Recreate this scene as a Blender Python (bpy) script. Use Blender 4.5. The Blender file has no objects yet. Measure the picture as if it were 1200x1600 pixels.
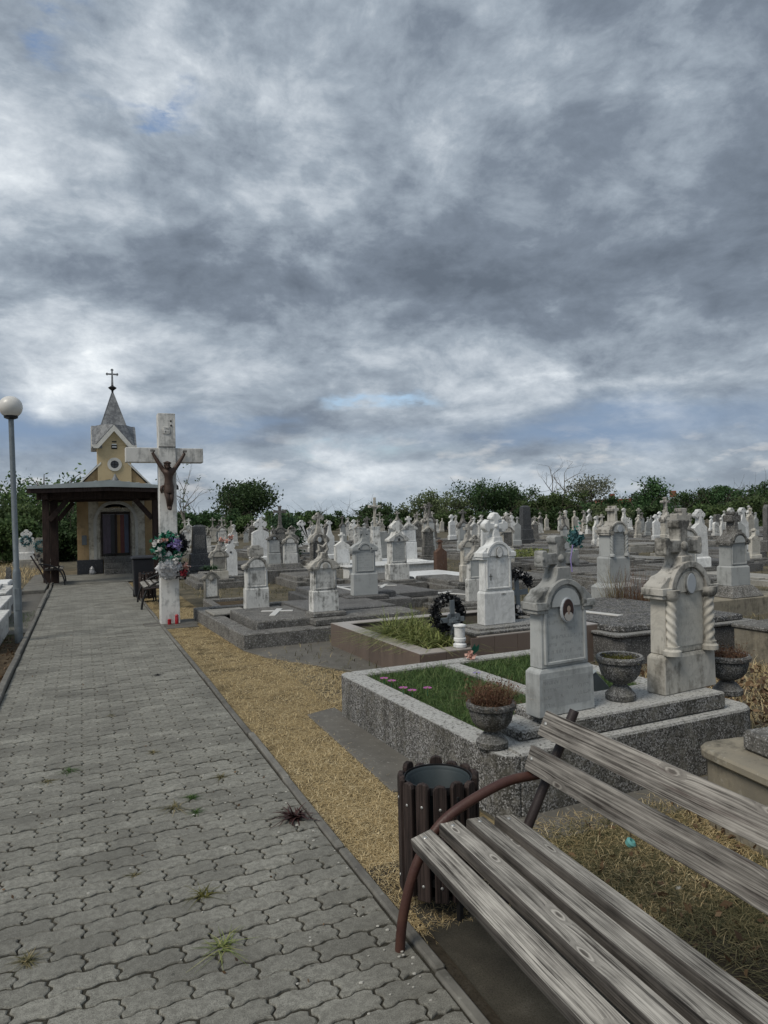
import bpy, bmesh, math, random
import numpy as np
from mathutils import Vector, Matrix

C = bpy.context.scene.collection
sc = bpy.context.scene
rad = math.radians
PI = math.pi

# ------------------------------------------------------------------ camera
YAW = math.atan(474 / 1100)
cam_d = bpy.data.cameras.new('camera')
cam = bpy.data.objects.new('camera', cam_d)
C.objects.link(cam)
cam_d.sensor_fit = 'VERTICAL'
cam_d.sensor_height = 24
cam_d.lens = 16.5
cam_d.clip_start = 0.05
cam_d.clip_end = 2000
cam.matrix_world = (Matrix.Translation((0, 0, 1.6)) @ Matrix.Rotation(-YAW, 4, 'Z')
                    @ Matrix.Rotation(rad(90) + math.atan(8.5 / 1100), 4, 'X') @ Matrix.Rotation(-rad(1.3), 4, 'Z'))
sc.camera = cam
sc.view_settings.view_transform = 'Standard'
sc.view_settings.look = 'None'
sc.view_settings.gamma = 1
sc.view_settings.use_curve_mapping = False
sc.view_settings.exposure = 0.6
sc.cycles.max_bounces = 6
sc.cycles.transparent_max_bounces = 8

SUN_AZ, SUN_EL = rad(-112), rad(50)


# ------------------------------------------------------------------ node helper
class N:
    def __init__(s, tree):
        s.t = tree

    def new(s, typ, **kw):
        n = s.t.nodes.new(typ)
        for k, v in kw.items():
            setattr(n, k, v)
        return n

    def put(s, sock, v):
        if hasattr(v, 'is_output') or isinstance(v, bpy.types.NodeSocket):
            s.t.links.new(v, sock)
        elif v is not None:
            sock.default_value = v

    def m(s, op, a, b=None, c=None, clamp=False):
        n = s.new('ShaderNodeMath', operation=op, use_clamp=clamp)
        s.put(n.inputs[0], a)
        if b is not None: s.put(n.inputs[1], b)
        if c is not None: s.put(n.inputs[2], c)
        return n.outputs[0]

    def vm(s, op, a, b=None):
        n = s.new('ShaderNodeVectorMath', operation=op)
        s.put(n.inputs[0], a)
        if b is not None: s.put(n.inputs[1], b)
        return n.outputs[0]

    def noise(s, vec, scale, detail=4, rough=.55, dist=0, w=None):
        n = s.new('ShaderNodeTexNoise')
        if vec is not None: s.put(n.inputs['Vector'], vec)
        s.put(n.inputs['Scale'], scale); s.put(n.inputs['Detail'], detail)
        s.put(n.inputs['Roughness'], rough); s.put(n.inputs['Distortion'], dist)
        return n.outputs[0]

    def noisec(s, vec, scale, detail=3):
        n = s.new('ShaderNodeTexNoise')
        s.put(n.inputs['Vector'], vec); s.put(n.inputs['Scale'], scale); s.put(n.inputs['Detail'], detail)
        return n.outputs['Color']

    def vor(s, vec, scale, feature='F1', rnd=1.0):
        n = s.new('ShaderNodeTexVoronoi', feature=feature)
        s.put(n.inputs['Vector'], vec); s.put(n.inputs['Scale'], scale)
        s.put(n.inputs['Randomness'], rnd)
        return n

    def ramp(s, f, stops, interp='LINEAR'):
        n = s.new('ShaderNodeValToRGB')
        e = n.color_ramp.elements
        n.color_ramp.interpolation = interp
        while len(e) < len(stops): e.new(0.5)
        for i, (p, c) in enumerate(stops):
            e[i].position = p
            e[i].color = (c, c, c, 1) if not hasattr(c, '__len__') else (*c[:3], 1)
        s.put(n.inputs[0], f)
        return n.outputs[0]

    def mix(s, f, a, b, blend='MIX'):
        n = s.new('ShaderNodeMix', data_type='RGBA', blend_type=blend)
        s.put(n.inputs[0], f)
        for q, v in ((6, a), (7, b)):
            if isinstance(v, (tuple, list)): v = (*v[:3], 1)
            elif isinstance(v, float): v = (v, v, v, 1)
            s.put(n.inputs[q], v)
        return n.outputs[2]

    def mapping(s, vec, scale=(1, 1, 1), loc=(0, 0, 0), rot=(0, 0, 0)):
        n = s.new('ShaderNodeMapping')
        s.put(n.inputs[0], vec)
        n.inputs['Scale'].default_value = scale
        n.inputs['Location'].default_value = loc
        n.inputs['Rotation'].default_value = rot
        return n.outputs[0]

    def sep(s, vec):
        n = s.new('ShaderNodeSeparateXYZ'); s.put(n.inputs[0], vec)
        return n.outputs

    def comb(s, x, y, z):
        n = s.new('ShaderNodeCombineXYZ')
        for i, v in enumerate((x, y, z)): s.put(n.inputs[i], v)
        return n.outputs[0]


# ------------------------------------------------------------------ world: overcast sky with cloud decks
def make_world():
    w = bpy.data.worlds.new('World')
    sc.world = w
    w.use_nodes = True
    t = w.node_tree
    t.nodes.clear()
    n = N(t)
    out = n.new('ShaderNodeOutputWorld')
    bg = n.new('ShaderNodeBackground')
    bg.inputs[1].default_value = 1.0
    sky = n.new('ShaderNodeTexSky', sky_type='NISHITA')
    sky.sun_disc = False
    sky.sun_elevation = SUN_EL
    sky.sun_rotation = SUN_AZ
    d = n.new('ShaderNodeTexCoord').outputs['Generated']
    x, y, z = n.sep(d)
    zc = n.m('MAXIMUM', z, 0.0)
    # cloud texture: broad heaps, then ragged detail, flattened towards the horizon
    zq = n.m('MULTIPLY', n.m('POWER', zc, .8), 1.75)
    P = n.comb(x, y, zq)
    wp = n.noisec(P, 3.0, 4)
    Pw = n.vm('ADD', P, n.vm('MULTIPLY', n.vm('SUBTRACT', wp, (.5, .5, .5)), (.13, .13, .13)))
    n1 = n.noise(Pw, 3.4, 4, .5, 0)
    n2 = n.noise(Pw, 6.5, 12, .63, 0)
    bil = n.m('ABSOLUTE', n.m('SUBTRACT', n.noise(n.vm('ADD', Pw, (3.1, 1.7, .4)), 6.0, 7, .52, 0), .5))
    n3 = n.noise(n.vm('ADD', P, (7.3, 2.1, 4.0)), 3.2, 6, .55, .2)
    # elevation and azimuth, roughened so that the big cloud masses get ragged edges
    wob = n.noisec(d, 4.5, 5)
    wx, wy, wz = n.sep(wob)
    wob2 = n.noise(n.mapping(d, (3, 3, 9)), 2.2, 6, .6)
    az = n.m('ADD', n.m('ARCTAN2', x, y), n.m('MULTIPLY', n.m('SUBTRACT', wx, .5), .5))
    el0 = n.m('ARCSINE', z)
    el = n.m('ADD', el0, n.m('MULTIPLY', n.m('SUBTRACT', wob2, .5), n.m('ADD', .05, n.m('MULTIPLY', zc, .35))))

    def blob(a, e, sa, se):
        u = n.m('DIVIDE', n.m('SUBTRACT', az, rad(a)), rad(sa))
        v = n.m('DIVIDE', n.m('SUBTRACT', el, rad(e)), rad(se))
        r = n.m('ADD', n.m('MULTIPLY', u, u), n.m('MULTIPLY', v, v))
        return n.m('EXPONENT', n.m('MULTIPLY', r, -1.0))

    tt = n.m('ADD', .46, n.m('MULTIPLY', n.m('SUBTRACT', n1, .5), 1.2))
    tt = n.m('ADD', tt, n.m('MULTIPLY', n.m('SUBTRACT', n2, .5), 1.05))
    tt = n.m('ADD', tt, n.m('MULTIPLY', n.m('SUBTRACT', bil, .10), 1.1))
    for a, e, sa, se, wgt in SKY_BLOBS:
        tt = n.m('ADD', tt, n.m('MULTIPLY', blob(a, e, sa, se), wgt))
    tt = n.m('ADD', tt, n.m('MULTIPLY', n.m('SUBTRACT', n.noise(Pw, 18, 10, .66, 0), .5), .62))
    tt = n.m('MULTIPLY_ADD', tt, .84, .10)
    col = n.ramp(tt, [(0.0, (.088, .108, .137)), (.28, (.138, .166, .205)), (.5, (.23, .268, .312)),
                      (.70, (.365, .402, .442)), (.88, (.52, .555, .585)), (1.0, (.66, .685, .695))])
    # slate blue bases of the far banks, low over the horizon
    bl = None
    for a, e, sa, se, wgt in BLUE_BLOBS:
        b = n.m('MULTIPLY', blob(a, e, sa, se), wgt)
        bl = b if bl is None else n.m('ADD', bl, b)
    bl = n.m('MULTIPLY', bl, n.m('ADD', .65, n.m('MULTIPLY', n3, .7)), clamp=True)
    col = n.mix(bl, col, (.145, .205, .30))
    # small breaks of blue sky
    gp = None
    for a, e, sa, se in GAPS:
        b = blob(a, e, sa, se)
        gp = b if gp is None else n.m('ADD', gp, b)
    gp = n.m('MULTIPLY', gp, n.ramp(n2, [(.42, 1.0), (.60, 0.0)]), clamp=True)
    skyc = n.mix(1.0, sky.outputs[0], (.10, .10, .10), 'MULTIPLY')
    col = n.mix(n.m('MULTIPLY', gp, .8), col, skyc)
    # little sunlit heaps far off, low over the horizon
    heap = n.noise(n.mapping(d, (9, 9, 26), (3.1, .7, 0)), 1.6, 6, .55)
    band = n.m('EXPONENT', n.m('MULTIPLY', n.m('POWER', n.m('DIVIDE', n.m('SUBTRACT', el0, rad(3.6)), rad(2.4)), 2.0), -1.0))
    col = n.mix(n.m('MULTIPLY', n.m('MULTIPLY', n.ramp(heap, [(.55, 0.0), (.68, 1.0)]), band), .55), col, (.52, .51, .495))
    # pale air close to the horizon
    hz = n.m('EXPONENT', n.m('MULTIPLY', n.m('MAXIMUM', el0, 0.0), -28.0))
    col = n.mix(n.m('MULTIPLY', hz, .75), col, (.33, .38, .42))
    t.links.new(col, bg.inputs[0])
    t.links.new(bg.outputs[0], out.inputs[0])


# azimuth, elevation, spreads in degrees (azimuth from the path's direction, to the right), weight
SKY_BLOBS = [(4, 30, 13, 6, .26), (14, 31, 6, 3, .10), (-4, 22, 12, 5, .06), (15, 23.5, 5, 2.0, .16), (44, 23, 17, 8, -.24), (27, 27, 9, 6, -.12), (28, 35, 10, 4, -.06),
             (22, 18.2, 26, 2.4, -.24), (44, 15.8, 16, 3.5, -.26), (0, 18.4, 12, 1.8, -.14), (47, 31, 5, 4, .22), (38, 30, 4, 2, .10), (4, 13.3, 14, 2.2, .22),
             (22, 12, 14, 1.5, .08), (30, 13.5, 8, 1.2, .08), (42, 10.0, 12, 1.1, .26), (0, 9.6, 9, 1.2, .14), (22, 9.0, 8, 1.6, .18), (33, 8.4, 6, .8, .10),
             (10, 3.6, 16, 1.4, .16), (42, 3.2, 14, 1.0, .14)]
BLUE_BLOBS = [(-3, 6.9, 10, 1.7, .95), (13, 7.4, 5, .7, .55), (44, 6.8, 10, 1.5, .9), (34, 6.2, 7, .8, .5)]
GAPS = [(-2, 33.5, 2.4, .9), (6.0, 29.5, 2.4, .6), (24, 9.3, 2.2, .45), (21, 5.5, 4, .6)]
make_world()

sun_d = bpy.data.lights.new('sun', 'SUN')
sun = bpy.data.objects.new('sun', sun_d)
C.objects.link(sun)
sun_d.energy = 1.5
sun_d.angle = rad(25)
sun_d.color = (1, .93, .82)
sv = Vector((math.sin(SUN_AZ) * math.cos(SUN_EL), math.cos(SUN_AZ) * math.cos(SUN_EL), math.sin(SUN_EL)))
sun.rotation_euler = sv.to_track_quat('Z', 'Y').to_euler()


# ------------------------------------------------------------------ mesh helper
class MB:
    def __init__(s):
        s.v, s.f, s.mi, s.cur = [], [], [], 0

    def add(s, vs, fs):
        o = len(s.v)
        s.v += [tuple(p) for p in vs]
        s.f += [tuple(i + o for i in f) for f in fs]
        s.mi += [s.cur] * len(fs)
        return s

    def rings(s, rg, cx=0, cy=0, rz=0, cap=True):
        """stacked rectangles (z, half x, half y[, ox, oy])"""
        vs, fs = [], []
        c, sn = math.cos(rz), math.sin(rz)
        for r in rg:
            z, a, b = r[:3]
            ox, oy = (r[3], r[4]) if len(r) > 3 else (0, 0)
            for sx, sy in ((-1, -1), (1, -1), (1, 1), (-1, 1)):
                px, py = sx * a + ox, sy * b + oy
                vs.append((cx + px * c - py * sn, cy + px * sn + py * c, z))
        for i in range(len(rg) - 1):
            for j in range(4):
                k = (j + 1) % 4
                fs.append((i * 4 + j, i * 4 + k, i * 4 + 4 + k, i * 4 + 4 + j))
        if cap:
            fs.append((3, 2, 1, 0)); m = (len(rg) - 1) * 4; fs.append((m, m + 1, m + 2, m + 3))
        return s.add(vs, fs)

    def box(s, x0, x1, y0, y1, z0, z1):
        return s.rings([(z0, (x1 - x0) / 2, (y1 - y0) / 2), (z1, (x1 - x0) / 2, (y1 - y0) / 2)], (x0 + x1) / 2, (y0 + y1) / 2)

    def prism(s, pts, y0, y1):
        """outline in x,z (counter-clockwise seen from -y) drawn out from y0 (front) to y1"""
        n = len(pts)
        vs = [(x, y0, z) for x, z in pts] + [(x, y1, z) for x, z in pts]
        fs = [tuple(range(n)), tuple(range(2 * n - 1, n - 1, -1))]
        for i in range(n):
            j = (i + 1) % n
            fs.append((j, i, i + n, j + n))
        return s.add(vs, fs)

    def prismz(s, pts, z0, z1):
        n = len(pts)
        vs = [(x, y, z0) for x, y in pts] + [(x, y, z1) for x, y in pts]
        fs = [tuple(range(n - 1, -1, -1)), tuple(range(n, 2 * n))]
        for i in range(n):
            j = (i + 1) % n
            fs.append((i, j, j + n, i + n))
        return s.add(vs, fs)

    def tube(s, pts, r, n=8, cap=True):
        pts = [Vector(p) for p in pts]
        rs = r if hasattr(r, '__len__') else [r] * len(pts)
        vs, fs = [], []
        up = None
        for i, p in enumerate(pts):
            d = (pts[min(i + 1, len(pts) - 1)] - pts[max(i - 1, 0)]).normalized()
            if up is None:
                up = Vector((0, 0, 1)) if abs(d.z) < .9 else Vector((1, 0, 0))
            a = d.cross(up).normalized(); b = a.cross(d).normalized(); up = b
            for j in range(n):
                t = 2 * PI * j / n
                vs.append(p + (a * math.cos(t) + b * math.sin(t)) * rs[i])
        for i in range(len(pts) - 1):
            for j in range(n):
                k = (j + 1) % n
                fs.append((i * n + j, i * n + k, i * n + n + k, i * n + n + j))
        if cap:
            fs.append(tuple(range(n - 1, -1, -1))); m = (len(pts) - 1) * n; fs.append(tuple(range(m, m + n)))
        return s.add(vs, fs)

    def lathe(s, prof, n=20, cx=0, cy=0, twist=None, cap=True):
        vs, fs = [], []
        for r, z in prof:
            for j in range(n):
                t = 2 * PI * j / n
                rr = r * (twist(t, z) if twist else 1)
                vs.append((cx + rr * math.cos(t), cy + rr * math.sin(t), z))
        for i in range(len(prof) - 1):
            for j in range(n):
                k = (j + 1) % n
                fs.append((i * n + j, i * n + k, i * n + n + k, i * n + n + j))
        if cap:
            fs.append(tuple(range(n - 1, -1, -1))); m = (len(prof) - 1) * n; fs.append(tuple(range(m, m + n)))
        return s.add(vs, fs)

    def arc(s, cx, cz, r0, r1, a0, a1, y0, y1, n=14):
        """flat ring piece in x,z, drawn out in y"""
        po = [(cx + r1 * math.cos(rad(a0 + (a1 - a0) * i / n)), cz + r1 * math.sin(rad(a0 + (a1 - a0) * i / n))) for i in range(n + 1)]
        pi_ = [(cx + r0 * math.cos(rad(a0 + (a1 - a0) * i / n)), cz + r0 * math.sin(rad(a0 + (a1 - a0) * i / n))) for i in range(n + 1)]
        vs, fs = [], []
        for i in range(n + 1):
            vs += [(*po[i], 0), (*pi_[i], 0)]
        vs = [(a, y0, b) for a, b, _ in vs] + [(a, y1, b) for a, b, _ in vs]
        m = 2 * (n + 1)
        for i in range(n):
            a, b, c, d = 2 * i, 2 * i + 1, 2 * i + 3, 2 * i + 2
            fs += [(a, d, c, b)[::-1], (a + m, b + m, c + m, d + m)[::-1], (a, a + m, d + m, d)[::-1], (b, c, c + m, b + m)[::-1]]
        fs += [(0, 1, 1 + m, m)[::-1], (2 * n, 2 * n + m, 2 * n + 1 + m, 2 * n + 1)[::-1]]
        return s.add(vs, fs)

    def ball(s, c, r, n=10, m=7, sq=(1, 1, 1)):
        vs, fs = [], []
        for i in range(m + 1):
            ph = PI * i / m
            for j in range(n):
                t = 2 * PI * j / n
                vs.append((c[0] + r * sq[0] * math.sin(ph) * math.cos(t), c[1] + r * sq[1] * math.sin(ph) * math.sin(t), c[2] - r * sq[2] * math.cos(ph)))
        for i in range(m):
            for j in range(n):
                k = (j + 1) % n
                fs.append((i * n + j, i * n + k, i * n + n + k, i * n + n + j))
        return s.add(vs, fs)

    def mesh(s, name, mats, bevel=0, smooth=None, seg=1):
        me = bpy.data.meshes.new(name)
        me.from_pydata(s.v, [], s.f)
        for m in (mats if isinstance(mats, (list, tuple)) else [mats]): me.materials.append(m)
        me.polygons.foreach_set('material_index', s.mi)
        bm = bmesh.new(); bm.from_mesh(me)
        bmesh.ops.remove_doubles(bm, verts=bm.verts, dist=1e-5)
        bmesh.ops.recalc_face_normals(bm, faces=bm.faces)
        if bevel:
            ed = [e for e in bm.edges if len(e.link_faces) == 2 and e.calc_face_angle(0) > rad(32)]
            bmesh.ops.bevel(bm, geom=ed, offset=bevel, segments=seg, profile=.6, affect='EDGES', clamp_overlap=True)
        bm.to_mesh(me); bm.free()
        if smooth is not None:
            me.polygons.foreach_set('use_smooth', [True] * len(me.polygons))
            me.set_sharp_from_angle(angle=rad(smooth))
        return me

    def build(s, name, mats, parent=None, bevel=0, smooth=None, seg=1):
        return link(name, s.mesh(name, mats, bevel, smooth, seg), parent)


def link(name, me, parent=None):
    o = bpy.data.objects.new(name, me)
    C.objects.link(o)
    if parent: o.parent = parent
    return o


def thing(name, label, cat, loc=(0, 0, 0), rz=0, group=None, tilt=None):
    o = bpy.data.objects.new(name, None)
    o.empty_display_size = .1
    C.objects.link(o)
    o.location = loc
    o.rotation_euler = (*(tilt or (0, 0)), rz)
    o['label'] = label; o['category'] = cat
    if group: o['group'] = group
    return o


def tag(o, label=None, cat=None, group=None, kind=None):
    if label: o['label'] = label
    if cat: o['category'] = cat
    if group: o['group'] = group
    if kind: o['kind'] = kind
    return o


def smooth_line(pts, k=5):
    out = []
    P = [Vector(pts[0])] + [Vector(p) for p in pts] + [Vector(pts[-1])]
    for i in range(1, len(P) - 2):
        a, b, c, d = P[i - 1], P[i], P[i + 1], P[i + 2]
        for j in range(k):
            t = j / k
            out.append(.5 * ((2 * b) + (c - a) * t + (2 * a - 5 * b + 4 * c - d) * t * t + (3 * b - a - 3 * c + d) * t ** 3))
    return out + [P[-2]]


def copy_tree(o, parent=None):
    c = o.copy(); C.objects.link(c)
    if parent: c.parent = parent
    for ch in list(o.children): copy_tree(ch, c)
    return c


def np_mesh(name, verts, quads, mat, smooth=False):
    verts = np.asarray(verts, dtype=np.float32).reshape(-1, 3)
    quads = np.asarray(quads, dtype=np.int32)
    k = quads.shape[1]
    me = bpy.data.meshes.new(name)
    me.vertices.add(len(verts)); me.vertices.foreach_set('co', verts.ravel())
    me.loops.add(quads.size); me.loops.foreach_set('vertex_index', quads.ravel())
    me.polygons.add(len(quads)); me.polygons.foreach_set('loop_start', np.arange(0, quads.size, k, dtype=np.int32))
    me.materials.append(mat)
    me.update(calc_edges=True)
    return me


# ------------------------------------------------------------------ materials
def new_mat(name):
    m = bpy.data.materials.new(name)
    m.use_nodes = True
    t = m.node_tree
    b = t.nodes['Principled BSDF']
    return m, N(t), b


def objvec(n, world=False):
    if world:
        return n.new('ShaderNodeNewGeometry').outputs['Position']
    tc = n.new('ShaderNodeTexCoord').outputs['Object']
    oi = n.new('ShaderNodeObjectInfo').outputs['Random']
    return n.vm('ADD', tc, n.comb(n.m('MULTIPLY', oi, 37.0), n.m('MULTIPLY', oi, 19.0), 0.0))


def inscription_mask(n, row_h, letter):
    x, y, z = n.sep(n.new('ShaderNodeTexCoord').outputs['Object'])
    zz = n.m('DIVIDE', z, row_h)
    row = n.m('FLOOR', zz)
    fr = n.m('FRACT', zz)
    inrow = n.m('MULTIPLY', n.m('GREATER_THAN', fr, .3), n.m('LESS_THAN', fr, .8))
    v = n.comb(n.m('DIVIDE', x, letter), n.m('ADD', n.m('MULTIPLY', row, 13.7), n.m('MULTIPLY', fr, 1.3)), 0.0)
    l = n.m('GREATER_THAN', n.noise(v, 1.0, 1, .5), .5)
    g = n.m('GREATER_THAN', n.noise(n.comb(n.m('DIVIDE', x, letter * 7), n.m('MULTIPLY', row, 5.3), 1.0), 1.0, 0), .43)
    return n.m('MULTIPLY', inrow, n.m('MULTIPLY', l, g))


def stone_mat(name, c1, c2, stain=(.06, .06, .055), amt=.5, scale=3, rough=.8, bump=.25, vein=0, speck=0, inscr=None, streak=.5, thr=.52, sharp=.16):
    m, n, b = new_mat(name)
    v = objvec(n)
    wv = objvec(n, True)
    f1 = n.noise(v, scale, 6, .6)
    col = n.mix(n.ramp(f1, [(.32, 0.0), (.68, 1.0)]), c1, c2)
    if vein:
        vv = n.mapping(v, (1, 1, .55), (0, 0, 0), (.2, .7, .3))
        q = n.noise(vv, 5, 5, .6, 1.6)
        line = n.ramp(n.m('ABSOLUTE', n.m('SUBTRACT', q, .5)), [(0.0, 1.0), (.06, 0.0)])
        col = n.mix(n.m('MULTIPLY', line, vein), col, tuple(k * .45 for k in c1))
    # lichen and soot: blotches, and drips that run down
    s1 = n.noise(wv, 9, 8, .68)
    s2 = n.noise(n.mapping(wv, (26, 26, 2.6)), 1, 4, .6)
    s3 = n.noise(wv, 2.3, 3, .5)
    dirt = n.m('ADD', n.m('ADD', n.m('MULTIPLY', s1, .6), n.m('MULTIPLY', s2, .4 * streak)), n.m('MULTIPLY', s3, .35))
    mid = .475 + .2 * streak
    dm = n.ramp(dirt, [(mid + (thr - .52), 0.0), (mid + sharp + (thr - .52), 1.0)])
    col = n.mix(n.m('MULTIPLY', dm, amt), col, stain)
    pal = n.ramp(n.noise(wv, 34, 3, .6), [(.6, 0.0), (.72, 1.0)])
    col = n.mix(n.m('MULTIPLY', pal, .25), col, (.5, .5, .45))
    if speck:
        vo = n.vor(v, 130)
        col = n.mix(n.m('MULTIPLY', n.ramp(n.sep(vo.outputs['Color'])[0], [(.0, 1.0), (.35, 0.0)]), speck), col, (.02, .02, .022))
        col = n.mix(n.m('MULTIPLY', n.ramp(n.sep(vo.outputs['Color'])[1], [(.8, 0.0), (.95, 1.0)]), speck), col, (.5, .5, .5))
    h = n.m('ADD', n.m('MULTIPLY', n.noise(v, 60, 6, .7), .5), n.m('MULTIPLY', f1, .4))
    if inscr:
        k = inscription_mask(n, *inscr[:2])
        col = n.mix(n.m('MULTIPLY', k, inscr[2]), col, tuple(q * .3 for q in c1))
        h = n.m('SUBTRACT', h, n.m('MULTIPLY', k, .8))
    rnd = n.new('ShaderNodeObjectInfo').outputs['Random']
    hs = n.new('ShaderNodeHueSaturation')
    n.put(hs.inputs['Value'], n.m('ADD', .86, n.m('MULTIPLY', rnd, .26)))
    n.put(hs.inputs['Color'], col)
    bp = n.new('ShaderNodeBump')
    bp.inputs['Strength'].default_value = bump
    bp.inputs['Distance'].default_value = .01
    n.put(bp.inputs['Height'], h)
    n.put(b.inputs['Base Color'], hs.outputs[0])
    n.put(b.inputs['Normal'], bp.outputs[0])
    b.inputs['Roughness'].default_value = rough
    b.inputs['Specular IOR Level'].default_value = .3
    return m


def terrazzo(name, light=.42, grout=(.10, .10, .10), dark=.35, scale=95, top=None):
    """cast stone full of pale and black pebbles"""
    m, n, b = new_mat(name)
    v = n.new('ShaderNodeNewGeometry').outputs['Position']
    vo = n.vor(v, scale)
    ve = n.vor(v, scale, 'DISTANCE_TO_EDGE')
    r = n.sep(vo.outputs['Color'])[0]
    peb = n.ramp(r, [(0.0, .03), (dark, .09), (dark + .15, light * .55), (.8, light), (1.0, light * 1.35)])
    e = n.ramp(ve.outputs['Distance'], [(.02, 0.0), (.10, 1.0)])
    ms = n.ramp(n.noise(v, 5, 6, .65), [(.35, 0.0), (.65, 1.0)])
    cem = n.mix(ms, grout, tuple(k * 2.1 for k in grout))
    col = n.mix(e, cem, peb)
    # cement laitance that hides part of the pebbles, and dark algae
    lw = n.ramp(n.noise(v, 14, 7, .7), [(.5, 0.0), (.62, 1.0)])
    col = n.mix(n.m('MULTIPLY', lw, .62), col, (.20, .192, .165))
    dk = n.ramp(n.noise(n.mapping(v, (7, 7, 1.6)), 1, 6, .65), [(.5, 0.0), (.66, 1.0)])
    col = n.mix(n.m('MULTIPLY', dk, .6), col, (.045, .043, .034))
    if top:
        nz = n.sep(n.new('ShaderNodeNewGeometry').outputs['Normal'])[2]
        crust = n.ramp(n.noise(v, 60, 5, .7), [(.38, 0.0), (.5, 1.0)])
        up = n.ramp(nz, [(.6, 0.0), (.85, 1.0)])
        col = n.mix(n.m('MULTIPLY', n.m('MULTIPLY', up, crust), top), col, (.50, .50, .48))
    n.put(b.inputs['Base Color'], col)
    bp = n.new('ShaderNodeBump'); bp.inputs['Strength'].default_value = .6; bp.inputs['Distance'].default_value = .004
    n.put(bp.inputs['Height'], n.m('ADD', e, n.noise(v, 30, 4)))
    n.put(b.inputs['Normal'], bp.outputs[0])
    b.inputs['Roughness'].default_value = .9
    b.inputs['Specular IOR Level'].default_value = .2
    return m


def plain(name, col, rough=.6, metal=0, var=.25, scale=8, bump=.1, spec=.4, var2=None):
    m, n, b = new_mat(name)
    v = objvec(n)
    f = n.noise(v, scale, 5, .6)
    c2 = var2 or tuple(k * (1 - var) for k in col)
    n.put(b.inputs['Base Color'], n.mix(n.ramp(f, [(.3, 0.0), (.7, 1.0)]), col, c2))
    bp = n.new('ShaderNodeBump'); bp.inputs['Strength'].default_value = bump; bp.inputs['Distance'].default_value = .005
    n.put(bp.inputs['Height'], n.noise(v, scale * 8, 4))
    n.put(b.inputs['Normal'], bp.outputs[0])
    b.inputs['Roughness'].default_value = rough
    b.inputs['Metallic'].default_value = metal
    b.inputs['Specular IOR Level'].default_value = spec
    return m


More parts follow.
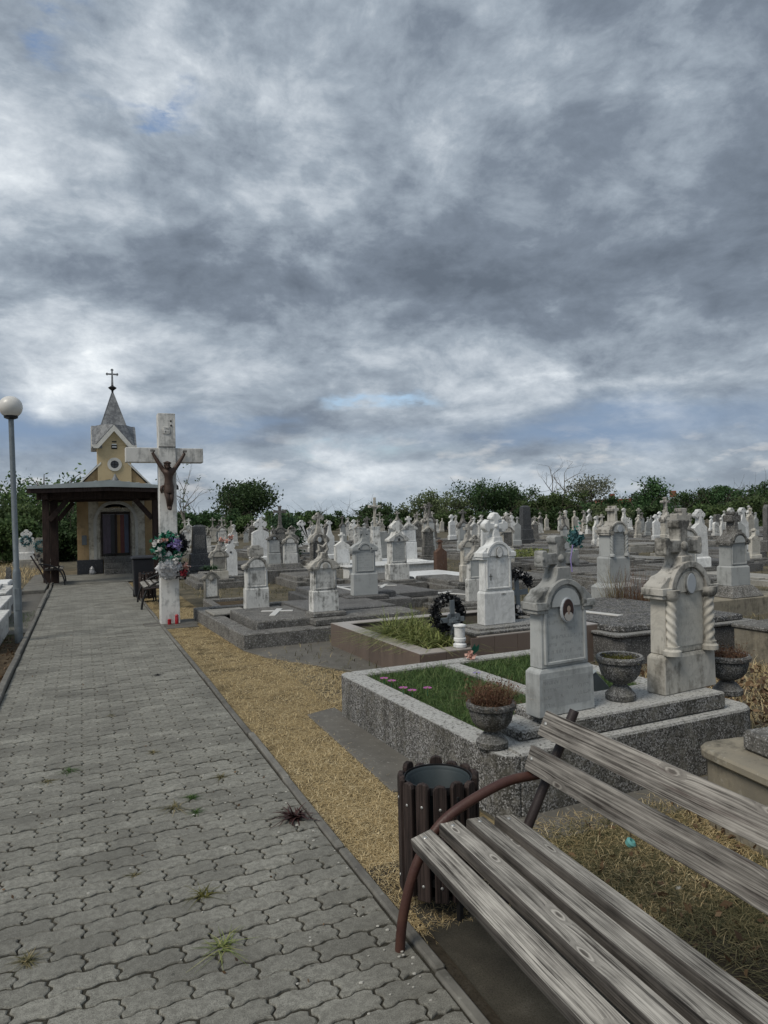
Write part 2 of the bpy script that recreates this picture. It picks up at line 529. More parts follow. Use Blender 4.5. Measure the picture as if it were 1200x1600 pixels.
def wood_mat(name, dark, light, axis='Y', knots=True, paint=None, rough=.85):
    """weathered board, grain along the board"""
    m, n, b = new_mat(name)
    tc = n.new('ShaderNodeTexCoord').outputs['Object']
    oi = n.new('ShaderNodeObjectInfo').outputs['Random']
    x, y, z = n.sep(tc)
    if axis == 'Y': u, c, h = y, x, z
    elif axis == 'YZ': u, c, h = y, z, x
    elif axis == 'Z': u, c, h = z, x, y
    else: u, c, h = x, y, z
    u = n.m('ADD', u, n.m('MULTIPLY', oi, 23.0))
    c = n.m('ADD', c, n.m('MULTIPLY', oi, 7.0))
    kv = n.comb(n.m('MULTIPLY', u, 3.2), n.m('MULTIPLY', c, 10.0), 0.0)
    vk = n.vor(kv, 1.0); vk.voronoi_dimensions = '2D'
    kd = vk.outputs['Distance']
    kr = n.sep(vk.outputs['Color'])[0]
    has = n.m('GREATER_THAN', kr, .48 if knots else 2.0)
    near = n.m('MULTIPLY', n.m('EXPONENT', n.m('MULTIPLY', n.m('MULTIPLY', kd, kd), -30.0)), has)
    c2 = n.m('ADD', c, n.m('MULTIPLY', near, .013))
    gv = n.comb(n.m('MULTIPLY', u, 3.0), n.m('MULTIPLY', c2, 130.0), n.m('MULTIPLY', h, 70.0))
    g1 = n.noise(gv, 1.0, 6, .65, .12)
    gv2 = n.comb(n.m('MULTIPLY', u, 2.6), n.m('MULTIPLY', c2, 330.0), n.m('MULTIPLY', h, 200.0))
    crk = n.noise(n.comb(n.m('MULTIPLY', u, 1.7), n.m('MULTIPLY', c2, 75.0), n.m('MULTIPLY', h, 45.0)), 1.0, 4, .7, .1)
    g2 = n.noise(gv2, 1.0, 3, .6)
    blot = n.noise(n.comb(n.m('MULTIPLY', u, 4.0), n.m('MULTIPLY', c, 12.0), h), 1.0, 5, .6)
    g = n.m('ADD', n.m('ADD', n.m('MULTIPLY', g1, .55), n.m('MULTIPLY', g2, .3)), n.m('MULTIPLY', blot, .35))
    mid = tuple((a + q) / 2 for a, q in zip(dark, light))
    col = n.ramp(g, [(.49, dark), (.545, tuple(k * .62 for k in mid)), (.60, mid), (.70, light)])
    col = n.mix(n.ramp(crk, [(.35, .8), (.43, 0.0)]), col, tuple(k * .45 for k in dark))
    col = n.mix(n.ramp(crk, [(.58, 0.0), (.72, .45)]), col, tuple(min(1, k * 1.3) for k in light))
    ring = n.m('MULTIPLY', n.m('LESS_THAN', kd, .19), has)
    kc = n.ramp(n.m('ADD', kd, n.m('MULTIPLY', n.noise(kv, 7, 4), .11)), [(.0, tuple(k * .5 for k in dark)), (.10, tuple(k * 1.6 for k in dark)), (.14, light), (.17, tuple(k * .7 for k in mid)), (.21, mid)])
    col = n.mix(n.m('MULTIPLY', ring, .8), col, kc)
    if paint:
        pm = n.ramp(n.noise(n.comb(n.m('MULTIPLY', u, 2.0), n.m('MULTIPLY', c, 34.0), 3.0), 1.0, 7, .72), [(.56, 0.0), (.66, 1.0)])
        col = n.mix(n.m('MULTIPLY', pm, .55), col, paint)
    hs = n.new('ShaderNodeHueSaturation')
    n.put(hs.inputs['Value'], n.m('ADD', .85, n.m('MULTIPLY', oi, .3)))
    n.put(hs.inputs['Color'], col)
    n.put(b.inputs['Base Color'], hs.outputs[0])
    bp = n.new('ShaderNodeBump'); bp.inputs['Strength'].default_value = .7; bp.inputs['Distance'].default_value = .004
    n.put(bp.inputs['Height'], n.m('SUBTRACT', g, n.m('MULTIPLY', ring, .1)))
    n.put(b.inputs['Normal'], bp.outputs[0])
    b.inputs['Roughness'].default_value = rough
    b.inputs['Specular IOR Level'].default_value = .25
    return m


def leaf_mat(name, c1, c2, trans=.25, c3=None):
    vary = .5 if name in ('dark_leaf', 'mid_leaf', 'olive_leaf') else 0.0
    m, n, b = new_mat(name)
    g = n.new('ShaderNodeNewGeometry')
    r = g.outputs['Random Per Island']
    st = [(0.0, c1), (.75, c2), (1.0, c3 or c2)]
    col = n.ramp(r, st)
    hv = n.new('ShaderNodeHueSaturation')
    rr = n.new('ShaderNodeObjectInfo').outputs['Random']
    n.put(hv.inputs['Value'], n.m('MULTIPLY_ADD', rr, vary, 1 - vary / 2))
    n.put(hv.inputs['Hue'], n.m('MULTIPLY_ADD', rr, vary * .06, .5 - vary * .03))
    n.put(hv.inputs['Color'], col)
    col = hv.outputs[0]
    n.put(b.inputs['Base Color'], col)
    b.inputs['Roughness'].default_value = .65
    b.inputs['Specular IOR Level'].default_value = .25
    tr = n.new('ShaderNodeBsdfTranslucent')
    n.put(tr.inputs[0], col)
    mx = n.new('ShaderNodeMixShader'); mx.inputs[0].default_value = trans
    t = m.node_tree
    out = t.nodes['Material Output']
    t.links.new(b.outputs[0], mx.inputs[1]); t.links.new(tr.outputs[0], mx.inputs[2]); t.links.new(mx.outputs[0], out.inputs[0])
    return m


def paver_mat():
    m, n, b = new_mat('paver_concrete')
    g = n.new('ShaderNodeNewGeometry')
    v = g.outputs['Position']
    r = n.m('FRACT', n.m('ADD', g.outputs['Random Per Island'], n.new('ShaderNodeObjectInfo').outputs['Random']))
    f = n.noise(v, 2.2, 6, .6)
    base = n.mix(n.ramp(r, [(0.0, 0.0), (1.0, 1.0)]), (.22, .217, .19), (.31, .306, .27))
    base = n.mix(n.m('MULTIPLY', n.ramp(f, [(.42, 0.0), (.66, 1.0)]), .6), base, (.105, .102, .09))
    fine = n.noise(v, 260, 3, .7)
    base = n.mix(n.ramp(fine, [(.36, .75), (.5, 0.0)]), base, (.065, .064, .058))
    mot = n.noise(v, 38, 5, .7)
    base = n.mix(n.ramp(mot, [(.42, .45), (.56, 0.0)]), base, (.095, .092, .08))
    base = n.mix(n.ramp(fine, [(.6, 0.0), (.72, .5)]), base, (.42, .41, .385))
    sp = n.vor(v, 11)
    spot = n.m('MULTIPLY', n.m('LESS_THAN', n.m('ADD', sp.outputs['Distance'], n.m('MULTIPLY', n.noise(v, 60, 3), .12)), .15), n.m('GREATER_THAN', n.sep(sp.outputs['Color'])[0], .72))
    base = n.mix(n.m('MULTIPLY', spot, .6), base, (.05, .05, .045))
    pl = n.vor(v, 7)
    pale = n.m('MULTIPLY', n.m('LESS_THAN', pl.outputs['Distance'], .05), n.m('GREATER_THAN', n.sep(pl.outputs['Color'])[1], .75))
    base = n.mix(n.m('MULTIPLY', pale, .7), base, (.55, .55, .52))
    n.put(b.inputs['Base Color'], base)
    bp = n.new('ShaderNodeBump'); bp.inputs['Strength'].default_value = .5; bp.inputs['Distance'].default_value = .004
    n.put(bp.inputs['Height'], n.m('ADD', fine, n.m('MULTIPLY', f, .6)))
    n.put(b.inputs['Normal'], bp.outputs[0])
    b.inputs['Roughness'].default_value = .88
    b.inputs['Specular IOR Level'].default_value = .25
    return m


def ground_mat(name, cols, scale=3, fine=90, bump=.8):
    m, n, b = new_mat(name)
    v = n.new('ShaderNodeNewGeometry').outputs['Position']
    f = n.noise(v, scale, 8, .65, .3)
    col = n.ramp(f, [(.3, cols[0]), (.45, cols[1]), (.58, cols[2]), (.7, cols[3])])
    g = n.noise(v, fine, 6, .75)
    col = n.mix(n.ramp(g, [(.35, .6), (.52, 0.0)]), col, tuple(k * .35 for k in cols[1]))
    col = n.mix(n.ramp(g, [(.58, 0.0), (.75, .55)]), col, cols[3])
    n.put(b.inputs['Base Color'], col)
    bp = n.new('ShaderNodeBump'); bp.inputs['Strength'].default_value = bump; bp.inputs['Distance'].default_value = .02
    n.put(bp.inputs['Height'], g)
    n.put(b.inputs['Normal'], bp.outputs[0])
    b.inputs['Roughness'].default_value = .95
    b.inputs['Specular IOR Level'].default_value = .1
    return m


M = {}
M['marble'] = stone_mat('white_marble', (.76, .77, .76), (.67, .68, .68), amt=.3, stain=(.22, .23, .22), vein=.35, rough=.55, bump=.12, streak=.7)
M['marble_in'] = stone_mat('white_marble_carved', (.74, .75, .74), (.66, .67, .67), amt=.35, stain=(.25, .26, .25), vein=.35, rough=.6, bump=.3, inscr=(.045, .012, .25))
M['marble_old'] = stone_mat('weathered_marble', (.70, .70, .675), (.55, .55, .53), amt=.8, sharp=.12, stain=(.08, .08, .072), vein=.3, streak=.9, bump=.3)
M['marble_old_in'] = stone_mat('weathered_marble_carved', (.68, .68, .65), (.55, .55, .53), amt=.7, sharp=.12, stain=(.09, .09, .08), vein=.2, streak=.9, bump=.35, inscr=(.06, .016, .38))
M['grey'] = stone_mat('grey_stone', (.41, .425, .42), (.33, .345, .345), amt=.55, stain=(.13, .135, .13), streak=.8, bump=.25)
M['grey_in'] = stone_mat('grey_stone_carved', (.41, .425, .42), (.34, .355, .355), amt=.3, stain=(.16, .165, .16), streak=.8, bump=.4, inscr=(.042, .011, .26))
M['grey_top'] = stone_mat('grey_stone_lichen', (.37, .375, .36), (.27, .275, .27), amt=.9, stain=(.075, .077, .072), streak=.4, bump=.7, scale=8, thr=.492, sharp=.10)
M['lime'] = stone_mat('cream_limestone', (.58, .56, .51), (.47, .445, .385), amt=.75, stain=(.13, .12, .10), sharp=.12, vein=.3, streak=.9, bump=.3)
M['lime_in'] = stone_mat('cream_limestone_carved', (.48, .47, .43), (.42, .40, .35), amt=.4, stain=(.16, .15, .135), vein=.2, streak=.8, bump=.35, inscr=(.05, .012, .14))
M['lime_top'] = stone_mat('sooty_limestone', (.47, .455, .415), (.35, .335, .305), amt=.85, stain=(.05, .048, .043), streak=.6, bump=.9, scale=9, thr=.50, sharp=.11)
M['conc'] = stone_mat('old_concrete', (.185, .178, .163), (.125, .121, .112), amt=.8, stain=(.042, .041, .037), streak=.35, bump=.8, speck=.6, rough=.92, thr=.475, scale=7)
M['conc_pale'] = stone_mat('pale_concrete', (.33, .32, .29), (.23, .222, .20), amt=.75, speck=.3, stain=(.09, .088, .08), streak=.8, bump=.5, rough=.9)
M['conc_dark'] = stone_mat('dark_concrete', (.125, .123, .12), (.08, .079, .077), amt=.6, stain=(.04, .04, .04), streak=.6, bump=.5, speck=.4, rough=.85)
M['conc_ochre'] = stone_mat('ochre_concrete', (.28, .25, .19), (.20, .183, .148), amt=.85, thr=.49, stain=(.07, .066, .055), streak=.8, bump=.5, rough=.9)
M['granite'] = stone_mat('dark_granite', (.055, .058, .062), (.04, .042, .046), amt=.2, stain=(.1, .1, .1), speck=.3, rough=.45, bump=.1)
M['rust_stone'] = stone_mat('red_brown_stone', (.105, .06, .042), (.08, .047, .035), amt=.4, stain=(.035, .03, .026), bump=.4)
M['terr'] = terrazzo('pebble_terrazzo', .34, (.088, .083, .068), .40, 125, top=.9)
M['terr_dark'] = terrazzo('dark_terrazzo', .30, (.055, .055, .055), .5, 80)
M['terr_mid'] = terrazzo('grey_terrazzo', .25, (.07, .069, .066), .45, 120, top=.4)
M['white_paint'] = stone_mat('white_painted_cement', (.66, .655, .63), (.56, .555, .53), amt=.8, thr=.49, stain=(.20, .205, .20), streak=1.0, bump=.15, rough=.7)
M['white_cross'] = plain('white_enamel', (.74, .74, .73), .5, 0, .12)
M['inlay'] = plain('pale_tile_glaze', (.62, .61, .58), .35, 0, .15)
M['paver'] = paver_mat()
M['joint'] = ground_mat('joint_soil', [(.040, .038, .030), (.062, .058, .047), (.08, .075, .06), (.11, .10, .08)], 8, 160)
M['kerb'] = stone_mat('kerb_concrete', (.185, .18, .16), (.115, .11, .10), amt=.7, stain=(.06, .058, .05), streak=.2, bump=.7, scale=6)
M['apron'] = stone_mat('apron_cement', (.135, .128, .113), (.095, .09, .08), amt=.5, stain=(.08, .075, .065), streak=.1, bump=.4, scale=4)
M['pad'] = ground_mat('pad_soil', [(.05, .047, .038), (.068, .062, .05), (.085, .078, .062), (.12, .11, .09)], 5, 140, .6)
M['ground'] = ground_mat('field_soil', [(.07, .065, .05), (.11, .10, .075), (.16, .14, .10), (.22, .19, .13)], 1.6, 60)
M['straw_ground'] = ground_mat('straw_thatch', [(.075, .06, .037), (.18, .14, .078), (.31, .245, .135), (.42, .335, .19)], 4, 120)
M['soil'] = ground_mat('bed_soil', [(.04, .035, .026), (.06, .05, .037), (.075, .065, .05), (.1, .09, .07)], 8, 90)
M['litter'] = ground_mat('leaf_litter', [(.05, .04, .027), (.08, .06, .04), (.11, .085, .055), (.17, .13, .085)], 9, 70)
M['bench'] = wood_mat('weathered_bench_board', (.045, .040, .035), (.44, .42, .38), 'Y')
M['bench_side_shade'] = wood_mat('shaded_board_edge', (.022, .020, .018), (.12, .11, .10), 'Y', knots=False)  # stained board sides, with the shade between slats put into the colour
M['bench_back'] = wood_mat('flaking_bench_board', (.040, .034, .030), (.34, .32, .29), 'YZ', paint=(.055, .036, .033))
M['bin_wood'] = wood_mat('stained_bin_board', (.011, .008, .008), (.06, .043, .038), 'Z', knots=False, rough=.7)
M['porch_wood'] = wood_mat('stained_porch_timber', (.014, .009, .008), (.055, .036, .031), 'Z', knots=False, rough=.75)
M['pipe'] = plain('maroon_pipe_paint', (.052, .021, .018), .5, 0, .0, 14, .25, var2=(.075, .034, .024))
M['pipe_dark'] = plain('dark_pipe_paint', (.035, .026, .026), .5, 0, .3, 14, .2)
M['bolt'] = plain('zinc_bolt', (.5, .5, .48), .4, .6)
M['liner'] = plain('galvanised_liner', (.04, .055, .062), .6, .2, .3, 5)
M['black_metal'] = plain('black_iron', (.022, .022, .024), .5, .3)
M['grey_metal'] = plain('grey_painted_iron', (.17, .195, .215), .45, .3, .25)
M['pole'] = plain('galvanised_pole', (.20, .23, .25), .5, .4, .3, 10)
M['globe'] = plain('opal_globe', (.66, .65, .62), .3, 0, .05, 3, 0)
M['yellow'] = stone_mat('ochre_render', (.50, .40, .245), (.45, .355, .21), amt=.25, stain=(.22, .18, .12), streak=.6, bump=.2, rough=.9)
M['yellow_deep'] = stone_mat('deep_ochre_render', (.44, .315, .175), (.37, .26, .14), amt=.5, stain=(.16, .12, .075), streak=.8, bump=.3, rough=.9)
M['portal'] = stone_mat('peeling_limewash', (.68, .65, .57), (.54, .50, .41), amt=.75, stain=(.20, .165, .115), streak=.5, bump=.5, thr=.49, rough=.9)
M['trim'] = stone_mat('white_trim_plaster', (.62, .61, .57), (.55, .54, .50), amt=.4, stain=(.25, .24, .21), streak=.6, bump=.2)
M['plinth'] = stone_mat('slate_plinth_paint', (.05, .055, .065), (.04, .043, .05), amt=.8, stain=(.20, .195, .18), streak=.1, bump=.3, thr=.60, rough=.7)
M['tin'] = stone_mat('weathered_tin', (.27, .28, .29), (.19, .20, .21), amt=.8, stain=(.09, .095, .105), streak=.3, bump=.15, rough=.6, scale=7, thr=.47, sharp=.09)
M['tin_pale'] = plain('pale_sheet_metal', (.36, .40, .405), .45, .2, .3, 2)
M['bronze'] = plain('rusty_cast_iron', (.075, .047, .036), .55, .2, .4, 20, .3)
M['glass_dark'] = plain('dark_glass', (.012, .013, .016), .12, 0, .2, 3, 0, .6)
M['dark'] = plain('dark_void', (.012, .012, .013), .8)
M['plastic_black'] = plain('black_plastic', (.018, .019, .024), .45, 0, .2)
M['tile'] = plain('taupe_tile', (.165, .128, .108), .4, 0, .12, 2, .02)
M['tile_top'] = plain('pale_taupe_tile', (.39, .355, .325), .35, 0, .15, 2, .03)
M['grout'] = plain('tile_grout', (.085, .07, .06), .9)
M['bark'] = plain('bark', (.085, .07, .055), .9, 0, .4, 6, .5)
M['twig'] = plain('grey_twig', (.20, .185, .165), .9, 0, .3)
M['cello'] = plain('cellophane', (.50, .51, .53), .2, 0, .45, 30, .8, .7)
M['red_glass'] = plain('red_lantern_glass', (.35, .015, .025), .2, 0, .2, 5, 0, .6)
M['urn'] = terrazzo('urn_terrazzo', .24, (.07, .07, .066), .45, 150, top=.4)
M['roof_tile'] = plain('red_roof_tile', (.24, .085, .05), .85, 0, .3, 3)
M['house'] = plain('house_render', (.55, .54, .50), .9)
M['blue_cap'] = plain('turquoise_plastic', (.16, .42, .40), .4)
M['pebble'] = plain('pale_pebble', (.45, .44, .40), .8)
M['skin'] = plain('photo_skin', (.36, .28, .23), .4)
M['hair'] = plain('photo_hair', (.02, .016, .015), .4)
M['photo_back'] = plain('photo_ground', (.055, .03, .027), .4, 0, .5, 20)
M['blouse'] = plain('photo_blouse', (.50, .48, .45), .4)
M['enamel'] = plain('medallion_enamel', (.42, .45, .48), .3, 0, .1)
M['ink'] = plain('black_ink', (.03, .03, .035), .6)
for nm, c in (('pane_violet', (.10, .075, .11)), ('pane_ochre', (.27, .14, .035)), ('pane_red', (.13, .025, .022)), ('pane_blue', (.065, .085, .14)), ('pane_dark', (.02, .02, .026))):
    M[nm] = plain(nm, c, .3, 0, .3, 4, .05, .4)
M['leaf_dark'] = leaf_mat('dark_leaf', (0.0252, 0.0491, 0.0197), (0.0659, 0.1169, 0.0438))
M['leaf_mid'] = leaf_mat('mid_leaf', (0.0392, 0.0728, 0.0252), (0.1096, 0.1681, 0.0614))
M['leaf_olive'] = leaf_mat('olive_leaf', (0.0586, 0.0782, 0.0366), (0.1429, 0.1702, 0.0844))
M['leaf_pale'] = leaf_mat('silvery_leaf', (.10, .115, .075), (.21, .22, .16))
M['leaf_fern'] = leaf_mat('ferny_leaf', (0.0298, 0.0676, 0.0352), (0.0706, 0.127, 0.0635))
M['straw'] = leaf_mat('straw_blade', (.29, .215, .105), (.62, .49, .27), .2, (.76, .65, .42))
M['drygreen'] = leaf_mat('halfdry_blade', (.055, .06, .028), (.17, .15, .075), .15, (.38, .31, .17))
M['grass'] = leaf_mat('grass_blade', (.03, .065, .018), (.075, .135, .035), .2, (.13, .17, .06))
M['lily'] = leaf_mat('yellowgreen_blade', (.09, .125, .035), (.25, .285, .095), .2, (.36, .35, .15))
M['heather'] = leaf_mat('russet_sprig', (.085, .04, .025), (.16, .085, .05), .15, (.20, .15, .09))
M['moss'] = leaf_mat('mossy_sprig', (.055, .06, .015), (.14, .13, .03), .15)
M['weedred'] = leaf_mat('dark_red_leaf', (.03, .014, .013), (.065, .03, .028), .1)
M['brownleaf'] = leaf_mat('dry_leaf', (.055, .035, .022), (.15, .095, .055), .1, (.24, .16, .09))
M['pinegreen'] = leaf_mat('wreath_needle', (.012, .09, .058), (.04, .21, .135), .1)
M['blackneedle'] = leaf_mat('black_needle', (.006, .007, .009), (.018, .02, .024), .05)
M['petal_white'] = leaf_mat('white_petal', (.5, .47, .45), (.68, .66, .64), .2)
M['petal_pink'] = leaf_mat('pink_petal', (.45, .09, .36), (.58, .20, .50), .2)
M['petal_violet'] = leaf_mat('violet_petal', (.16, .12, .32), (.32, .27, .52), .2)
M['petal_red'] = leaf_mat('red_petal', (.25, .02, .03), (.42, .06, .08), .2)
M['petal_peach'] = leaf_mat('peach_petal', (.5, .25, .2), (.62, .40, .34), .2)
M['petal_teal'] = leaf_mat('teal_petal', (.02, .085, .10), (.10, .22, .24), .2)
M['petal_grey'] = leaf_mat('silver_petal', (.28, .28, .29), (.5, .5, .5), .2)

RNG = np.random.default_rng(7)
random.seed(5)


# ------------------------------------------------------------------ vegetation helpers
def leaves(name, cen, size, mat, parent=None, up=0.0, aspect=.55, rng=RNG, droop=None):
    """leaf-sized rhombus faces at the given centres"""
    n = len(cen)
    u = rng.normal(size=(n, 3)); u[:, 2] += up
    u /= np.linalg.norm(u, axis=1)[:, None]
    w = rng.normal(size=(n, 3))
    v = np.cross(u, w); v /= np.linalg.norm(v, axis=1)[:, None]
    s = (size * (.6 + .8 * rng.random(n)))[:, None]
    a = cen - u * s * .5; c = cen + u * s * .5
    b = cen + v * s * aspect * .5; d = cen - v * s * aspect * .5
    vs = np.stack([a, b, c, d], 1)
    q = np.arange(n * 4).reshape(n, 4)
    return link(name, np_mesh(name, vs, q, mat), parent)


def blade_mesh(name, pos, h, wid, mat, lean=.5, seg=2, rng=RNG, flat=0.0):
    """grass blades: bent strips standing (or lying) at pos (n,3)"""
    n = len(pos)
    a = rng.random(n) * 2 * PI
    dirv = np.stack([np.cos(a), np.sin(a), np.zeros(n)], 1)
    side = np.stack([-np.sin(a), np.cos(a), np.zeros(n)], 1)
    hh = (h * (.5 + rng.random(n)))[:, None]
    ln = (lean * (.3 + 1.2 * rng.random(n)))[:, None]
    k = seg + 1
    rows = []
    for i in range(k):
        t = i / seg
        p = pos + dirv * hh * ln * t ** 1.6
        p[:, 2] += (hh[:, 0] * t * np.clip(1 - ln[:, 0] * .55 * t - flat, .08, 1))
        wd = wid * (1 - t * .85)
        rows.append(p - side * wd * .5); rows.append(p + side * wd * .5)
    vs = np.stack(rows, 1)
    nv = 2 * k
    base = (np.arange(n) * nv)[:, None]
    qs = []
    for i in range(seg):
        qs.append(np.concatenate([base + 2 * i, base + 2 * i + 1, base + 2 * i + 3, base + 2 * i + 2], 1))
    return np_mesh(name, vs, np.concatenate(qs, 0), mat)


def limb(mb, p0, d, ln, r, depth, rng, spread=.6, curve=.15, tips=None, n=5):
    pts, rs = [p0], [r]
    p = p0.copy(); dd = d.copy()
    for i in range(3):
        dd = (dd + Vector(rng.normal(size=3) * curve)).normalized()
        p = p + dd * ln / 3
        pts.append(p.copy()); rs.append(r * (1 - .45 * (i + 1) / 3))
    mb.tube(pts, rs, n, cap=False)
    if depth == 0:
        if tips is not None: tips.append(p)
        return
    for _ in range(int(rng.integers(2, 4))):
        nd = (dd + Vector(rng.normal(size=3) * spread)).normalized()
        nd.z = abs(nd.z) * .8 + .1
        k = int(rng.integers(1, 4))
        limb(mb, pts[k], nd.normalized(), ln * rng.uniform(.55, .8), rs[k] * .65, depth - 1, rng, spread, curve, tips, max(3, n - 1))


def tree(name, label, x, y, h, w, mat, seed, nl=4200, leaf=.3, trunk=.22, group='trees and bushes along the far edge', crown_low=.12, clumps=34, loose=0.0, cat='tree', dep=None, cone=False, barkmat='bark'):
    rng = np.random.default_rng(seed)
    t = thing(name, label, cat, (x, y, 0), 0, group)
    mb = MB()
    tips = []
    r0 = max(.05, h * .022)
    mb.tube([(0, 0, -.1), (rng.normal() * .05, 0, h * trunk), (rng.normal() * .1, .05, h * .55), (0, .1, h * .85)], [r0 * 1.3, r0, r0 * .6, r0 * .15], 7)
    for i in range(7):
        a = rng.random() * 2 * PI
        z0 = h * rng.uniform(trunk, .6)
        limb(mb, Vector((0, 0, z0)), Vector((math.cos(a), math.sin(a), .7)).normalized(), w * .33, r0 * .5, 1, rng, .5, .2, tips, 5)
    mb.build('trunk' if cat == 'tree' else 'stem', M[barkmat], t, smooth=60)
    dp = dep or w
    # clump centres fill an uneven envelope
    cs = []
    lobes = [(rng.uniform(-.32, .32) * w, rng.uniform(-.3, .3) * dp, rng.uniform(.40, .70) * h, rng.uniform(.20, .32)) for _ in range(5)]
    while len(cs) < clumps:
        q = rng.normal(size=3); q /= np.linalg.norm(q); q *= rng.random() ** .38
        zz = (q[2] * .5 + .5)
        if cone:
            f = (1 - zz) ** .75 * 1.05 + .06
        else:
            f = 1.0
        c = np.array([q[0] * w * .43 * f, q[1] * dp * .43 * f, h * (crown_low + (1 - crown_low) * zz * .90)])
        if not cone and rng.random() < .55:
            L = lobes[int(rng.integers(5))]
            c = np.array([L[0] + q[0] * w * L[3] * .9, L[1] + q[1] * dp * L[3] * .9, L[2] + q[2] * h * L[3] * .85])
        cs.append(c)
    cs = np.array(cs)
    rc = min(w, h) * (.135 if loose == 0 else .09) * (1 + loose)
    per = nl // clumps
    cen = (cs[:, None, :] + rng.normal(size=(clumps, per, 3)) * rc * np.array([.62, .62, .5])).reshape(-1, 3)
    cen[:, 2] = np.maximum(cen[:, 2], .05)
    cen = cen[cen[:, 2] < h * (.93 + .07 * rng.random(len(cen)))]
    leaves('crown' if cat == 'tree' else 'foliage', cen, leaf, M[mat], t, rng=rng)
    return t


# bearing (degrees right of the path's direction) of a column of the photograph, and the ground point there at a distance
def spot(px, dist):
    a = YAW + math.atan((px - 600) / 1100)
    return dist * math.sin(a), dist * math.cos(a)


# ================================================================== GROUND, PATH, KERBS
def sheet(name, x0, x1, y0, y1, z, mat, label=None, thick=0):
    mb = MB()
    mb.add([(x0, y0, z), (x1, y0, z), (x1, y1, z), (x0, y1, z)], [(0, 1, 2, 3)])
    return tag(mb.build(name, mat), label, None, None, 'structure')


sheet('ground', -700, 900, -60, 1400, 0, M['ground'])
sheet('dry_verge', 1.10, 1.95, 1.2, 22.0, .004, M['straw_ground'])
sheet('bench_ground', 1.13, 7.0, -1.5, 3.0, .008, M['soil'])
sheet('left_verge', -4.2, -.70, -1.0, 11.6, .004, M['litter'])

PX0, PL, PW = -.684, .2216, .1045
path = tag(sheet('path', -.69, 1.095, -.4, 22.3, .0225, M['joint']), 'grey paved path of wavy interlocking blocks', None, None, 'structure')


def paver_outline(L, W, left=True, right=True, g=.0046):
    """interlocking block: wavy long sides, stepped short ends"""
    def f(x):
        q = (x / (L / 2)) % 1.0
        if q < .3: r = 0
        elif q < .5: r = (q - .3) / .2
        elif q < .8: r = 1
        else: r = 1 - (q - .8) / .2
        return (r - .5) * .0135
    xs = [0, .03, .055, .0885, .11, .14, .166, .2, L] if L > .15 else [0, .03, .055, .0885, L]
    xs = [x for x in xs if x <= L]
    low = [(x, f(x)) for x in xs]
    up = [(x, f(x) + W) for x in xs][::-1]
    ends = [(.22, -.004), (.40, .012), (.60, .012), (.78, -.004)]
    def endpts(x):
        return [(x + dx, W * t + f(x)) for t, dx in ends]
    e_r = endpts(L) if right else []
    e_l = endpts(0)[::-1] if left else []
    pts = low + e_r + up + e_l
    # shrink for the joint
    cx, cy = L / 2, W / 2
    return [(cx + (px - cx) * (1 - 2 * g / L), cy + (py - cy) * (1 - 2 * g / W)) for px, py in pts]


def paver_verts(pts, L, W, z0, z1):
    cx, cy = L / 2, W / 2
    lo = [(x, y, z0) for x, y in pts]
    mid = [(x, y, z1 - .004) for x, y in pts]
    top = [(cx + (x - cx) * (1 - .009 / L), cy + (y - cy) * (1 - .009 / W), z1) for x, y in pts]
    n = len(pts)
    fs = [tuple(range(2 * n, 3 * n))]
    for k in (0, n):
        for i in range(n):
            j = (i + 1) % n
            fs.append((k + i, k + j, k + n + j, k + n + i))
    return lo + mid + top, fs


kinds = {}
for key, L, l, r in (('full', PL, True, True), ('lo', PL, False, True), ('ro', PL, True, False), ('lh', PL / 2, False, True), ('rh', PL / 2, True, False)):
    o = paver_outline(L, PW, l, r)
    v, f = paver_verts(o, L, PW, -.02, 0)
    mb = MB(); mb.add(v, f)
    kinds[key] = (mb, mb.mesh('paver', M['paver']))
far = MB()
rows = 0
cnt = 0
y = -.2
row = 0
while y < 22.2:
    if row % 2 == 0:
        items = [('lo' if i == 0 else 'ro' if i == 7 else 'full', i * PL) for i in range(8)]
    else:
        items = [('lh', 0)] + [('full', PL / 2 + i * PL) for i in range(7)] + [('rh', 7.5 * PL)]
    for key, xo in items:
        X = PX0 + xo
        dz = random.gauss(0, .0017)
        big = y > 1.25 and cnt < 300 and X > -.42 * y - 0.0 and X + .2 > -.13 * y - .15
        if big:
            o = link('paver', kinds[key][1], path)
            o.location = (X + random.gauss(0, .0008), y + random.gauss(0, .0008), .030 + dz)
            o.rotation_euler = (random.gauss(0, .010), random.gauss(0, .007), random.gauss(0, .008))
            cnt += 1
        else:
            mb = kinds[key][0]
            far.add([(a + X, b + y, c + .030 + dz) for a, b, c in mb.v], mb.f)
    y += PW
    row += 1
o = far.build('paver_field', M['paver'], path)
o['kind'] = 'stuff'

for side, x0, x1, h in (('right', 1.097, 1.142, .036), ('left', -.752, -.692, .07)):
    kerb = bpy.data.objects.new('kerb', None); C.objects.link(kerb)
    kerb['kind'] = 'structure'
    kerb['label'] = 'thin broken concrete edging along the dry grass side of the path' if side == 'right' else 'pale raised concrete edging along the lamp side of the path'
    yy = .2 if side == 'right' else .5
    me = None
    while yy < (20.0 if side == 'right' else 21.5):
        if me is None:
            mb = MB().box(-(x1 - x0) / 2, (x1 - x0) / 2, 0, .985, -.06, h)
            me = mb.mesh('kerb_stone', M['kerb'], .008)
        o = link('kerb_stone', me, kerb)
        o.location = ((x0 + x1) / 2 + random.gauss(0, .003), yy, random.gauss(0, .0025))
        o.rotation_euler = (random.gauss(0, .004), random.gauss(0, .03), random.gauss(0, .008))
        yy += 1.0

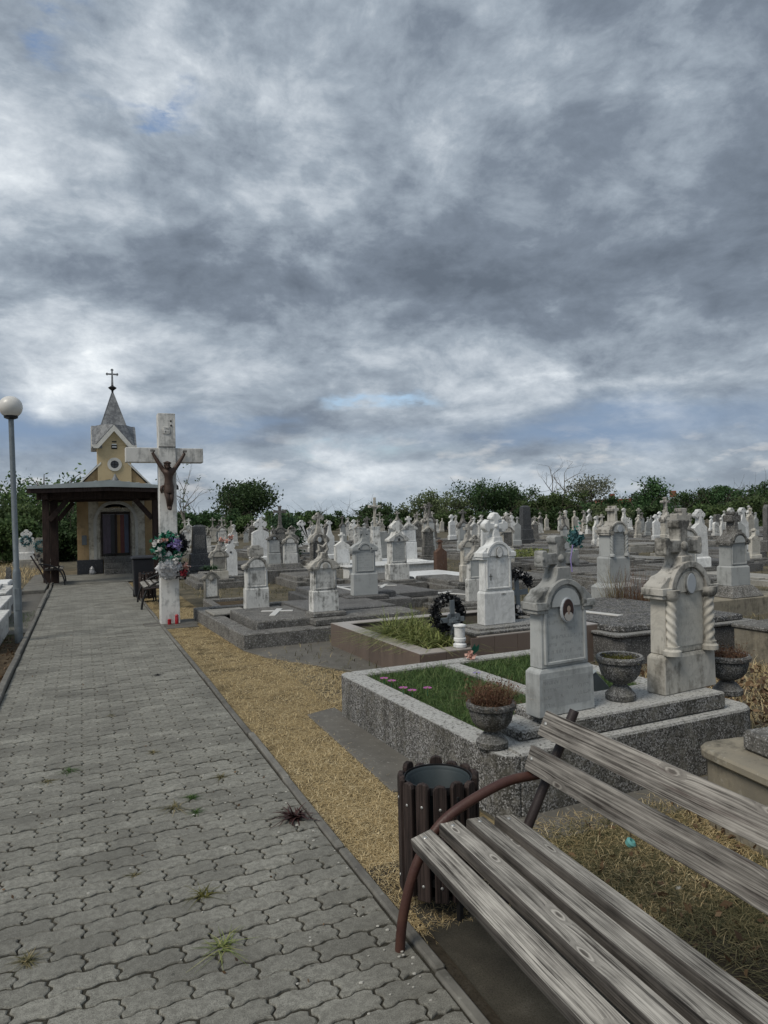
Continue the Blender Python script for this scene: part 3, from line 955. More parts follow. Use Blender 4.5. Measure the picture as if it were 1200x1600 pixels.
# concrete aprons beside the graves
for nm, pts in (('concrete_apron', [(1.63, 3.75), (2.0, 3.7), (1.93, 5.62), (1.66, 5.52)]),
                ('concrete_apron', [(1.80, 8.62), (1.95, 8.0), (2.55, 6.9), (2.86, 6.3), (3.1, 6.3), (3.0, 8.7)]),
                ('concrete_apron', [(1.95, 2.85), (3.4, 2.8), (3.4, 3.12), (2.0, 3.14)]),
                ('concrete_apron', [(1.15, 10.95), (1.62, 10.95), (1.62, 11.75), (1.15, 11.75)]),
                ('concrete_apron', [(-2.6, 11.0), (-.76, 11.7), (-.76, 13.0), (-2.6, 12.2)])):
    mb = MB(); mb.prismz(pts, -.05, .018)
    tag(mb.build(nm, M['apron'], None, .006), None, None, None, 'structure')
mb = MB(); mb.prismz([(1.16, .2), (1.78, .25), (1.74, 2.55), (1.20, 2.62)], -.05, .014)
tag(mb.build('bench_pad', M['pad']), 'stained cement pad under the near bench', None, None, 'structure')
# paved floor under the porch, one step up from the ground on its left
mb = MB().box(-1.32, -.80, 18.3, 24.0, -.05, .09)
tag(mb.build('porch_floor', M['kerb'], None, .01), None, None, None, 'structure')
sheet('porch_paving', -.8, 2.6, 20.2, 24.0, .036, M['paver'])
sheet('side_path', -1.30, -.78, 12.2, 18.2, .012, M['apron'])
mb = MB().box(-.765, -.40 - .3, 14.6, 18.4, -.02, .085)
tag(mb.build('kerb_step', M['kerb'], None, .008), None, None, None, 'structure')
# ================================================================== GRAVESTONES
def cross_pts(kind, h, a, span, foot=0.0):
    """outline of a cross; bottom centre at (0,0), total height h, half arm thickness a, half span"""
    zc = h - span * .92                      # centre of the arms
    def arm(L):
        if kind == 'clover':
            return [(a, a), (L - 2.3 * a, a), (L - 2.1 * a, 1.75 * a), (L - 1.55 * a, 2.0 * a), (L - 1.05 * a, 1.75 * a), (L - .85 * a, 1.25 * a), (L - .3 * a, 1.1 * a), (L, .55 * a)]
        if kind == 'block':
            return [(a, a), (L - 1.35 * a, a), (L - 1.3 * a, 1.28 * a), (L - .95 * a, 1.5 * a), (L - .25 * a, 1.5 * a), (L, 1.15 * a)]
        if kind == 'flare':
            return [(a, a), (L * .7, a * 1.1), (L, a * 1.7)]
        if kind == 'bud':
            return [(a, a), (L - 2.6 * a, a * .9), (L - 2.2 * a, 1.9 * a), (L - 1.2 * a, 1.9 * a), (L - .9 * a, a), (L, .2 * a)]
        return [(a, a), (L, a)]
    def half(L):
        p = arm(L)
        return p + [(x, -y) for x, y in p[::-1]]
    pts = []
    # right arm (+x), from lower inner corner up to upper inner corner
    R = half(span)[::-1]
    pts += [(x, zc + y) for x, y in R]
    U = half(h - zc)[::-1]
    pts += [(-y, zc + x) for x, y in U][1:]
    pts += [(-x, zc - y) for x, y in R][1:]
    f = a * (1.25 + foot)
    pts += [(-f, 0), (f, 0)]
    out = []
    for p in pts:
        if not out or (abs(p[0] - out[-1][0]) + abs(p[1] - out[-1][1])) > 1e-5: out.append(p)
    return out


def ogee_pts(W, h, neck, steps=6, shoulder=.16, arch=True):
    """gable that rises from cornice ends in a hollow curve to the foot of the cross"""
    R = [(W * .5, 0), (W * .5, h * .12), (W * .40, h * (.12 + shoulder)), (W * .375, h * (.22 + shoulder))]
    x0, z0 = R[-1]
    for i in range(1, steps + 1):
        t = i / steps
        R.append((x0 + (neck - x0) * (1 - (1 - t) ** 2.25), z0 + (h - z0) * t ** 1.45))
    return R + [(-x, z) for x, z in R[::-1]]


def medallion(t, x, z, y, rx, rz, mats, rim=.008, name='medallion'):
    mb = MB()
    n = 20
    o = [(x + (rx + rim) * math.cos(2 * PI * i / n), z + (rz + rim) * math.sin(2 * PI * i / n)) for i in range(n)]
    mb.prism(o, y - .010, y + .01)
    r = mb.build('medallion_rim', M[mats[1]], t, .002)
    mb = MB()
    o = [(x + rx * math.cos(2 * PI * i / n), z + rz * math.sin(2 * PI * i / n)) for i in range(n)]
    mb.prism(o, y - .013, y)
    return mb.build(name, M[mats[0]], t, .002)


def headstone(name, label, x, y, z, w, h, d=None, rz=0.0, group=None, main='marble_old', front=None, top=None, cross='clover', hp=.26, hb=.37, hg=.15,
              pw=1.17, panel=True, med=None, columns=False, hi=False, arch=.31, gable='ogee', crossw=.40, ca=.075, octo=None, tilt=None, plate=True, bare=False):
    """marker of plinth, shaft, crowning gable and cross"""
    t = thing(name, label, 'gravestone', (x, y, z), rz, group, tilt)
    d = d or w * .32
    top = top or main
    bv = .006 if hi else .004
    z0 = 0
    if octo:
        ow, oh = octo
        mb = MB()
        c = .32
        def oct_(s): return [(ow * s * a / 2, ow * .7 * s * b / 2) for a, b in ((-1 + c, -1), (1 - c, -1), (1, -1 + c), (1, 1 - c), (1 - c, 1), (-1 + c, 1), (-1, 1 - c), (-1, -1 + c))]
        mb.prismz(oct_(1), 0, oh * .75)
        lo, hi_ = oct_(1), oct_(.72)
        n = 8
        mb.add([(a, b, oh * .75) for a, b in lo] + [(a, b, oh) for a, b in hi_], [tuple(range(8, 16))] + [(i, (i + 1) % 8, 8 + (i + 1) % 8, 8 + i) for i in range(8)])
        mb.build('base', M[main], t, .01)
        z0 = oh
    H = h - z0
    zp = z0 + H * hp
    zb = zp + H * hb
    zg = zb + H * hg
    mb = MB().rings([(z0, w * pw / 2, d * 1.22 / 2), (zp - .02 * h, w * pw / 2 * .975, d * 1.2 / 2), (zp, w / 2 * 1.02, d / 2 * 1.02)])
    pl = mb.build('plinth', M[main], t, bv)
    if hi and plate:
        # lettering cut in the plinth's face
        mb = MB().box(-w * pw * .42, w * pw * .42, -d * .612, -d * .55, z0 + H * hp * .18, z0 + H * hp * .80)
        mb.build('plinth_inscription', M[front or main], t)
    body = MB().rings([(zp, w / 2, d / 2), (zb, w / 2 * .965, d / 2 * .965)])
    body.build('shaft', M[main], t, bv)
    yf = -d / 2
    if panel:
        a = w * (.30 if columns else .385)
        b0, b1 = zp + (zb - zp) * .10, zb - (zb - zp) * .02
        mb = MB().box(-a, a, yf - .004, yf + .02, b0, b1)
        mb.build('inscription_panel', M[front or main], t)
        if not columns:
            mb = MB()
            for s in (-1, 1): mb.box(min(s * a, s * (a + .018)), max(s * a, s * (a + .018)), yf - .012, yf + .02, b0 - .015, b1)
            mb.box(-a, a, yf - .012, yf + .02, b0 - .018, b0)
            mb.build('panel_frame', M[main], t, .003)
    if columns:
        for s in (-1, 1):
            cx, cy, R = s * w * .405, yf - .016, w * .082
            mb = MB()
            zz = [zp + (zb - zp) * (.14 + .70 * i / 40) for i in range(41)]
            mb.lathe([(R * .86, q) for q in zz], 20, cx, cy, lambda th, q: 1 + .16 * math.cos(3 * (th * 1 - s * q * 38)))
            co = mb.build('twisted_column', M[main], t, smooth=50)
            mb = MB().lathe([(R * 1.5, zp + .001), (R * 1.5, zp + (zb - zp) * .07), (R * 1.15, zp + (zb - zp) * .10), (R * 1.2, zp + (zb - zp) * .14)], 16, cx, cy)
            mb.build('column_base', M[main], co, smooth=40)
            q0 = zp + (zb - zp) * .84
            mb = MB().lathe([(R * .95, q0), (R * 1.25, q0 + .012), (R * 1.5, q0 + .03), (R * 1.55, zb - .001)], 12, cx, cy)
            mb.build('capital', M[top], co, smooth=40)
    gd = d * 1.16
    W = w * 1.19
    G = zg - zb
    if gable == 'ogee':
        neck = w * ca * 1.55
        pts = [(px, zb + pz) for px, pz in ogee_pts(W, G, neck, 8 if hi else 5)]
        MB().prism(pts, -gd / 2, gd / 2).build('gable', M[top], t, bv, smooth=35)
        # cornice ends and the round arch over the inscription
        mb = MB()
        ra = w * arch
        za = zb - G * .10
        fy = -gd / 2 - w * .05
        for s in (-1, 1):
            e0, e1 = (ra + w * .06), W / 2 + .008
            xa, xb = (e0, e1) if s > 0 else (-e1, -e0)
            mb.box(xa, xb, fy, gd / 2 + .01, za - .012, za + .030 * h)
            mb.box(xa + (0 if s > 0 else .01), xb - (.01 if s > 0 else 0), fy + .012, gd / 2, za - .022 * h - .012, za - .0125)
        mb.arc(0, za, ra + .016 * h + .0005, ra + w * .10 + .012, 0, 180, fy, -gd / 2 + .01, 18 if hi else 10)
        mb.arc(0, za, ra - .004, ra + .016 * h, 0, 180, fy + .014, -gd / 2 + .01, 18 if hi else 10)
        mb.build('cornice', M[top], t, .003 if hi else .002, smooth=35)
        # tympanum
        n = 14
        o = [(ra * .97 * math.cos(PI * i / n), za + ra * .97 * math.sin(PI * i / n)) for i in range(n + 1)]
        MB().prism(o, -gd / 2 - .012, -gd / 2 + .01).build('tympanum', M[main], t)
        if med:
            rx, rz_, dz, mats = med
            medallion(t, 0, za + dz, -gd / 2 - .012, rx, rz_, mats)
    elif gable == 'point':
        neck = w * ca * 1.5
        pts = [(W / 2, zb), (W / 2, zb + G * .2), (w * .30, zb + G * .55), (neck, zg), (-neck, zg), (-w * .30, zb + G * .55), (-W / 2, zb + G * .2), (-W / 2, zb)]
        MB().prism(pts, -gd / 2, gd / 2).build('gable', M[top], t, bv)
        mb = MB()
        k = [(W / 2 + .01, zb + G * .05), (W / 2 + .01, zb + G * .28), (w * .30, zb + G * .66), (0, zb + G * .95), (-w * .30, zb + G * .66), (-W / 2 - .01, zb + G * .28), (-W / 2 - .01, zb + G * .05),
             (-w * .36, zb + G * .05), (-w * .25, zb + G * .38), (0, zb + G * .66), (w * .25, zb + G * .38), (w * .36, zb + G * .05)]
        mb.prism(k, -gd / 2 - .03, -gd / 2 + .01)
        mb.build('cornice', M[top], t, .003)
        if med:
            rx, rz_, dz, mats = med
            medallion(t, 0, zb + dz, -gd / 2 - .002, rx, rz_, mats)
    if cross:
        hx = h - zg
        cm = M[top]
        pts = [(px, zg - .004 + pz) for px, pz in cross_pts(cross, hx + .004, w * ca, min(w * crossw, hx * .80), .2)]
        th = max(d * .36, w * .095)
        MB().prism(pts, -th, th).build('cross', cm, t, .012 if hi else .006)
        if hi:
            bs = MB().lathe([(w * .07, 0), (w * .06, .008), (w * .03, .016), (.002, .018)], 12)
            zc_ = zg + hx - min(w * crossw, hx * .80) * .92
            bs.v = [(a_, -th - c_, zc_ + b_) for a_, b_, c_ in bs.v]
            bs.build('rosette', cm, t, smooth=40)
            ctr = zg + hx - min(w * crossw, hx * .80) * .92
            for s in (-1, 1): MB().ball((s * min(w * crossw, hx * .80) * .93, 0, ctr), w * ca * .85, 10, 7, (.6, 1.5, 1.15)).build('cross_knob', cm, t, smooth=60)
            MB().ball((0, 0, h - w * ca * .35), w * ca * .8, 10, 7, (1.35, 1.4, .6)).build('cross_knob', cm, t, smooth=60)
    return t


def slab_pts(w, h, kind):
    """outline of a thin standing slab"""
    if kind == 'clover':
        c = cross_pts('clover', h * .30, w * .088, w * .36, .3)
        sh = h * .70
        body = [(-w * .5, 0), (w * .5, 0), (w * .46, sh * .84), (w * .49, sh * .86), (w * .36, sh * .93)]
        up = [(x, z + sh) for x, z in c]
        f = w * .088 * 1.55
        i = 0
        return body + [(f, sh)] + up[:-2] + [(-f, sh), (-w * .36, sh * .93), (-w * .49, sh * .86), (-w * .46, sh * .84)]
    if kind == 'tallclover':
        c = cross_pts('clover', h * .26, w * .085, w * .28, .3)
        sh = h * .74
        f = w * .085 * 1.55
        up = [(x, z + sh) for x, z in c]
        return [(-w * .5, 0), (w * .5, 0), (w * .46, sh * .72), (w * .30, sh * .78), (w * .17, sh * .92), (f, sh)] + up[:-2] + [(-f, sh), (-w * .17, sh * .92), (-w * .30, sh * .78), (-w * .46, sh * .72)]
    if kind == 'gable':
        c = cross_pts('latin', h * .26, w * .05, w * .18, .2)
        sh = h * .74
        f = w * .05 * 1.45
        up = [(x, z + sh) for x, z in c]
        return [(-w * .5, 0), (w * .5, 0), (w * .48, sh * .80), (w * .52, sh * .82), (w * .22, sh * .94), (f, sh)] + up[:-2] + [(-f, sh), (-w * .22, sh * .94), (-w * .52, sh * .82), (-w * .48, sh * .80)]
    if kind == 'round':
        n = 10
        return [(-w * .5, 0), (w * .5, 0)] + [(w * .5 * math.cos(PI * i / n), h - w * .4 + w * .4 * math.sin(PI * i / n)) for i in range(n + 1)]
    if kind == 'rough':
        return [(-w * .5, 0), (w * .5, 0), (w * .47, h * .86), (w * .30, h * .93), (w * .28, h), (-w * .05, h * .97), (-w * .3, h * .99), (-w * .46, h * .88)]
    if kind == 'trefoil':      # white slab carrying a quatrefoil head and a small cross
        pts = [(-w * .5, 0), (w * .5, 0), (w * .49, h * .52), (w * .40, h * .60), (w * .24, h * .655)]
        pts += [(w * .24 + w * .12 * math.cos(a) + .0, h * .70 + w * .12 * math.sin(a)) for a in (-.9, 0, .9, 1.8)]
        pts += [(w * .14, h * .755)]
        n = 7
        pts += [(w * .27 * math.cos(a), h * .815 + h * .075 * math.sin(a)) for a in [(-.7 + 1.95 * i / n) for i in range(n + 1)]]
        c = cross_pts('bud', h * .115, w * .05, w * .15, .2)
        r = pts + [(w * .06, h * .885)] + [(x, z + h * .885) for x, z in c][:-2]
        return r + [(-x, z) for x, z in ([(w * .06, h * .885)] + pts[2:][::-1])]


def slab_stone(name, label, x, y, z, w, h, kind, mat, rz=0.0, group=None, d=None, base=.18, front=None, tilt=None, boss=None):
    t = thing(name, label, 'gravestone', (x, y, z), rz, group, tilt)
    d = d or w * .34
    hb = h * base
    if base:
        MB().rings([(0, w * .60, d * .75), (hb * .86, w * .60, d * .74), (hb, w * .53, d * .58)]).build('plinth', M[mat], t, .004)
    pts = [(px, hb + pz) for px, pz in slab_pts(w, h - hb, kind)]
    MB().prism(pts, -d / 2, d / 2).build('slab', M[mat], t, .006)
    if front:
        zz = hb + (h - hb) * .10
        MB().box(-w * .38, w * .38, -d / 2 - .004, 0, zz, hb + (h - hb) * .50).build('inscription_panel', M[front], t)
    if boss:
        MB().lathe([(w * .09, 0), (w * .05, .02)], 8).build('boss', M[boss], t).matrix_local = Matrix.Translation((0, -d / 2, hb + (h - hb) * .56)) @ Matrix.Rotation(rad(90), 4, 'X')
    return t


def obelisk(name, label, x, y, z, w, h, mat='granite', rz=0, group=None, front=None):
    t = thing(name, label, 'gravestone', (x, y, z), rz, group)
    MB().rings([(0, w * .72, w * .5), (h * .10, w * .72, w * .5), (h * .115, w * .64, w * .44), (h * .36, w * .60, w * .40), (h * .375, w * .5, w * .36)]).build('plinth', M[mat], t, .006)
    MB().rings([(h * .375, w * .49, w * .34), (h * .96, w * .40, w * .29), (h, w * .22, w * .16)]).build('shaft', M[mat], t, .008)
    MB().box(-w * .34, w * .34, -w * .345, -w * .2, h * .48, h * .78).build('inscription_panel', M[front or mat], t)
    return t


# ------------------------------------------------------------------ the two-plot terrazzo grave in front
RZA = rad(2.2)
ga = thing('grave_plot', 'large two-bed pebble terrazzo grave beside the near bench, filled with green grass', 'grave', (1.985, 3.11, 0), RZA, 'grave plots')
W_, L_, HK = 1.96, 2.32, .345
kw = .17


def rounded(x0, x1, y0, y1, r, n=4):
    p = []
    for cx, cy, a0 in ((x1 - r, y0 + r, -90), (x1 - r, y1 - r, 0), (x0 + r, y1 - r, 90), (x0 + r, y0 + r, 180)):
        for i in range(n + 1):
            a = rad(a0 + 90 * i / n)
            p.append((cx + r * math.cos(a), cy + r * math.sin(a)))
    return p


def l_piece(pts, z0, z1, name, mat, parent, bevel=.012):
    mb = MB(); mb.prismz(pts, z0, z1)
    return mb.build(name, M[mat], parent, bevel)


def arcpts(cx, cy, r, a0, a1, n=5):
    return [(cx + r * math.cos(rad(a0 + (a1 - a0) * i / n)), cy + r * math.sin(rad(a0 + (a1 - a0) * i / n))) for i in range(n + 1)]


l_piece([(.10, .0), (W_ - .16, 0)] + arcpts(W_ - .14, .14, .14, -90, 0) + [(W_, .42), (.10, .42)], -.03, HK, 'front_kerb', 'terr', ga)
l_piece([(0, .10)] + arcpts(.10, .10, .10, 180, 270)[1:-1] + [(.097, 0), (.097, .42), (kw, .423), (kw, L_ - kw), (.10, L_ - .003), ] + arcpts(.10, L_ - .10, .10, 92, 180) , -.03, HK - .003, 'left_kerb', 'terr', ga)
l_piece([(.103, L_ - kw + .003), (W_, L_ - kw + .003), (W_, L_), (.103, L_)], -.03, HK - .001, 'rear_kerb', 'terr', ga)
l_piece([(W_ - kw, .423), (W_, .423), (W_, L_ - kw), (W_ - kw, L_ - kw)], -.03, HK - .002, 'right_kerb', 'terr', ga)
l_piece([(.90, .423), (1.07, .423), (1.05, L_ - kw), (.90, L_ - kw)], -.03, HK - .004, 'middle_kerb', 'terr', ga)
l_piece([(.42, .07), (W_ - .22, .07), (W_ - .22, .50), (.42, .50)], HK + .002, .45, 'headstone_step', 'terr', ga, .01)
l_piece([(.22, .16), (.417, .16), (.417, .46), (.22, .46)], HK + .002, .405, 'side_step', 'terr', ga, .012)
for a, b in ((kw + .002, .898), (1.075, W_ - kw - .002)):
    mb = MB(); mb.prismz([(a, .425), (b, .425), (b, L_ - kw - .002), (a, L_ - kw - .002)], 0, HK - .045)
    mb.build('bed_soil', M['soil'], ga)


def in_a(x, y, z=0.0):
    p = Matrix.Translation((1.985, 3.11, 0)) @ Matrix.Rotation(RZA, 4, 'Z') @ Vector((x, y, z))
    return p.x, p.y, p.z


M['bedtip'] = leaf_mat('light_turf_blade', (.05, .095, .028), (.13, .20, .065), .2, (.20, .23, .10))
# turf in the two beds
def bed_grass(x0, x1, y0, y1, n, seed):
    rng = np.random.default_rng(seed)
    p = np.stack([rng.uniform(x0, x1, n), rng.uniform(y0, y1, n), np.full(n, HK - .05)], 1)
    cl = np.sin(p[:, 0] * 17 + seed) * np.sin(p[:, 1] * 13) * .5 + .5
    c, s = math.cos(RZA), math.sin(RZA)
    q = p.copy(); q[:, 0] = 1.985 + p[:, 0] * c - p[:, 1] * s; q[:, 1] = 3.11 + p[:, 0] * s + p[:, 1] * c
    me = blade_mesh('bed_grass', q, .065, .005, M['grass'], .9, 2, rng)
    k = n // 5
    q2 = q[:k]
    me2 = blade_mesh('bed_grass', q2, .095, .006, M['bedtip'], 1.1, 3, rng)
    bm = bmesh.new(); bm.from_mesh(me); bm.from_mesh(me2); 
    nf = len(me.polygons)
    bm.faces.ensure_lookup_table()
    for f in bm.faces[nf:]: f.material_index = 1
    bm.to_mesh(me); bm.free(); me.materials.append(M['bedtip'])
    o = link('bed_grass', me)
    return tag(o, None, None, None, 'stuff')


tag(bed_grass(kw, .9, .44, L_ - kw, 15000, 1), 'short green turf filling the left bed of the terrazzo grave')
tag(bed_grass(1.07, W_ - kw, .44, L_ - kw, 13000, 2), 'short green turf filling the right bed of the terrazzo grave')


def flower(label, x, y, z, r, petal, group, stem=.03, n=16, centre=None):
    t = thing('flower', label, 'flower', (x, y, z), random.random() * 6, group)
    if stem: MB().tube([(0, 0, -stem), (0, 0, 0)], .002, 4).build('stem', M['pinegreen'], t)
    vs, fs = [], []
    mb = MB()
    for i in range(n):
        a = 2 * PI * i / n
        b = a + 2 * PI / n * .8
        mb.add([(0, 0, 0), (r * math.cos(a), r * math.sin(a), r * .25), (r * 1.1 * math.cos((a + b) / 2), r * 1.1 * math.sin((a + b) / 2), r * .3), (r * math.cos(b), r * math.sin(b), r * .25)], [(0, 1, 2, 3)])
    mb.build('petals', M[petal], t)
    MB().ball((0, 0, r * .1), r * .25, 8, 5).build('centre', M[centre or 'lily'], t)
    return t


fl = [((2.073, 4.883), 'pale pink daisy nearest the far end of the left grass bed'), ((2.091, 4.78), 'pale pink daisy second from the far end of the left grass bed'),
      ((2.076, 4.546), 'magenta daisy third along the kerb of the left grass bed'), ((2.10, 4.45), 'magenta daisy fourth along the kerb of the left grass bed'),
      ((2.225, 4.46), 'bright magenta daisy standing alone inside the left grass bed'), ((2.77, 4.70), 'lilac daisy beside the middle kerb of the terrazzo grave')]
for (fx, fy), lab in fl:
    flower(lab, fx, fy, HK + .04, .030, 'petal_pink' if 'lilac' not in lab else 'petal_violet', 'daisies in the grass bed', .05)

# portrait stone
s1x, s1y, s1z = in_a(.565, .265, .45)
S1 = headstone('gravestone', 'smooth grey gravestone with an oval portrait photograph, nearest the bench', 2.545, 3.375, .451, .36, 1.02, .10, rad(5), 'gravestones',
               'grey', 'grey_in', 'grey_top', 'block', .265, .36, .20, 1.18, True, None, False, True, .30, 'ogee', .42, .092)
za = 1.02 * (.265 + .36) - 1.02 * .20 * .10
yf = -.10 * 1.16 / 2 - .016
PZ = za - .022
medallion(S1, 0, PZ, yf, .041, .064, ('photo_back', 'enamel'), .007, 'portrait')
# the printed photograph: dark ground, hair, face, neck and pale blouse
port = [o for o in S1.children if o.name.startswith('portrait')][0]
mb = MB()
def disc(cx, cz, rx, rz, k, y, clip=False):
    n = 18
    p = []
    for i in range(n):
        x_, z_ = cx + rx * math.cos(2 * PI * i / n), cz + rz * math.sin(2 * PI * i / n)
        if clip:
            q = math.hypot(x_ / .0395, (z_) / .0625)
            if q > 1: x_, z_ = x_ / q, z_ / q
        p.append((x_, PZ + z_))
    mb.cur = k
    mb.prism(p, y, y + .0008)
Y0 = yf - .0135
disc(0, -.048, .036, .040, 3, Y0 - .0006, True)
disc(0, -.012, .008, .014, 1, Y0 - .0012)
disc(0, .015, .0175, .021, 0, Y0 - .0010)
disc(0, .008, .0130, .0180, 1, Y0 - .0020)
mb.build('portrait_print', [M['hair'], M['skin'], M['photo_back'], M['blouse']], port)

S2 = headstone('gravestone', 'sooty cream gravestone with twisted side columns and a blank white oval medallion', 3.555, 3.44, .451, .455, 1.09, .115, rad(7), 'gravestones',
               'lime', 'lime_in', 'lime_top', 'block', .225, .375, .19, 1.12, True, (.044, .064, .052, ('enamel', 'grey_top')), True, True, .30, 'ogee', .40, .085, plate=False)


tw_ = thing('wreath', 'teal and white artificial flowers hooked on the cross of the portrait headstone', 'wreath', (2.585, 3.27, 1.46), 0)
rg_ = np.random.default_rng(91)
for i in range(8):
    a = 2 * PI * i / 7
    c_ = np.array([.031 * math.cos(a), -.03, .031 * math.sin(a)]) if i < 7 else np.array([0, -.05, 0.])
    leaves('bloom', c_ + rg_.normal(size=(34, 3)) * .009, .020, M['petal_teal'] if i != 1 else M['petal_white'], tw_, rng=rg_, aspect=.85)
leaves('wreath_leaf', rg_.normal(size=(120, 3)) * np.array([.026, .014, .026]), .022, M['pinegreen'], tw_, rng=rg_)
MB().tube([(-.03, -.03, -.04), (-.06, -.045, -.12), (-.055, -.05, -.19)], .004, 5).build('violet_ribbon', M['petal_violet'], tw_)

# ------------------------------------------------------------------ cast stone urns
def urn(label, x, y, z, h, w, group='pebble terrazzo flower urns'):
    t = thing('urn', label, 'planter', (x, y, z), 0, group)
    r = w / 2
    MB().lathe([(r * .60, 0), (r * .64, h * .02), (r * .64, h * .13), (r * .56, h * .17), (r * .44, h * .25), (r * .33, h * .31)], 22).build('foot', M['urn'], t, smooth=40)
    MB().lathe([(r * .30, h * .305), (r * .30, h * .36), (r * .38, h * .39)], 18).build('stem', M['urn'], t, smooth=40)
    MB().lathe([(r * .40, h * .385), (r * .62, h * .45), (r * .80, h * .58), (r * .88, h * .74), (r * .90, h * .84), (r * .80, h * .84), (r * .74, h * .7), (r * .1, h * .66)], 24).build('bowl', M['urn'], t, smooth=40)
    MB().lathe([(r * .885, h * .84), (r * 1.0, h * .87), (r * 1.02, h * .95), (r * .94, h * 1.0), (r * .83, h * .985), (r * .80, h * .842)], 24).build('rim', M['urn'], t, smooth=40)
    MB().lathe([(r * .78, h * .80), (r * .78, h * .88)], 16).build('soil', M['soil'], t)
    return t


def potted(name, label, x, y, z, r, h, mat, n, lean=.7, group=None, w=.005):
    rng = np.random.default_rng(int(x * 1000))
    t = thing(name, label, 'plant', (x, y, z), 0, group)
    a = rng.random(n) * 2 * PI; q = np.sqrt(rng.random(n)) * r
    p = np.stack([q * np.cos(a), q * np.sin(a), np.zeros(n)], 1)
    link('stems', blade_mesh('stems', p, h, w, M[mat], lean, 3, rng), t)
    cen = p + rng.normal(size=(n, 3)) * np.array([r * .25, r * .25, h * .25]); cen[:, 2] = np.abs(cen[:, 2]) + rng.random(n) * h * .8
    leaves('sprigs', cen, w * 3.2, M[mat], t, up=1.0, aspect=.4, rng=rng)['kind'] = 'stuff'
    return t


u1 = urn('terrazzo urn with russet heather at the near corner of the grass bed', 2.03, 3.30, HK, .245, .27)
potted('heather', 'russet brown heather in the urn at the bed corner', 2.03, 3.30, HK + .21, .115, .135, 'heather', 650, .8, 'plants in the urns')
u2 = urn('terrazzo urn with mossy sprigs between the two headstones', 3.03, 3.42, .451, .27, .285)
potted('moss_plant', 'low mossy green plant in the urn between the headstones', 3.03, 3.42, .451 + .225, .10, .035, 'moss', 420, .9, 'plants in the urns')
u3 = urn('terrazzo urn with dry red-brown plant right of the sooty cream headstone', 4.03, 3.50, .451 - .105, .27, .30)
potted('dry_plant', 'withered red-brown plant spilling from the urn right of the cream headstone', 4.03, 3.50, .345 + .24, .13, .08, 'heather', 420, 1.0, 'plants in the urns')

# grey slanted metal box behind the portrait stone
t = thing('lantern_box', 'grey slant-topped metal candle box behind the portrait headstone', 'candle box', (3.20, 3.90, HK), rad(6))
MB().prism([(-.10, 0), (.10, 0), (.10, .06), (-.02, .175), (-.10, .14)], -.07, .07).build('box', M['grey_metal'], t, .003)
MB().prism([(-.105, .142), (-.022, .179), (-.012, .186), (-.105, .150)], -.075, .075).build('sheet_lid', M['tin_pale'], t, .001)

# artificial rose lying on the rear kerb
t = thing('rose', 'pink and white artificial rose with dark green leaves lying on the rear kerb', 'flower', (3.10, 5.36, HK + .005), 0)
rng = np.random.default_rng(3)
leaves('petals', rng.normal(size=(60, 3)) * .016 + np.array([0, 0, .03]), .03, M['petal_peach'], t, rng=rng, aspect=.9)
mb = MB()
for a, L in ((.3, .11), (1.3, .12), (-.5, .09)):
    d_ = Vector((math.cos(a) * .6, 0, .8)) * L
    sd = Vector((.03, .01, -.01))
    p0 = Vector((.04, .02, .03)); mb.add([p0, p0 + d_ * .5 + sd, p0 + d_, p0 + d_ * .5 - sd], [(0, 1, 2, 3)])
mb.build('rose_leaf', M['pinegreen'], t)


# ------------------------------------------------------------------ generic low graves
def white_cross(parent, x, y, z, L, w=.07, rot=0.0):
    mb = MB()
    k = L * .62
    mb.rings([(z, w / 2, L / 2), (z + .012, w / 2, L / 2)], x, y, rot)
    c, s = math.cos(rot), math.sin(rot)
    off = L * .17
    for sg in (-1, 1):
        q = sg * (w / 2 + (k / 2 - w / 2) / 2 + .0005)
        mb.rings([(z, (k / 2 - w / 2) / 2, w / 2), (z + .012, (k / 2 - w / 2) / 2, w / 2)], x + q * c - off * s, y + q * s + off * c, rot)
    return mb.build('cross_inlay', M['inlay'], parent, .002)


def plot(label, x, y, w, l, h, mat='conc', lid=True, cross=False, rz=0.0, group='grave plots', lidmat=None, step=.07, headstep=True, crot=0.0, soil='soil'):
    """low grave: kerb pieces, stepped lid, step for the marker at its near end; (x, y) is the middle of the near edge"""
    t = thing('grave_plot', label, 'grave', (x, y, 0), rz, group)
    k = .14
    a = w / 2
    MB().box(-a, a, 0, k + .12, -.03, h).build('front_kerb', M[mat], t, .012)
    MB().box(-a, -a + k, k + .122, l - k, -.03, h - .004).build('side_kerb', M[mat], t, .012)
    MB().box(a - k, a, k + .122, l - k, -.03, h - .004).build('side_kerb', M[mat], t, .012)
    MB().box(-a, a, l - k + .002, l, -.03, h).build('rear_kerb', M[mat], t, .012)
    if headstep:
        MB().rings([(h + .002, min(a - .04, .36), .15), (h + step * .8, min(a - .04, .36), .15), (h + step, min(a - .06, .34), .13)], 0, .20).build('headstone_step', M[mat], t, .006)
    if lid:
        y0, y1 = .40, l - .12
        lm = M[lidmat or mat]
        MB().rings([(h - .05, a - .10, (y1 - y0) / 2), (h + step, a - .11, (y1 - y0) / 2 - .01), (h + step + .02, a - .13, (y1 - y0) / 2 - .03)], 0, (y0 + y1) / 2).build('lid', lm, t, .006)
        if cross: white_cross(t, 0, (y0 + y1) / 2 + .05, h + step + .0205, (y1 - y0) * .62, .07, crot)
    else:
        MB().box(-a + k, a - k, k + .122, l - k, 0, h - .05).build('bed_soil', M[soil], t)
    return t


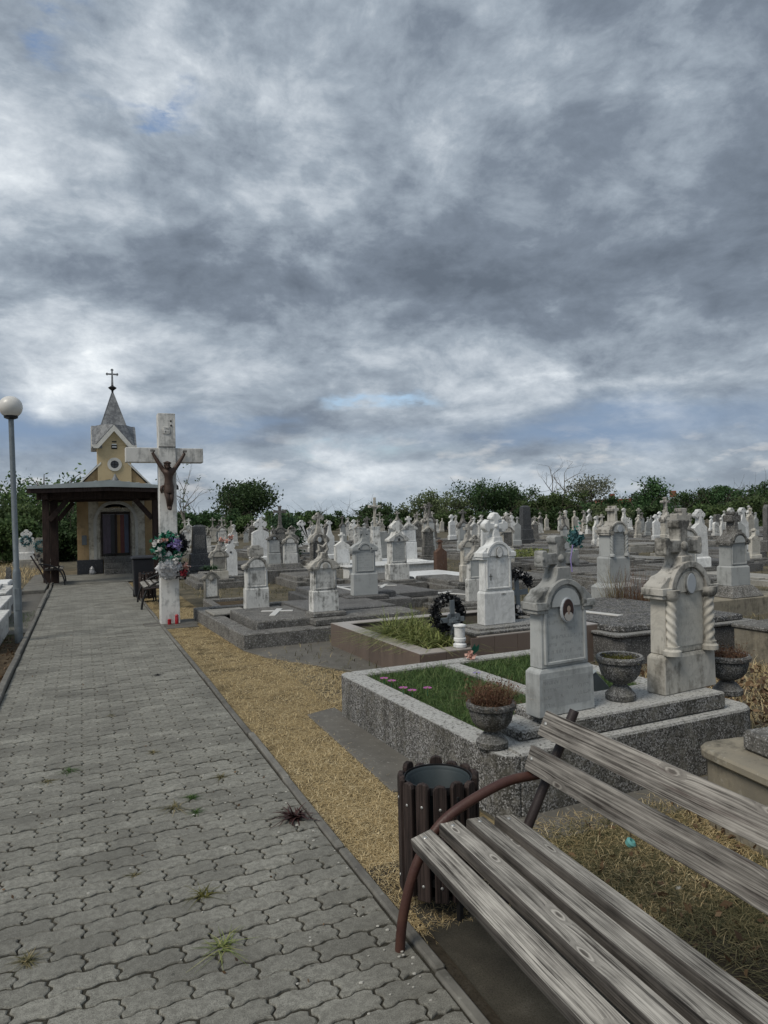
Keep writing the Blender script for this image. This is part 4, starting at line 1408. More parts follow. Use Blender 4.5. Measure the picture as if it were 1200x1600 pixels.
OCC = []          # footprints already taken: x0, x1, y0, y1
def occ(x0, x1, y0, y1): OCC.append((x0, x1, y0, y1))
def free(x0, x1, y0, y1): return all(x1 < a or x0 > b or y1 < c or y0 > d for a, b, c, d in OCC)
occ(1.6, 4.2, 2.9, 5.6)

# ------------------------------------------------------------------ taupe tiled grave
RZT = rad(2)
tg = thing('tiled_grave', 'grave faced with taupe ceramic tiles and holding a clump of yellow-green lilies', 'grave', (2.93, 6.02, 0), RZT, 'grave plots')
TW, TL, TH, TR = 2.25, 2.36, .295, .40
xr = .66        # where the raised right part starts
mb = MB(); mb.prismz([(.012, .012), (xr, .012), (xr, .17), (.17, .17), (.17, TL - .012), (.012, TL - .012)], -.02, TH - .012); mb.build('core', M['grout'], tg)
mb = MB(); mb.prismz([(xr + .002, .012), (TW - .012, .012), (TW - .012, TL - .012), (.175, TL - .012), (.175, TL - .17), (TW - .17, TL - .17), (TW - .17, .17), (xr + .002, .17)], -.02, TH - .014); mb.build('core', M['grout'], tg)
MB().box(xr + .012, TW - .012, .012, .50, TH - .01, TR - .012).build('core', M['grout'], tg)
tm = {}
def tile(x0, x1, y0, y1, z0, z1, top=False):
    key = (round(x1 - x0, 3), round(y1 - y0, 3), round(z1 - z0, 3), top)
    if key not in tm:
        m_ = MB().box(0, x1 - x0, 0, y1 - y0, 0, z1 - z0)
        tm[key] = m_.mesh('tile', M['tile_top' if top else 'tile'], .0015)
    o = link('tile', tm[key], tg); o.location = (x0, y0, z0)
g_ = .004
for i in range(8):      # left side
    y0 = i * TL / 8
    tile(0, .011, y0 + g_ / 2, y0 + TL / 8 - g_ / 2, -.02, TH - .002)
    tile(.004, .185, y0 + g_ / 2, y0 + TL / 8 - g_ / 2, TH - .0115, TH, True)
for i in range(8):      # front
    x0 = .012 + i * (TW - .012) / 8
    x1 = x0 + (TW - .012) / 8
    tile(x0 + g_ / 2, x1 - g_ / 2, 0, .011, -.02, .145)
    if x1 <= xr + .05:
        tile(x0 + g_ / 2, x1 - g_ / 2, 0, .011, .148, TH - .012)
    else:
        tile(x0 + g_ / 2, x1 - g_ / 2, 0, .011, .148, TR - .012)
for x0, x1 in ((.187, .42), (.424, xr)): tile(x0, x1, .0, .185, TH - .0115, TH, True)
tile(xr + .001, xr + .0115, .0, .5, TH + .001, TR - .012)
for i in range(3): tile(xr + .002 + i * .53, xr + .002 + i * .53 + .525, .0, .50, TR - .0115, TR, True)
for i in range(5): tile(.19 + i * .41, .19 + i * .41 + .405, TL - .185, TL, TH - .0115, TH, True)
MB().box(.19, TW - .19, .188, TL - .19, 0, TH - .05).build('bed_soil', M['soil'], tg)
MB().rings([(TR + .001, .56, .21), (TR + .03, .56, .21), (TR + .032, .50, .175), (TR + .062, .48, .16)], 1.20, .24).build('pebble_step', M['terr_mid'], tg, .006)
occ(2.8, 5.3, 5.8, 8.6)


def tl(x, y, z=0.0):
    p = Matrix.Translation((2.93, 6.02, 0)) @ Matrix.Rotation(RZT, 4, 'Z') @ Vector((x, y, z))
    return p.x, p.y, p.z


wx, wy, wz = tl(1.06, .27, TR + .063)
WST = headstone('gravestone', 'bright white marble gravestone with clover cross and carved oval, on the taupe tiled grave', wx, wy, wz, .345, 1.16, .115, rad(3), 'gravestones',
                'marble', 'marble_in', 'marble', 'clover', .30, .33, .155, 1.13, True, (.036, .052, .035, ('marble_in', 'grey_top')), False, True, .30, 'ogee', .44, .10, plate=False)
mb = MB(); mb.box(-.105, -.098, -.0665, -.05, .46, .53).box(-.12, -.1055, -.0665, -.05, .50, .507).box(-.0975, -.083, -.0665, -.05, .50, .507)
mb.build('carved_cross', M['grey_top'], WST)
for tx, s_ in (('VOLT', .035), ('1891', .035)):
    cu = bpy.data.curves.new('carved_date', 'FONT'); cu.body = tx; cu.size = s_; cu.extrude = .002; cu.align_x = 'CENTER'
    if tx == 'VOLT': continue
    ob = bpy.data.objects.new('carved_date', cu); C.objects.link(ob)
    dg = bpy.context.evaluated_depsgraph_get(); me = bpy.data.meshes.new_from_object(ob.evaluated_get(dg)); bpy.data.objects.remove(ob)
    me.materials.append(M['grey_top'])
    o = link('carved_date', me, WST); o.matrix_local = Matrix.Translation((.05, -.0705, .30)) @ Matrix.Rotation(rad(90), 4, 'X')


def clump(label, x, y, z, r, h, n, mat='lily', name='lily_clump', w=.011, lean=1.1, seed=1, group=None):
    rng = np.random.default_rng(seed)
    a = rng.random(n) * 2 * PI; q = np.sqrt(rng.random(n)) * r
    p = np.stack([q * np.cos(a), q * np.sin(a), np.zeros(n)], 1)
    t = thing(name, label, 'plant', (x, y, z), 0, group)
    link('blades', blade_mesh('blades', p, h, w, M[mat], lean, 4, rng), t)
    return t


bx, by, bz = tl(.46, 1.15, TH - .05)
clump('tall arching yellow-green lily leaves at the far corner of the tiled grave', bx, by, bz, .26, .34, 640, seed=4, w=.015, lean=1.5, group='lilies on the tiled grave')
bx, by, bz = tl(.50, .60, TH - .05)
clump('low spreading yellow-green lily leaves in front of the iron grave cross', bx, by, bz, .26, .28, 560, seed=5, w=.015, lean=1.5, group='lilies on the tiled grave')
bx, by, bz = tl(1.1, 1.2, TH - .05)
clump('thin green grass tuft behind the white marble headstone', bx, by, bz, .35, .10, 900, 'grass', 'grass_tuft', .004, .8, 6)


def wreath(name, label, loc, R, r, mats, n, leaf, rot, group=None, arc_=(0, 360), extra=None):
    """ring of needles or petals around a wire hoop; built in its own x,z plane"""
    rng = np.random.default_rng(int(abs(loc[0]) * 999))
    t = thing(name, label, 'wreath', loc, rot[2], group, (rot[0], rot[1]))
    mb = MB()
    a0, a1 = rad(arc_[0]), rad(arc_[1])
    mb.tube([(R * math.cos(a0 + (a1 - a0) * i / 24), 0, R * math.sin(a0 + (a1 - a0) * i / 24)) for i in range(25)], r * .3, 6)
    mb.build('hoop', M['black_metal'], t)
    a = a0 + (a1 - a0) * rng.random(n)
    cen = np.stack([R * np.cos(a), np.zeros(n), R * np.sin(a)], 1) + rng.normal(size=(n, 3)) * r * np.array([.55, .55, .55])
    leaves('needles', cen, leaf, M[mats], t, rng=rng, aspect=.4)
    if extra:
        for nm, m_, cnt_, sz, rr in extra:
            for _ in range(cnt_):
                a = a0 + (a1 - a0) * rng.random()
                c = np.array([R * math.cos(a), -r * .8, R * math.sin(a)]) + rng.normal(size=3) * r * .4
                leaves(nm, c + rng.normal(size=(14, 3)) * sz * .35, sz, M[m_], t, rng=rng, aspect=.8)
    return t


def metal_cross(label, x, y, z, h, rz, lean, group='iron grave crosses', plaque=True):
    t = thing('iron_cross', label, 'grave cross', (x, y, z), rz, group, (rad(lean), 0))
    a = h * .055
    MB().box(-a, a, -.012, .012, 0, h).build('upright', M['grey_metal'], t, .003)
    MB().box(-h * .30, -a, -.012, .012, h * .52, h * .52 + 2 * a).build('arm', M['grey_metal'], t, .003)
    MB().box(a, h * .30, -.012, .012, h * .52, h * .52 + 2 * a).build('arm', M['grey_metal'], t, .003)
    if plaque:
        MB().prismz(rounded(-h * .165, h * .165, -h * .13, h * .13, h * .05), -.012, 0).build('plaque', M['grey_metal'], t, .002).matrix_local = Matrix.Translation((h * .03, -.012, h * .58)) @ Matrix.Rotation(rad(90), 4, 'X')
        o = MB().box(-h * .12, h * .12, -.027, -.022, h * .52, h * .64).build('plaque_lettering', M['plaque_txt'], t)
    return t


M['plaque_txt'] = stone_mat('painted_lettering', (.17, .195, .215), (.15, .175, .19), amt=.1, inscr=(.035, .010, .9), bump=.1, rough=.5)
cx, cy, cz = tl(.615, .42, TH - .05)
metal_cross('grey painted iron grave cross with a lettered plaque and a black wreath behind it', cx, cy, cz, .48, rad(4), 0)
wreath('wreath', 'black funeral wreath hanging behind the iron cross on the tiled grave', (cx - .02, cy + .06, cz + .34), .155, .045, 'blackneedle', 1500, .05, (rad(-6), 0, rad(4)), 'dark wreaths on the iron crosses', extra=(('petals', 'petal_grey', 3, .02, 0),))
vx, vy, vz = tl(.50, .09, TH)
t = thing('vase', 'small white marble column vase on the tiled kerb', 'vase', (vx, vy, vz), 0)
MB().lathe([(.055, 0), (.066, .012), (.066, .035), (.05, .05), (.046, .055)], 20).build('foot', M['marble'], t, smooth=40)
MB().lathe([(.046, .056), (.060, .068), (.062, .095), (.056, .10)], 20).build('collar', M['marble'], t, smooth=40)
MB().lathe([(.052, .101), (.052, .205)], 20).build('body', M['marble_in'], t, smooth=40)
MB().lathe([(.056, .2055), (.064, .212), (.062, .225), (.048, .23), (.044, .21)], 20).build('rim', M['marble'], t, smooth=40)
x2, y2 = 5.06, 7.55
metal_cross('leaning grey iron grave cross with a tilted dark wreath, behind the portrait headstone', x2 + .03, y2, .25, .62, rad(12), -4, plaque=False)
wreath('wreath', 'dark wreath with pale ribbon tilted against the leaning iron cross', (x2, y2 - .04, .62), .24, .05, 'blackneedle', 1000, .06, (rad(-10), 0, rad(14)), 'dark wreaths on the iron crosses', (20, 260), extra=(('ribbon', 'petal_grey', 4, .05, 0),))
t = thing('iron_lantern', 'thin grey iron bracket leaning out beside the portrait headstone', 'bracket', (3.76, 5.50, .14), rad(10), None, (0, rad(8)))
MB().box(-.008, .008, -.008, .008, 0, .17).build('upright', M['grey_metal'], t, .002)
MB().box(-.02, .06, -.03, .03, .171, .185).build('cap', M['grey_metal'], t, .002)

# ------------------------------------------------------------------ stepped concrete grave by the white crucifix (two lids)
t = thing('grave_plot', 'stepped grey concrete double grave near the white crucifix with a white cross on its lid', 'grave', (1.80, 8.62, 0), rad(2.5), 'grave plots')
MB().box(0, 2.6, 0, .30, -.03, .20).build('front_kerb', M['conc'], t, .012)
MB().box(0, .22, .302, 3.2, -.03, .197).build('side_kerb', M['conc'], t, .012)
MB().box(.222, 2.6, 3.0, 3.2, -.03, .198).build('rear_kerb', M['conc'], t, .012)
MB().box(2.4, 2.6, .302, 2.998, -.03, .197).build('side_kerb', M['conc'], t, .012)
MB().box(.222, 2.398, .302, 2.998, 0, .14).build('bed_soil', M['soil'], t)
MB().rings([(.15, .44, .72), (.285, .44, .72), (.30, .42, .70)], .70, 1.05).build('lid', M['conc'], t, .008)
white_cross(t, .74, 1.05, .3005, .72, .085, rad(-25))
MB().box(.98, 2.55, .12, .78, .202, .285).build('headstone_step', M['conc'], t, .012)
MB().box(1.18, 2.5, .80, 2.2, .12, .31).build('lid', M['conc_dark'], t, .012)
MB().box(1.02, 1.50, .30, .62, .2865, .345).build('headstone_step', M['conc'], t, .01)
MB().box(.05, .6, 1.9, 2.5, .199, .235).build('loose_kerb', M['conc_pale'], t, .01)
occ(1.6, 4.5, 8.5, 12.0)
MST = headstone('gravestone', 'pale grey gravestone with carved round head under its arch, beside the white inlaid cross', 3.02, 9.15, .346, .34, .80, .14, rad(3), 'gravestones', 'marble_old', 'marble_old_in', 'lime_top', None, .36, .40, .24, 1.1, True,
          (.032, .036, .03, ('lime_top', 'lime_top')), arch=.24)
mb = MB(); mb.tube([(-.09, 0, .80), (-.05, 0, .83), (-.06, .0, .90), (0, 0, .87), (.05, 0, .92), (.07, 0, .84), (.03, 0, .80)], .022, 6)
mb.build('broken_cross', M['lime_top'], MST, smooth=50)
plot('pale concrete grave bed behind the blackened-cross gravestone', 2.55, 11.3, 1.0, 2.0, .16, 'conc', lid=False, soil='litter', headstep=False)
headstone('gravestone', 'white gravestone with blackened stubby cross and smudged lettering, right of the crucifix', 2.62, 11.45, .16, .36, 1.03, .15, rad(2), 'gravestones', 'marble_old', 'marble_old_in', 'lime_top', 'block', .33, .34, .13, 1.08, True, None, arch=.36, crossw=.34, ca=.14)
t = headstone('gravestone', 'small pale concrete marker with round wheel carving and dark greenery on top', 2.30, 13.9, 0.02, .27, .66, .11, rad(2), 'gravestones', 'conc_pale', 'marble_old_in', 'conc_pale', None, .14, .60, .18, 1.15, True, (.04, .045, .0, ('lime_top', 'grey_top')), arch=.33)
o = link('greenery', blade_mesh('greenery', np.stack([np.linspace(-.12, .12, 160), np.zeros(160), np.zeros(160)], 1), .12, .025, M['leaf_fern'], 1.2, 3, np.random.default_rng(8)))
o.location = (2.30, 13.88, .66); tag(o, 'grey-green sprigs lying on the small concrete marker with the wheel', 'plant')
# ------------------------------------------------------------------ middle distance: each marker with its grave
def stone_and_plot(kind, lab, x, y, z, w, h, plab=None, pw_=1.05, pl_=2.1, pmat='conc', pcross=False, lid=True, **kw):
    """marker standing on the near step of its own low grave"""
    if plab:
        plot(plab, x, y - .24, pw_, pl_, max(z - .07, .06), pmat, lid, pcross, kw.get('rz', 0), crot=kw.pop('crot', 0.0))
        occ(x - pw_ / 2, x + pw_ / 2, y - .24, y - .24 + pl_)
    else:
        kw.pop('crot', 0)
        occ(x - .4, x + .4, y - .3, y + .5)
    if kind == 'h': return headstone('gravestone', lab, x, y, z, w, h, group='gravestones', **kw)
    if kind == 'o': return obelisk('gravestone', lab, x, y, z, w, h, group='gravestones', **kw)
    return slab_stone('gravestone', lab, x, y, z, w, h, kind, group='gravestones', **kw)


SP = stone_and_plot
SP('h', 'blue-grey gravestone with a gabled ogee head and thin cross, right of the carved-head gravestone', 4.25, 10.75, .34, .37, 1.10, 'dark stepped grave with a white cross on the lid behind the blue-grey gravestone', 1.5, 2.2, 'conc_dark', True,
   main='grey', front='grey_in', top='grey', cross='flare', hp=.33, hb=.36, hg=.16, crossw=.22, ca=.085, arch=.2)
SP('h', 'pale gravestone with inset panel on a rough speckled block, mid field', 6.20, 13.75, .27, .37, 1.25, 'grey grave under the gravestone on the rough speckled block', 1.2, 2.0, 'conc',
   main='marble_old', front='grey_in', top='marble_old', cross='clover', hp=.28, hb=.37, hg=.17, gable='point', med=(.03, .035, .04, ('granite', 'marble_old')), crossw=.36, ca=.10, pw=1.25, d=.22)
SP('h', 'white gravestone on a broad white marble platform, next to a tall iron crucifix', 8.45, 17.9, .42, .40, 1.20, None, main='marble', front='marble_in', top='marble_old', cross='latin', hp=.40, hb=.28, hg=.16, gable='point', crossw=.22, ca=.08, pw=1.1)
t = thing('grave_plot', 'broad white marble platform grave in the middle of the field', 'grave', (7.9, 17.3, 0), rad(2), 'grave plots')
MB().box(-1.5, 1.3, 0, 2.6, -.03, .30).build('platform', M['marble'], t, .01)
MB().box(-1.55, 1.35, -.05, 2.65, .302, .34).build('cover_slab', M['marble'], t, .008)
MB().rings([(.342, .45, .34), (.36, .45, .34), (.42, .26, .2)], .55, .55).build('headstone_step', M['marble'], t, .006)
occ(6.2, 9.4, 17.1, 20)
t = thing('iron_cross', 'tall slender grave crucifix with a small figure rising above the white platform grave', 'grave cross', (7.85, 18.9, .34), 0, 'tall field crosses')
MB().rings([(0, .16, .12), (.9, .11, .09), (1.0, .14, .12)]).build('pedestal', M['marble_old'], t, .006)
MB().box(-.035, .035, -.03, .03, 1.0, 1.85).build('upright', M['lime'], t, .006)
MB().box(-.20, .20, -.028, .028, 1.55, 1.62).build('arm', M['lime'], t, .006)
MB().tube([(-.16, -.05, 1.62), (0, -.06, 1.50), (0, -.05, 1.25)], .022, 6).tube([(.16, -.05, 1.62), (0, -.06, 1.50)], .018, 6).ball((0, -.06, 1.57), .035).build('figure', M['lime_top'], t, smooth=60)
SP('gable', 'red-brown gabled gravestone with a stubby cross, alone among grey graves', 8.75, 16.6, .12, .33, .86, None, mat='rust_stone', base=0, d=.16)
SP('h', 'weathered gravestone with a peaked soot-stained head just left of the white marble headstone, farther one', 7.35, 12.7, .24, .33, 1.18, 'low grave behind the white marble headstone, beside the flat white slab', 1.0, 2.1, 'conc',
   main='lime', front='marble_old_in', top='lime_top', cross='latin', hp=.30, hb=.32, hg=.2, crossw=.3, ca=.1, arch=.36)
SP('h', 'sooty gravestone with broken ornate head half hidden by the white marble headstone', 6.15, 10.4, .15, .30, 1.12, 'low grave with white cross lid left of the white marble headstone', 1.3, 2.2, 'conc', True,
   main='marble_old', front='grey', top='lime_top', cross='bud', hp=.34, hb=.30, hg=.2, crossw=.34, ca=.078, rz=rad(-2), crot=.5)
SP('h', 'pale gravestone with arched dark niche peeping out right of the white marble cross', 11.1, 17.0, .25, .36, 1.36, 'grey grave plot beyond the white marble headstone', 1.2, 2.0, 'conc',
   main='lime', front='conc', top='lime_top', cross='bud', hp=.30, hb=.34, hg=.16, crossw=.34, ca=.078, arch=.36)
SP('h', 'tall white-streaked gravestone with round clock-like medallion and twisted columns on an eight-sided base', 7.65, 8.72, .24, .36, 1.46, None, main='grey', front='grey_in', top='lime_top', cross='latin', octo=(.66, .27), hp=.34, hb=.33, hg=.13, columns=True,
   med=(.05, .05, .05, ('enamel', 'grey')), crossw=.18, ca=.06, arch=.34, d=.24, rz=rad(2))
SP('h', 'sooty pale gravestone with ornate arch standing directly behind the cream twisted-column headstone', 8.9, 8.55, .28, .46, 1.36, 'grey grave behind the cream twisted-column headstone', 1.2, 2.1, 'conc_dark',
   main='marble_old', front='grey_in', top='lime_top', cross='block', hp=.26, hb=.36, hg=.16, crossw=.36, ca=.1, arch=.38, d=.2)
SP('h', 'blue-grey arched gravestone on a flared concrete foot, near the right edge', 9.22, 7.85, .44, .35, 1.12, None, main='grey', front='grey', top='conc', cross='block', hp=.27, hb=.33, hg=.16, crossw=.30, ca=.1, arch=.32, med=None, d=.22)
t = thing('grave_plot', 'ochre concrete block grave with a flared foot carrying the blue-grey arched gravestone', 'grave', (9.22, 7.55, 0), rad(1), 'grave plots')
MB().box(-.95, .95, .02, 2.1, -.03, .27).build('block', M['conc_ochre'], t, .015)
MB().rings([(.272, .34, .27), (.36, .30, .22), (.44, .22, .17)], 0, .30).build('headstone_step', M['conc'], t, .01)
occ(8.2, 10.3, 7.4, 9.8)
SP('tallclover', 'brightest white clover-cross gravestone near the right edge of the field', 19.6, 16.3, .3, .43, 1.36, 'dark low grave under the brightest white clover-cross gravestone', 1.6, 2.1, 'conc_dark', mat='marble', front='marble_in', base=.24)
SP('tallclover', 'white clover-cross gravestone just behind and left of the brightest one', 24.6, 21.0, .3, .46, 1.38, 'grey grave under the second white clover-cross gravestone', 1.4, 2.1, 'conc', mat='marble_old', front='marble_old_in', base=.2)
SP('gable', 'small pinkish-grey gravestone with a thin upright cross at the right edge', 17.4, 14.1, .22, .34, .84, 'grey grave under the small thin-cross gravestone at the right', 1.1, 2.0, 'conc', mat='lime', front='lime_in', base=.12)
SP('gable', 'slim white tapering gravestone with a thin leaning cross, left of the blue-grey arched one', 18.9, 17.3, .2, .34, 1.36, 'pale grave under the slim tapering gravestone', 1.1, 2.0, 'conc_pale', mat='marble_old', front='marble_old_in', base=.1, tilt=(0, rad(-3)))
SP('rough', 'dark grey-green gravestone with a pointed broken top, near the right edge', 20.6, 16.1, .2, .46, 1.55, None, mat='conc_dark', base=.25)
SP('o', 'dark granite obelisk towering over the far rows in the middle', 21.2, 30.7, .1, .55, 1.95, 'grey grave under the tall dark obelisk', 1.5, 2.2, 'conc_dark')
SP('o', 'dark granite obelisk gravestone with lettered face just right of the white crucifix', 3.35, 22.3, .1, .46, 1.40, 'dark grave under the obelisk right of the crucifix', 1.4, 2.2, 'conc_dark', front='conc_dark')
SP('trefoil', 'white slab gravestone with a quatrefoil head and tiny cross, right of the crucifix', 3.45, 17.85, .22, .33, 1.06, 'grey grave with white cross lid under the quatrefoil gravestone', 1.3, 2.2, 'conc', True, mat='marble', base=0, d=.10, boss='granite')
SP('h', 'pale arched gravestone with a bunch of pale artificial flowers on its head', 3.02, 17.1, .22, .38, .82, 'speckled grave under the flower-topped arched gravestone', 1.1, 2.2, 'conc', main='lime', front='conc_pale', top='lime_top', cross=None, hp=.24, hb=.44, hg=.32, arch=.34)
t = thing('bouquet', 'bunch of pale artificial flowers on the arched gravestone left of the quatrefoil slab', 'bouquet', (3.12, 17.05, 1.12))
rg = np.random.default_rng(18)
for i in range(7):
    leaves('bloom', rg.normal(size=3) * np.array([.11, .04, .07]) + rg.normal(size=(22, 3)) * .025, .07, M['petal_grey' if i % 3 else 'petal_peach'], t, aspect=.8, rng=rg)
MB().tube([(0, 0, -.16), (.01, -.01, 0)], .02, 6).build('stems', M['pinegreen'], t)
# family grave on a speckled block
t = thing('grave_plot', 'broad speckled concrete block carrying two joined gravestones', 'grave', (4.75, 17.3, 0), rad(1), 'grave plots')
MB().box(-.55, .62, 0, 1.6, -.03, .34).build('block', M['terr_mid'], t, .015)
MB().rings([(.342, .50, .30), (.48, .40, .2)], .03, .42).build('headstone_step', M['terr_mid'], t, .01)
occ(4.1, 5.4, 17.2, 19.2)
headstone('gravestone', 'pale arched gravestone on the broad speckled block, right one of the joined pair', 4.93, 17.65, .48, .36, .85, .16, 0, 'gravestones', 'marble_old', 'marble_old_in', 'lime_top', 'latin', .30, .34, .2, 1.05, True, None, crossw=.25, ca=.08)
headstone('gravestone', 'grey pointed gravestone on the broad speckled block, left one of the joined pair', 4.52, 17.68, .48, .30, .92, .16, 0, 'gravestones', 'grey', 'grey_in', 'conc', 'latin', .30, .36, .17, 1.05, True, (.03, .03, .05, ('enamel', 'grey')), gable='point', crossw=.25, ca=.08)
SP('clover', 'white scroll-topped gravestone behind the joined pair on the speckled block', 4.75, 20.1, .3, .52, 1.35, None, mat='marble', base=.2)
SP('h', 'brown-grey gravestone with tall stone cross behind the joined pair', 5.9, 22.2, .3, .40, 1.75, None, main='conc', front='conc', top='conc', cross='flare', hp=.22, hb=.30, hg=.13, crossw=.5, ca=.10)
SP('gable', 'white veined gravestone with a dark gabled head left of the blue-grey one', 6.45, 17.9, .32, .42, .90, 'pale stepped grave under the white veined gravestone', 1.2, 2.1, 'conc_pale', mat='marble_old', front='marble', base=.0)
SP('tallclover', 'slim white clover-cross gravestone rising over the veined gabled one', 7.3, 21.4, .32, .31, 1.22, 'grey grave under the slim white clover-cross gravestone', 1.1, 2.1, 'conc', mat='marble', front='marble_in', base=.12)
SP('h', 'tall ornate grey gravestone with pale oval, behind the carved-head one', 5.05, 15.6, .25, .40, 1.50, 'stepped grey grave behind the carved-head gravestone', 1.2, 2.2, 'conc', main='conc', front='conc', top='lime_top', cross='clover', hp=.24, hb=.34, hg=.18, med=(.045, .06, .03, ('enamel', 'lime_top')), crossw=.34, ca=.078, columns=True)
SP('h', 'grey angel-topped gravestone left of the tall ornate one', 6.4, 22.6, .2, .40, 1.2, 'grey grave under the angel-topped gravestone', 1.1, 2.0, 'conc', main='conc_pale', front='conc', top='lime_top', cross='bud', hp=.22, hb=.42, hg=.18, crossw=.4, ca=.12)
SP('rough', 'plain grey slab gravestone with an uneven top, left of the panelled gravestone', 9.4, 22.0, .22, .52, .92, 'white stepped grave beside the plain grey slab', 1.3, 2.1, 'conc_pale', mat='grey', front='grey_in', base=.0)
SP('tallclover', 'small white gravestone with a bud cross before the feathery evergreen', 10.9, 36.6, .1, .75, 1.45, None, mat='marble', base=.2)

# large slabs and tombs in the middle ground
t = thing('grave_plot', 'dark terrazzo tomb with chamfered lid and white cross behind the two front headstones', 'grave', (5.05, 5.72, 0), rad(1), 'grave plots')
pc = [(.10, 0), (2.0, 0), (2.0, 2.3), (0, 2.3), (0, .10)]
MB().prismz(pc, -.03, .30).build('wall', M['conc_dark'], t, .01)
MB().prismz([(.05, -.03), (2.03, -.03), (2.03, 2.33), (-.03, 2.33), (-.03, .05)], .302, .335).build('ledge', M['terr_mid'], t, .008)
MB().prismz([(.16, .06), (1.92, .06), (1.92, 2.2), (.06, 2.2), (.06, .16)], .337, .40).build('lid', M['terr_dark'], t, .012)
white_cross(t, .55, 1.15, .401, 1.0, .10, rad(12))
mb = MB()
for i in range(9): mb.box(.55 + i * .055, .575 + i * .055, -.012, 0, .20 + .02 * (i % 2), .26)
mb.build('relief_band', M['terr_mid'], t, .003)
occ(5.0, 7.2, 5.6, 8.2)
clump('dry brown-green grass tuft beside the eight-sided base', 7.05, 7.75, .05, .26, .62, 420, 'heather', 'grass_tuft', .008, .35, 12)
clump('green seeding grass tuft in front of the eight-sided base', 6.88, 7.85, .05, .16, .66, 160, 'drygreen', 'grass_tuft', .007, .4, 13)
t = thing('grave_plot', 'brownish concrete tomb with a raised slab at the right edge beyond the dry plant urn', 'grave', (6.42, 4.35, 0), rad(2), 'grave plots')
MB().box(0, 1.9, 0, 1.1, -.03, .34).build('wall', M['conc_ochre'], t, .01)
MB().box(-.02, 1.92, -.02, 1.12, .342, .385).build('ledge', M['conc'], t, .012)
MB().box(.35, 1.7, .2, .95, .387, .46).build('lid', M['conc_ochre'], t, .012)
occ(6.3, 8.5, 4.2, 5.6)
t = thing('grave_plot', 'ochre rounded-corner concrete tomb with a thick grey lid at the right, close behind the bench', 'grave', (2.60, .607, 0), rad(-8), 'grave plots')
MB().prismz(rounded(0, 1.9, 0, 2.12, .10), -.03, .345).build('wall', M['conc_ochre'], t, .01)
MB().prismz(rounded(-.03, 1.93, -.03, 2.15, .13), .347, .40).build('ledge', M['conc_ochre'], t, .012)
MB().prismz(rounded(.14, 1.75, .1, 1.98, .03), .402, .50).build('lid', M['conc'], t, .014)
occ(2.9, 5.1, .3, 2.8)
t = thing('grave_plot', 'big dark double-stepped slab grave in front of the panelled gravestone', 'grave', (5.35, 11.2, 0), rad(3), 'grave plots')
MB().box(-.75, .72, .0, 2.3, -.03, .16).build('kerb', M['conc'], t, .012)
MB().box(-.62, .60, .15, 2.2, .162, .26).build('lid', M['conc_dark'], t, .012)
white_cross(t, .1, 1.4, .261, .8, .08, rad(-35))
occ(4.55, 6.0, 11.1, 13.6)
t = thing('grave_plot', 'flat white marble slab grave behind the iron cross with black wreath', 'grave', (7.6, 14.6, 0), rad(2), 'grave plots')
MB().box(-.9, 1.2, 0, 2.0, -.03, .14).build('kerb', M['conc_pale'], t, .012)
MB().box(-.8, 1.1, .1, 1.9, .142, .19).build('slab', M['marble'], t, .008)
occ(6.7, 8.9, 14.5, 16.5)
t = thing('grave_plot', 'grave with a clipped low green hedge bed behind the portrait headstone', 'grave', (13.2, 18.6, 0), 0, 'grave plots')
MB().box(-1.0, 1.0, 0, .2, -.03, .25).build('front_kerb', M['conc'], t, .012)
MB().box(-1.0, 1.0, 1.6, 1.8, -.03, .25).build('rear_kerb', M['conc'], t, .012)
rng = np.random.default_rng(2); leaves('hedge', np.stack([rng.uniform(-.95, .95, 1500), rng.uniform(.2, 1.6, 1500), rng.uniform(.1, .45, 1500)], 1), .07, M['lily'], t, rng=rng)
occ(12, 14.4, 18.4, 20.6)

# white marble slab graves left of the path
for i, (lab, yy, ln, hh, x1) in enumerate((('nearest low white marble slab grave left of the lamp post', 9.95, 2.0, .30, -1.02), ('middle white marble slab grave left of the lamp post', 12.35, 2.0, .30, -1.18),
                                           ('farthest stepped white marble slab grave left of the lamp post', 14.7, 1.7, .33, -1.30))):
    t = thing('grave_plot', lab, 'grave', (x1, yy, 0), 0, 'white slab graves left of the path')
    MB().box(-2.2, 0, 0, ln, -.03, hh).build('wall', M['marble_old'], t, .008)
    MB().box(-2.22, .02, -.02, ln + .02, hh + .002, hh + .045).build('slab', M['marble_old'], t, .008)
    if i: MB().box(-1.9, -.18, .2, ln - .15, hh + .047, hh + .10).build('raised_slab', M['marble_old'], t, .008)
SP('clover', 'small white gravestone with bud cross between the lamp pole and porch post', -1.92, 30.2, .30, .55, 1.15, None, mat='marble', base=.25)
t = wreath('wreath', 'blue flower wreath on the small white cross left of the porch', (-1.92, 29.9, 1.02), .15, .07, 'petal_teal', 260, .09, (0, 0, 0), 'wreaths by the left graves')
slab_stone('gravestone', 'grey pillar gravestone with teal wreath beside the small white cross, left of the porch', -1.35, 28.6, .28, .45, .88, 'rough', 'conc_pale', group='gravestones', base=.1)
t = wreath('wreath', 'dark teal wreath hanging on the grey pillar gravestone left of the porch', (-1.35, 28.35, .85), .17, .08, 'petal_teal', 260, .09, (0, 0, 0), 'wreaths by the left graves')
plot('pale stepped grave under the small white cross left of the porch', -1.9, 29.8, 1.0, 2.0, .24, 'conc_pale')
plot('pale stepped grave under the grey pillar gravestone left of the porch', -1.3, 28.2, .8, 1.5, .22, 'conc_pale')
t = slab_stone('gravestone', 'thin grey post-like marker half hidden behind the lamp pole', -1.62, 19.2, 0, .13, .62, 'rough', 'conc', group='gravestones', base=0)
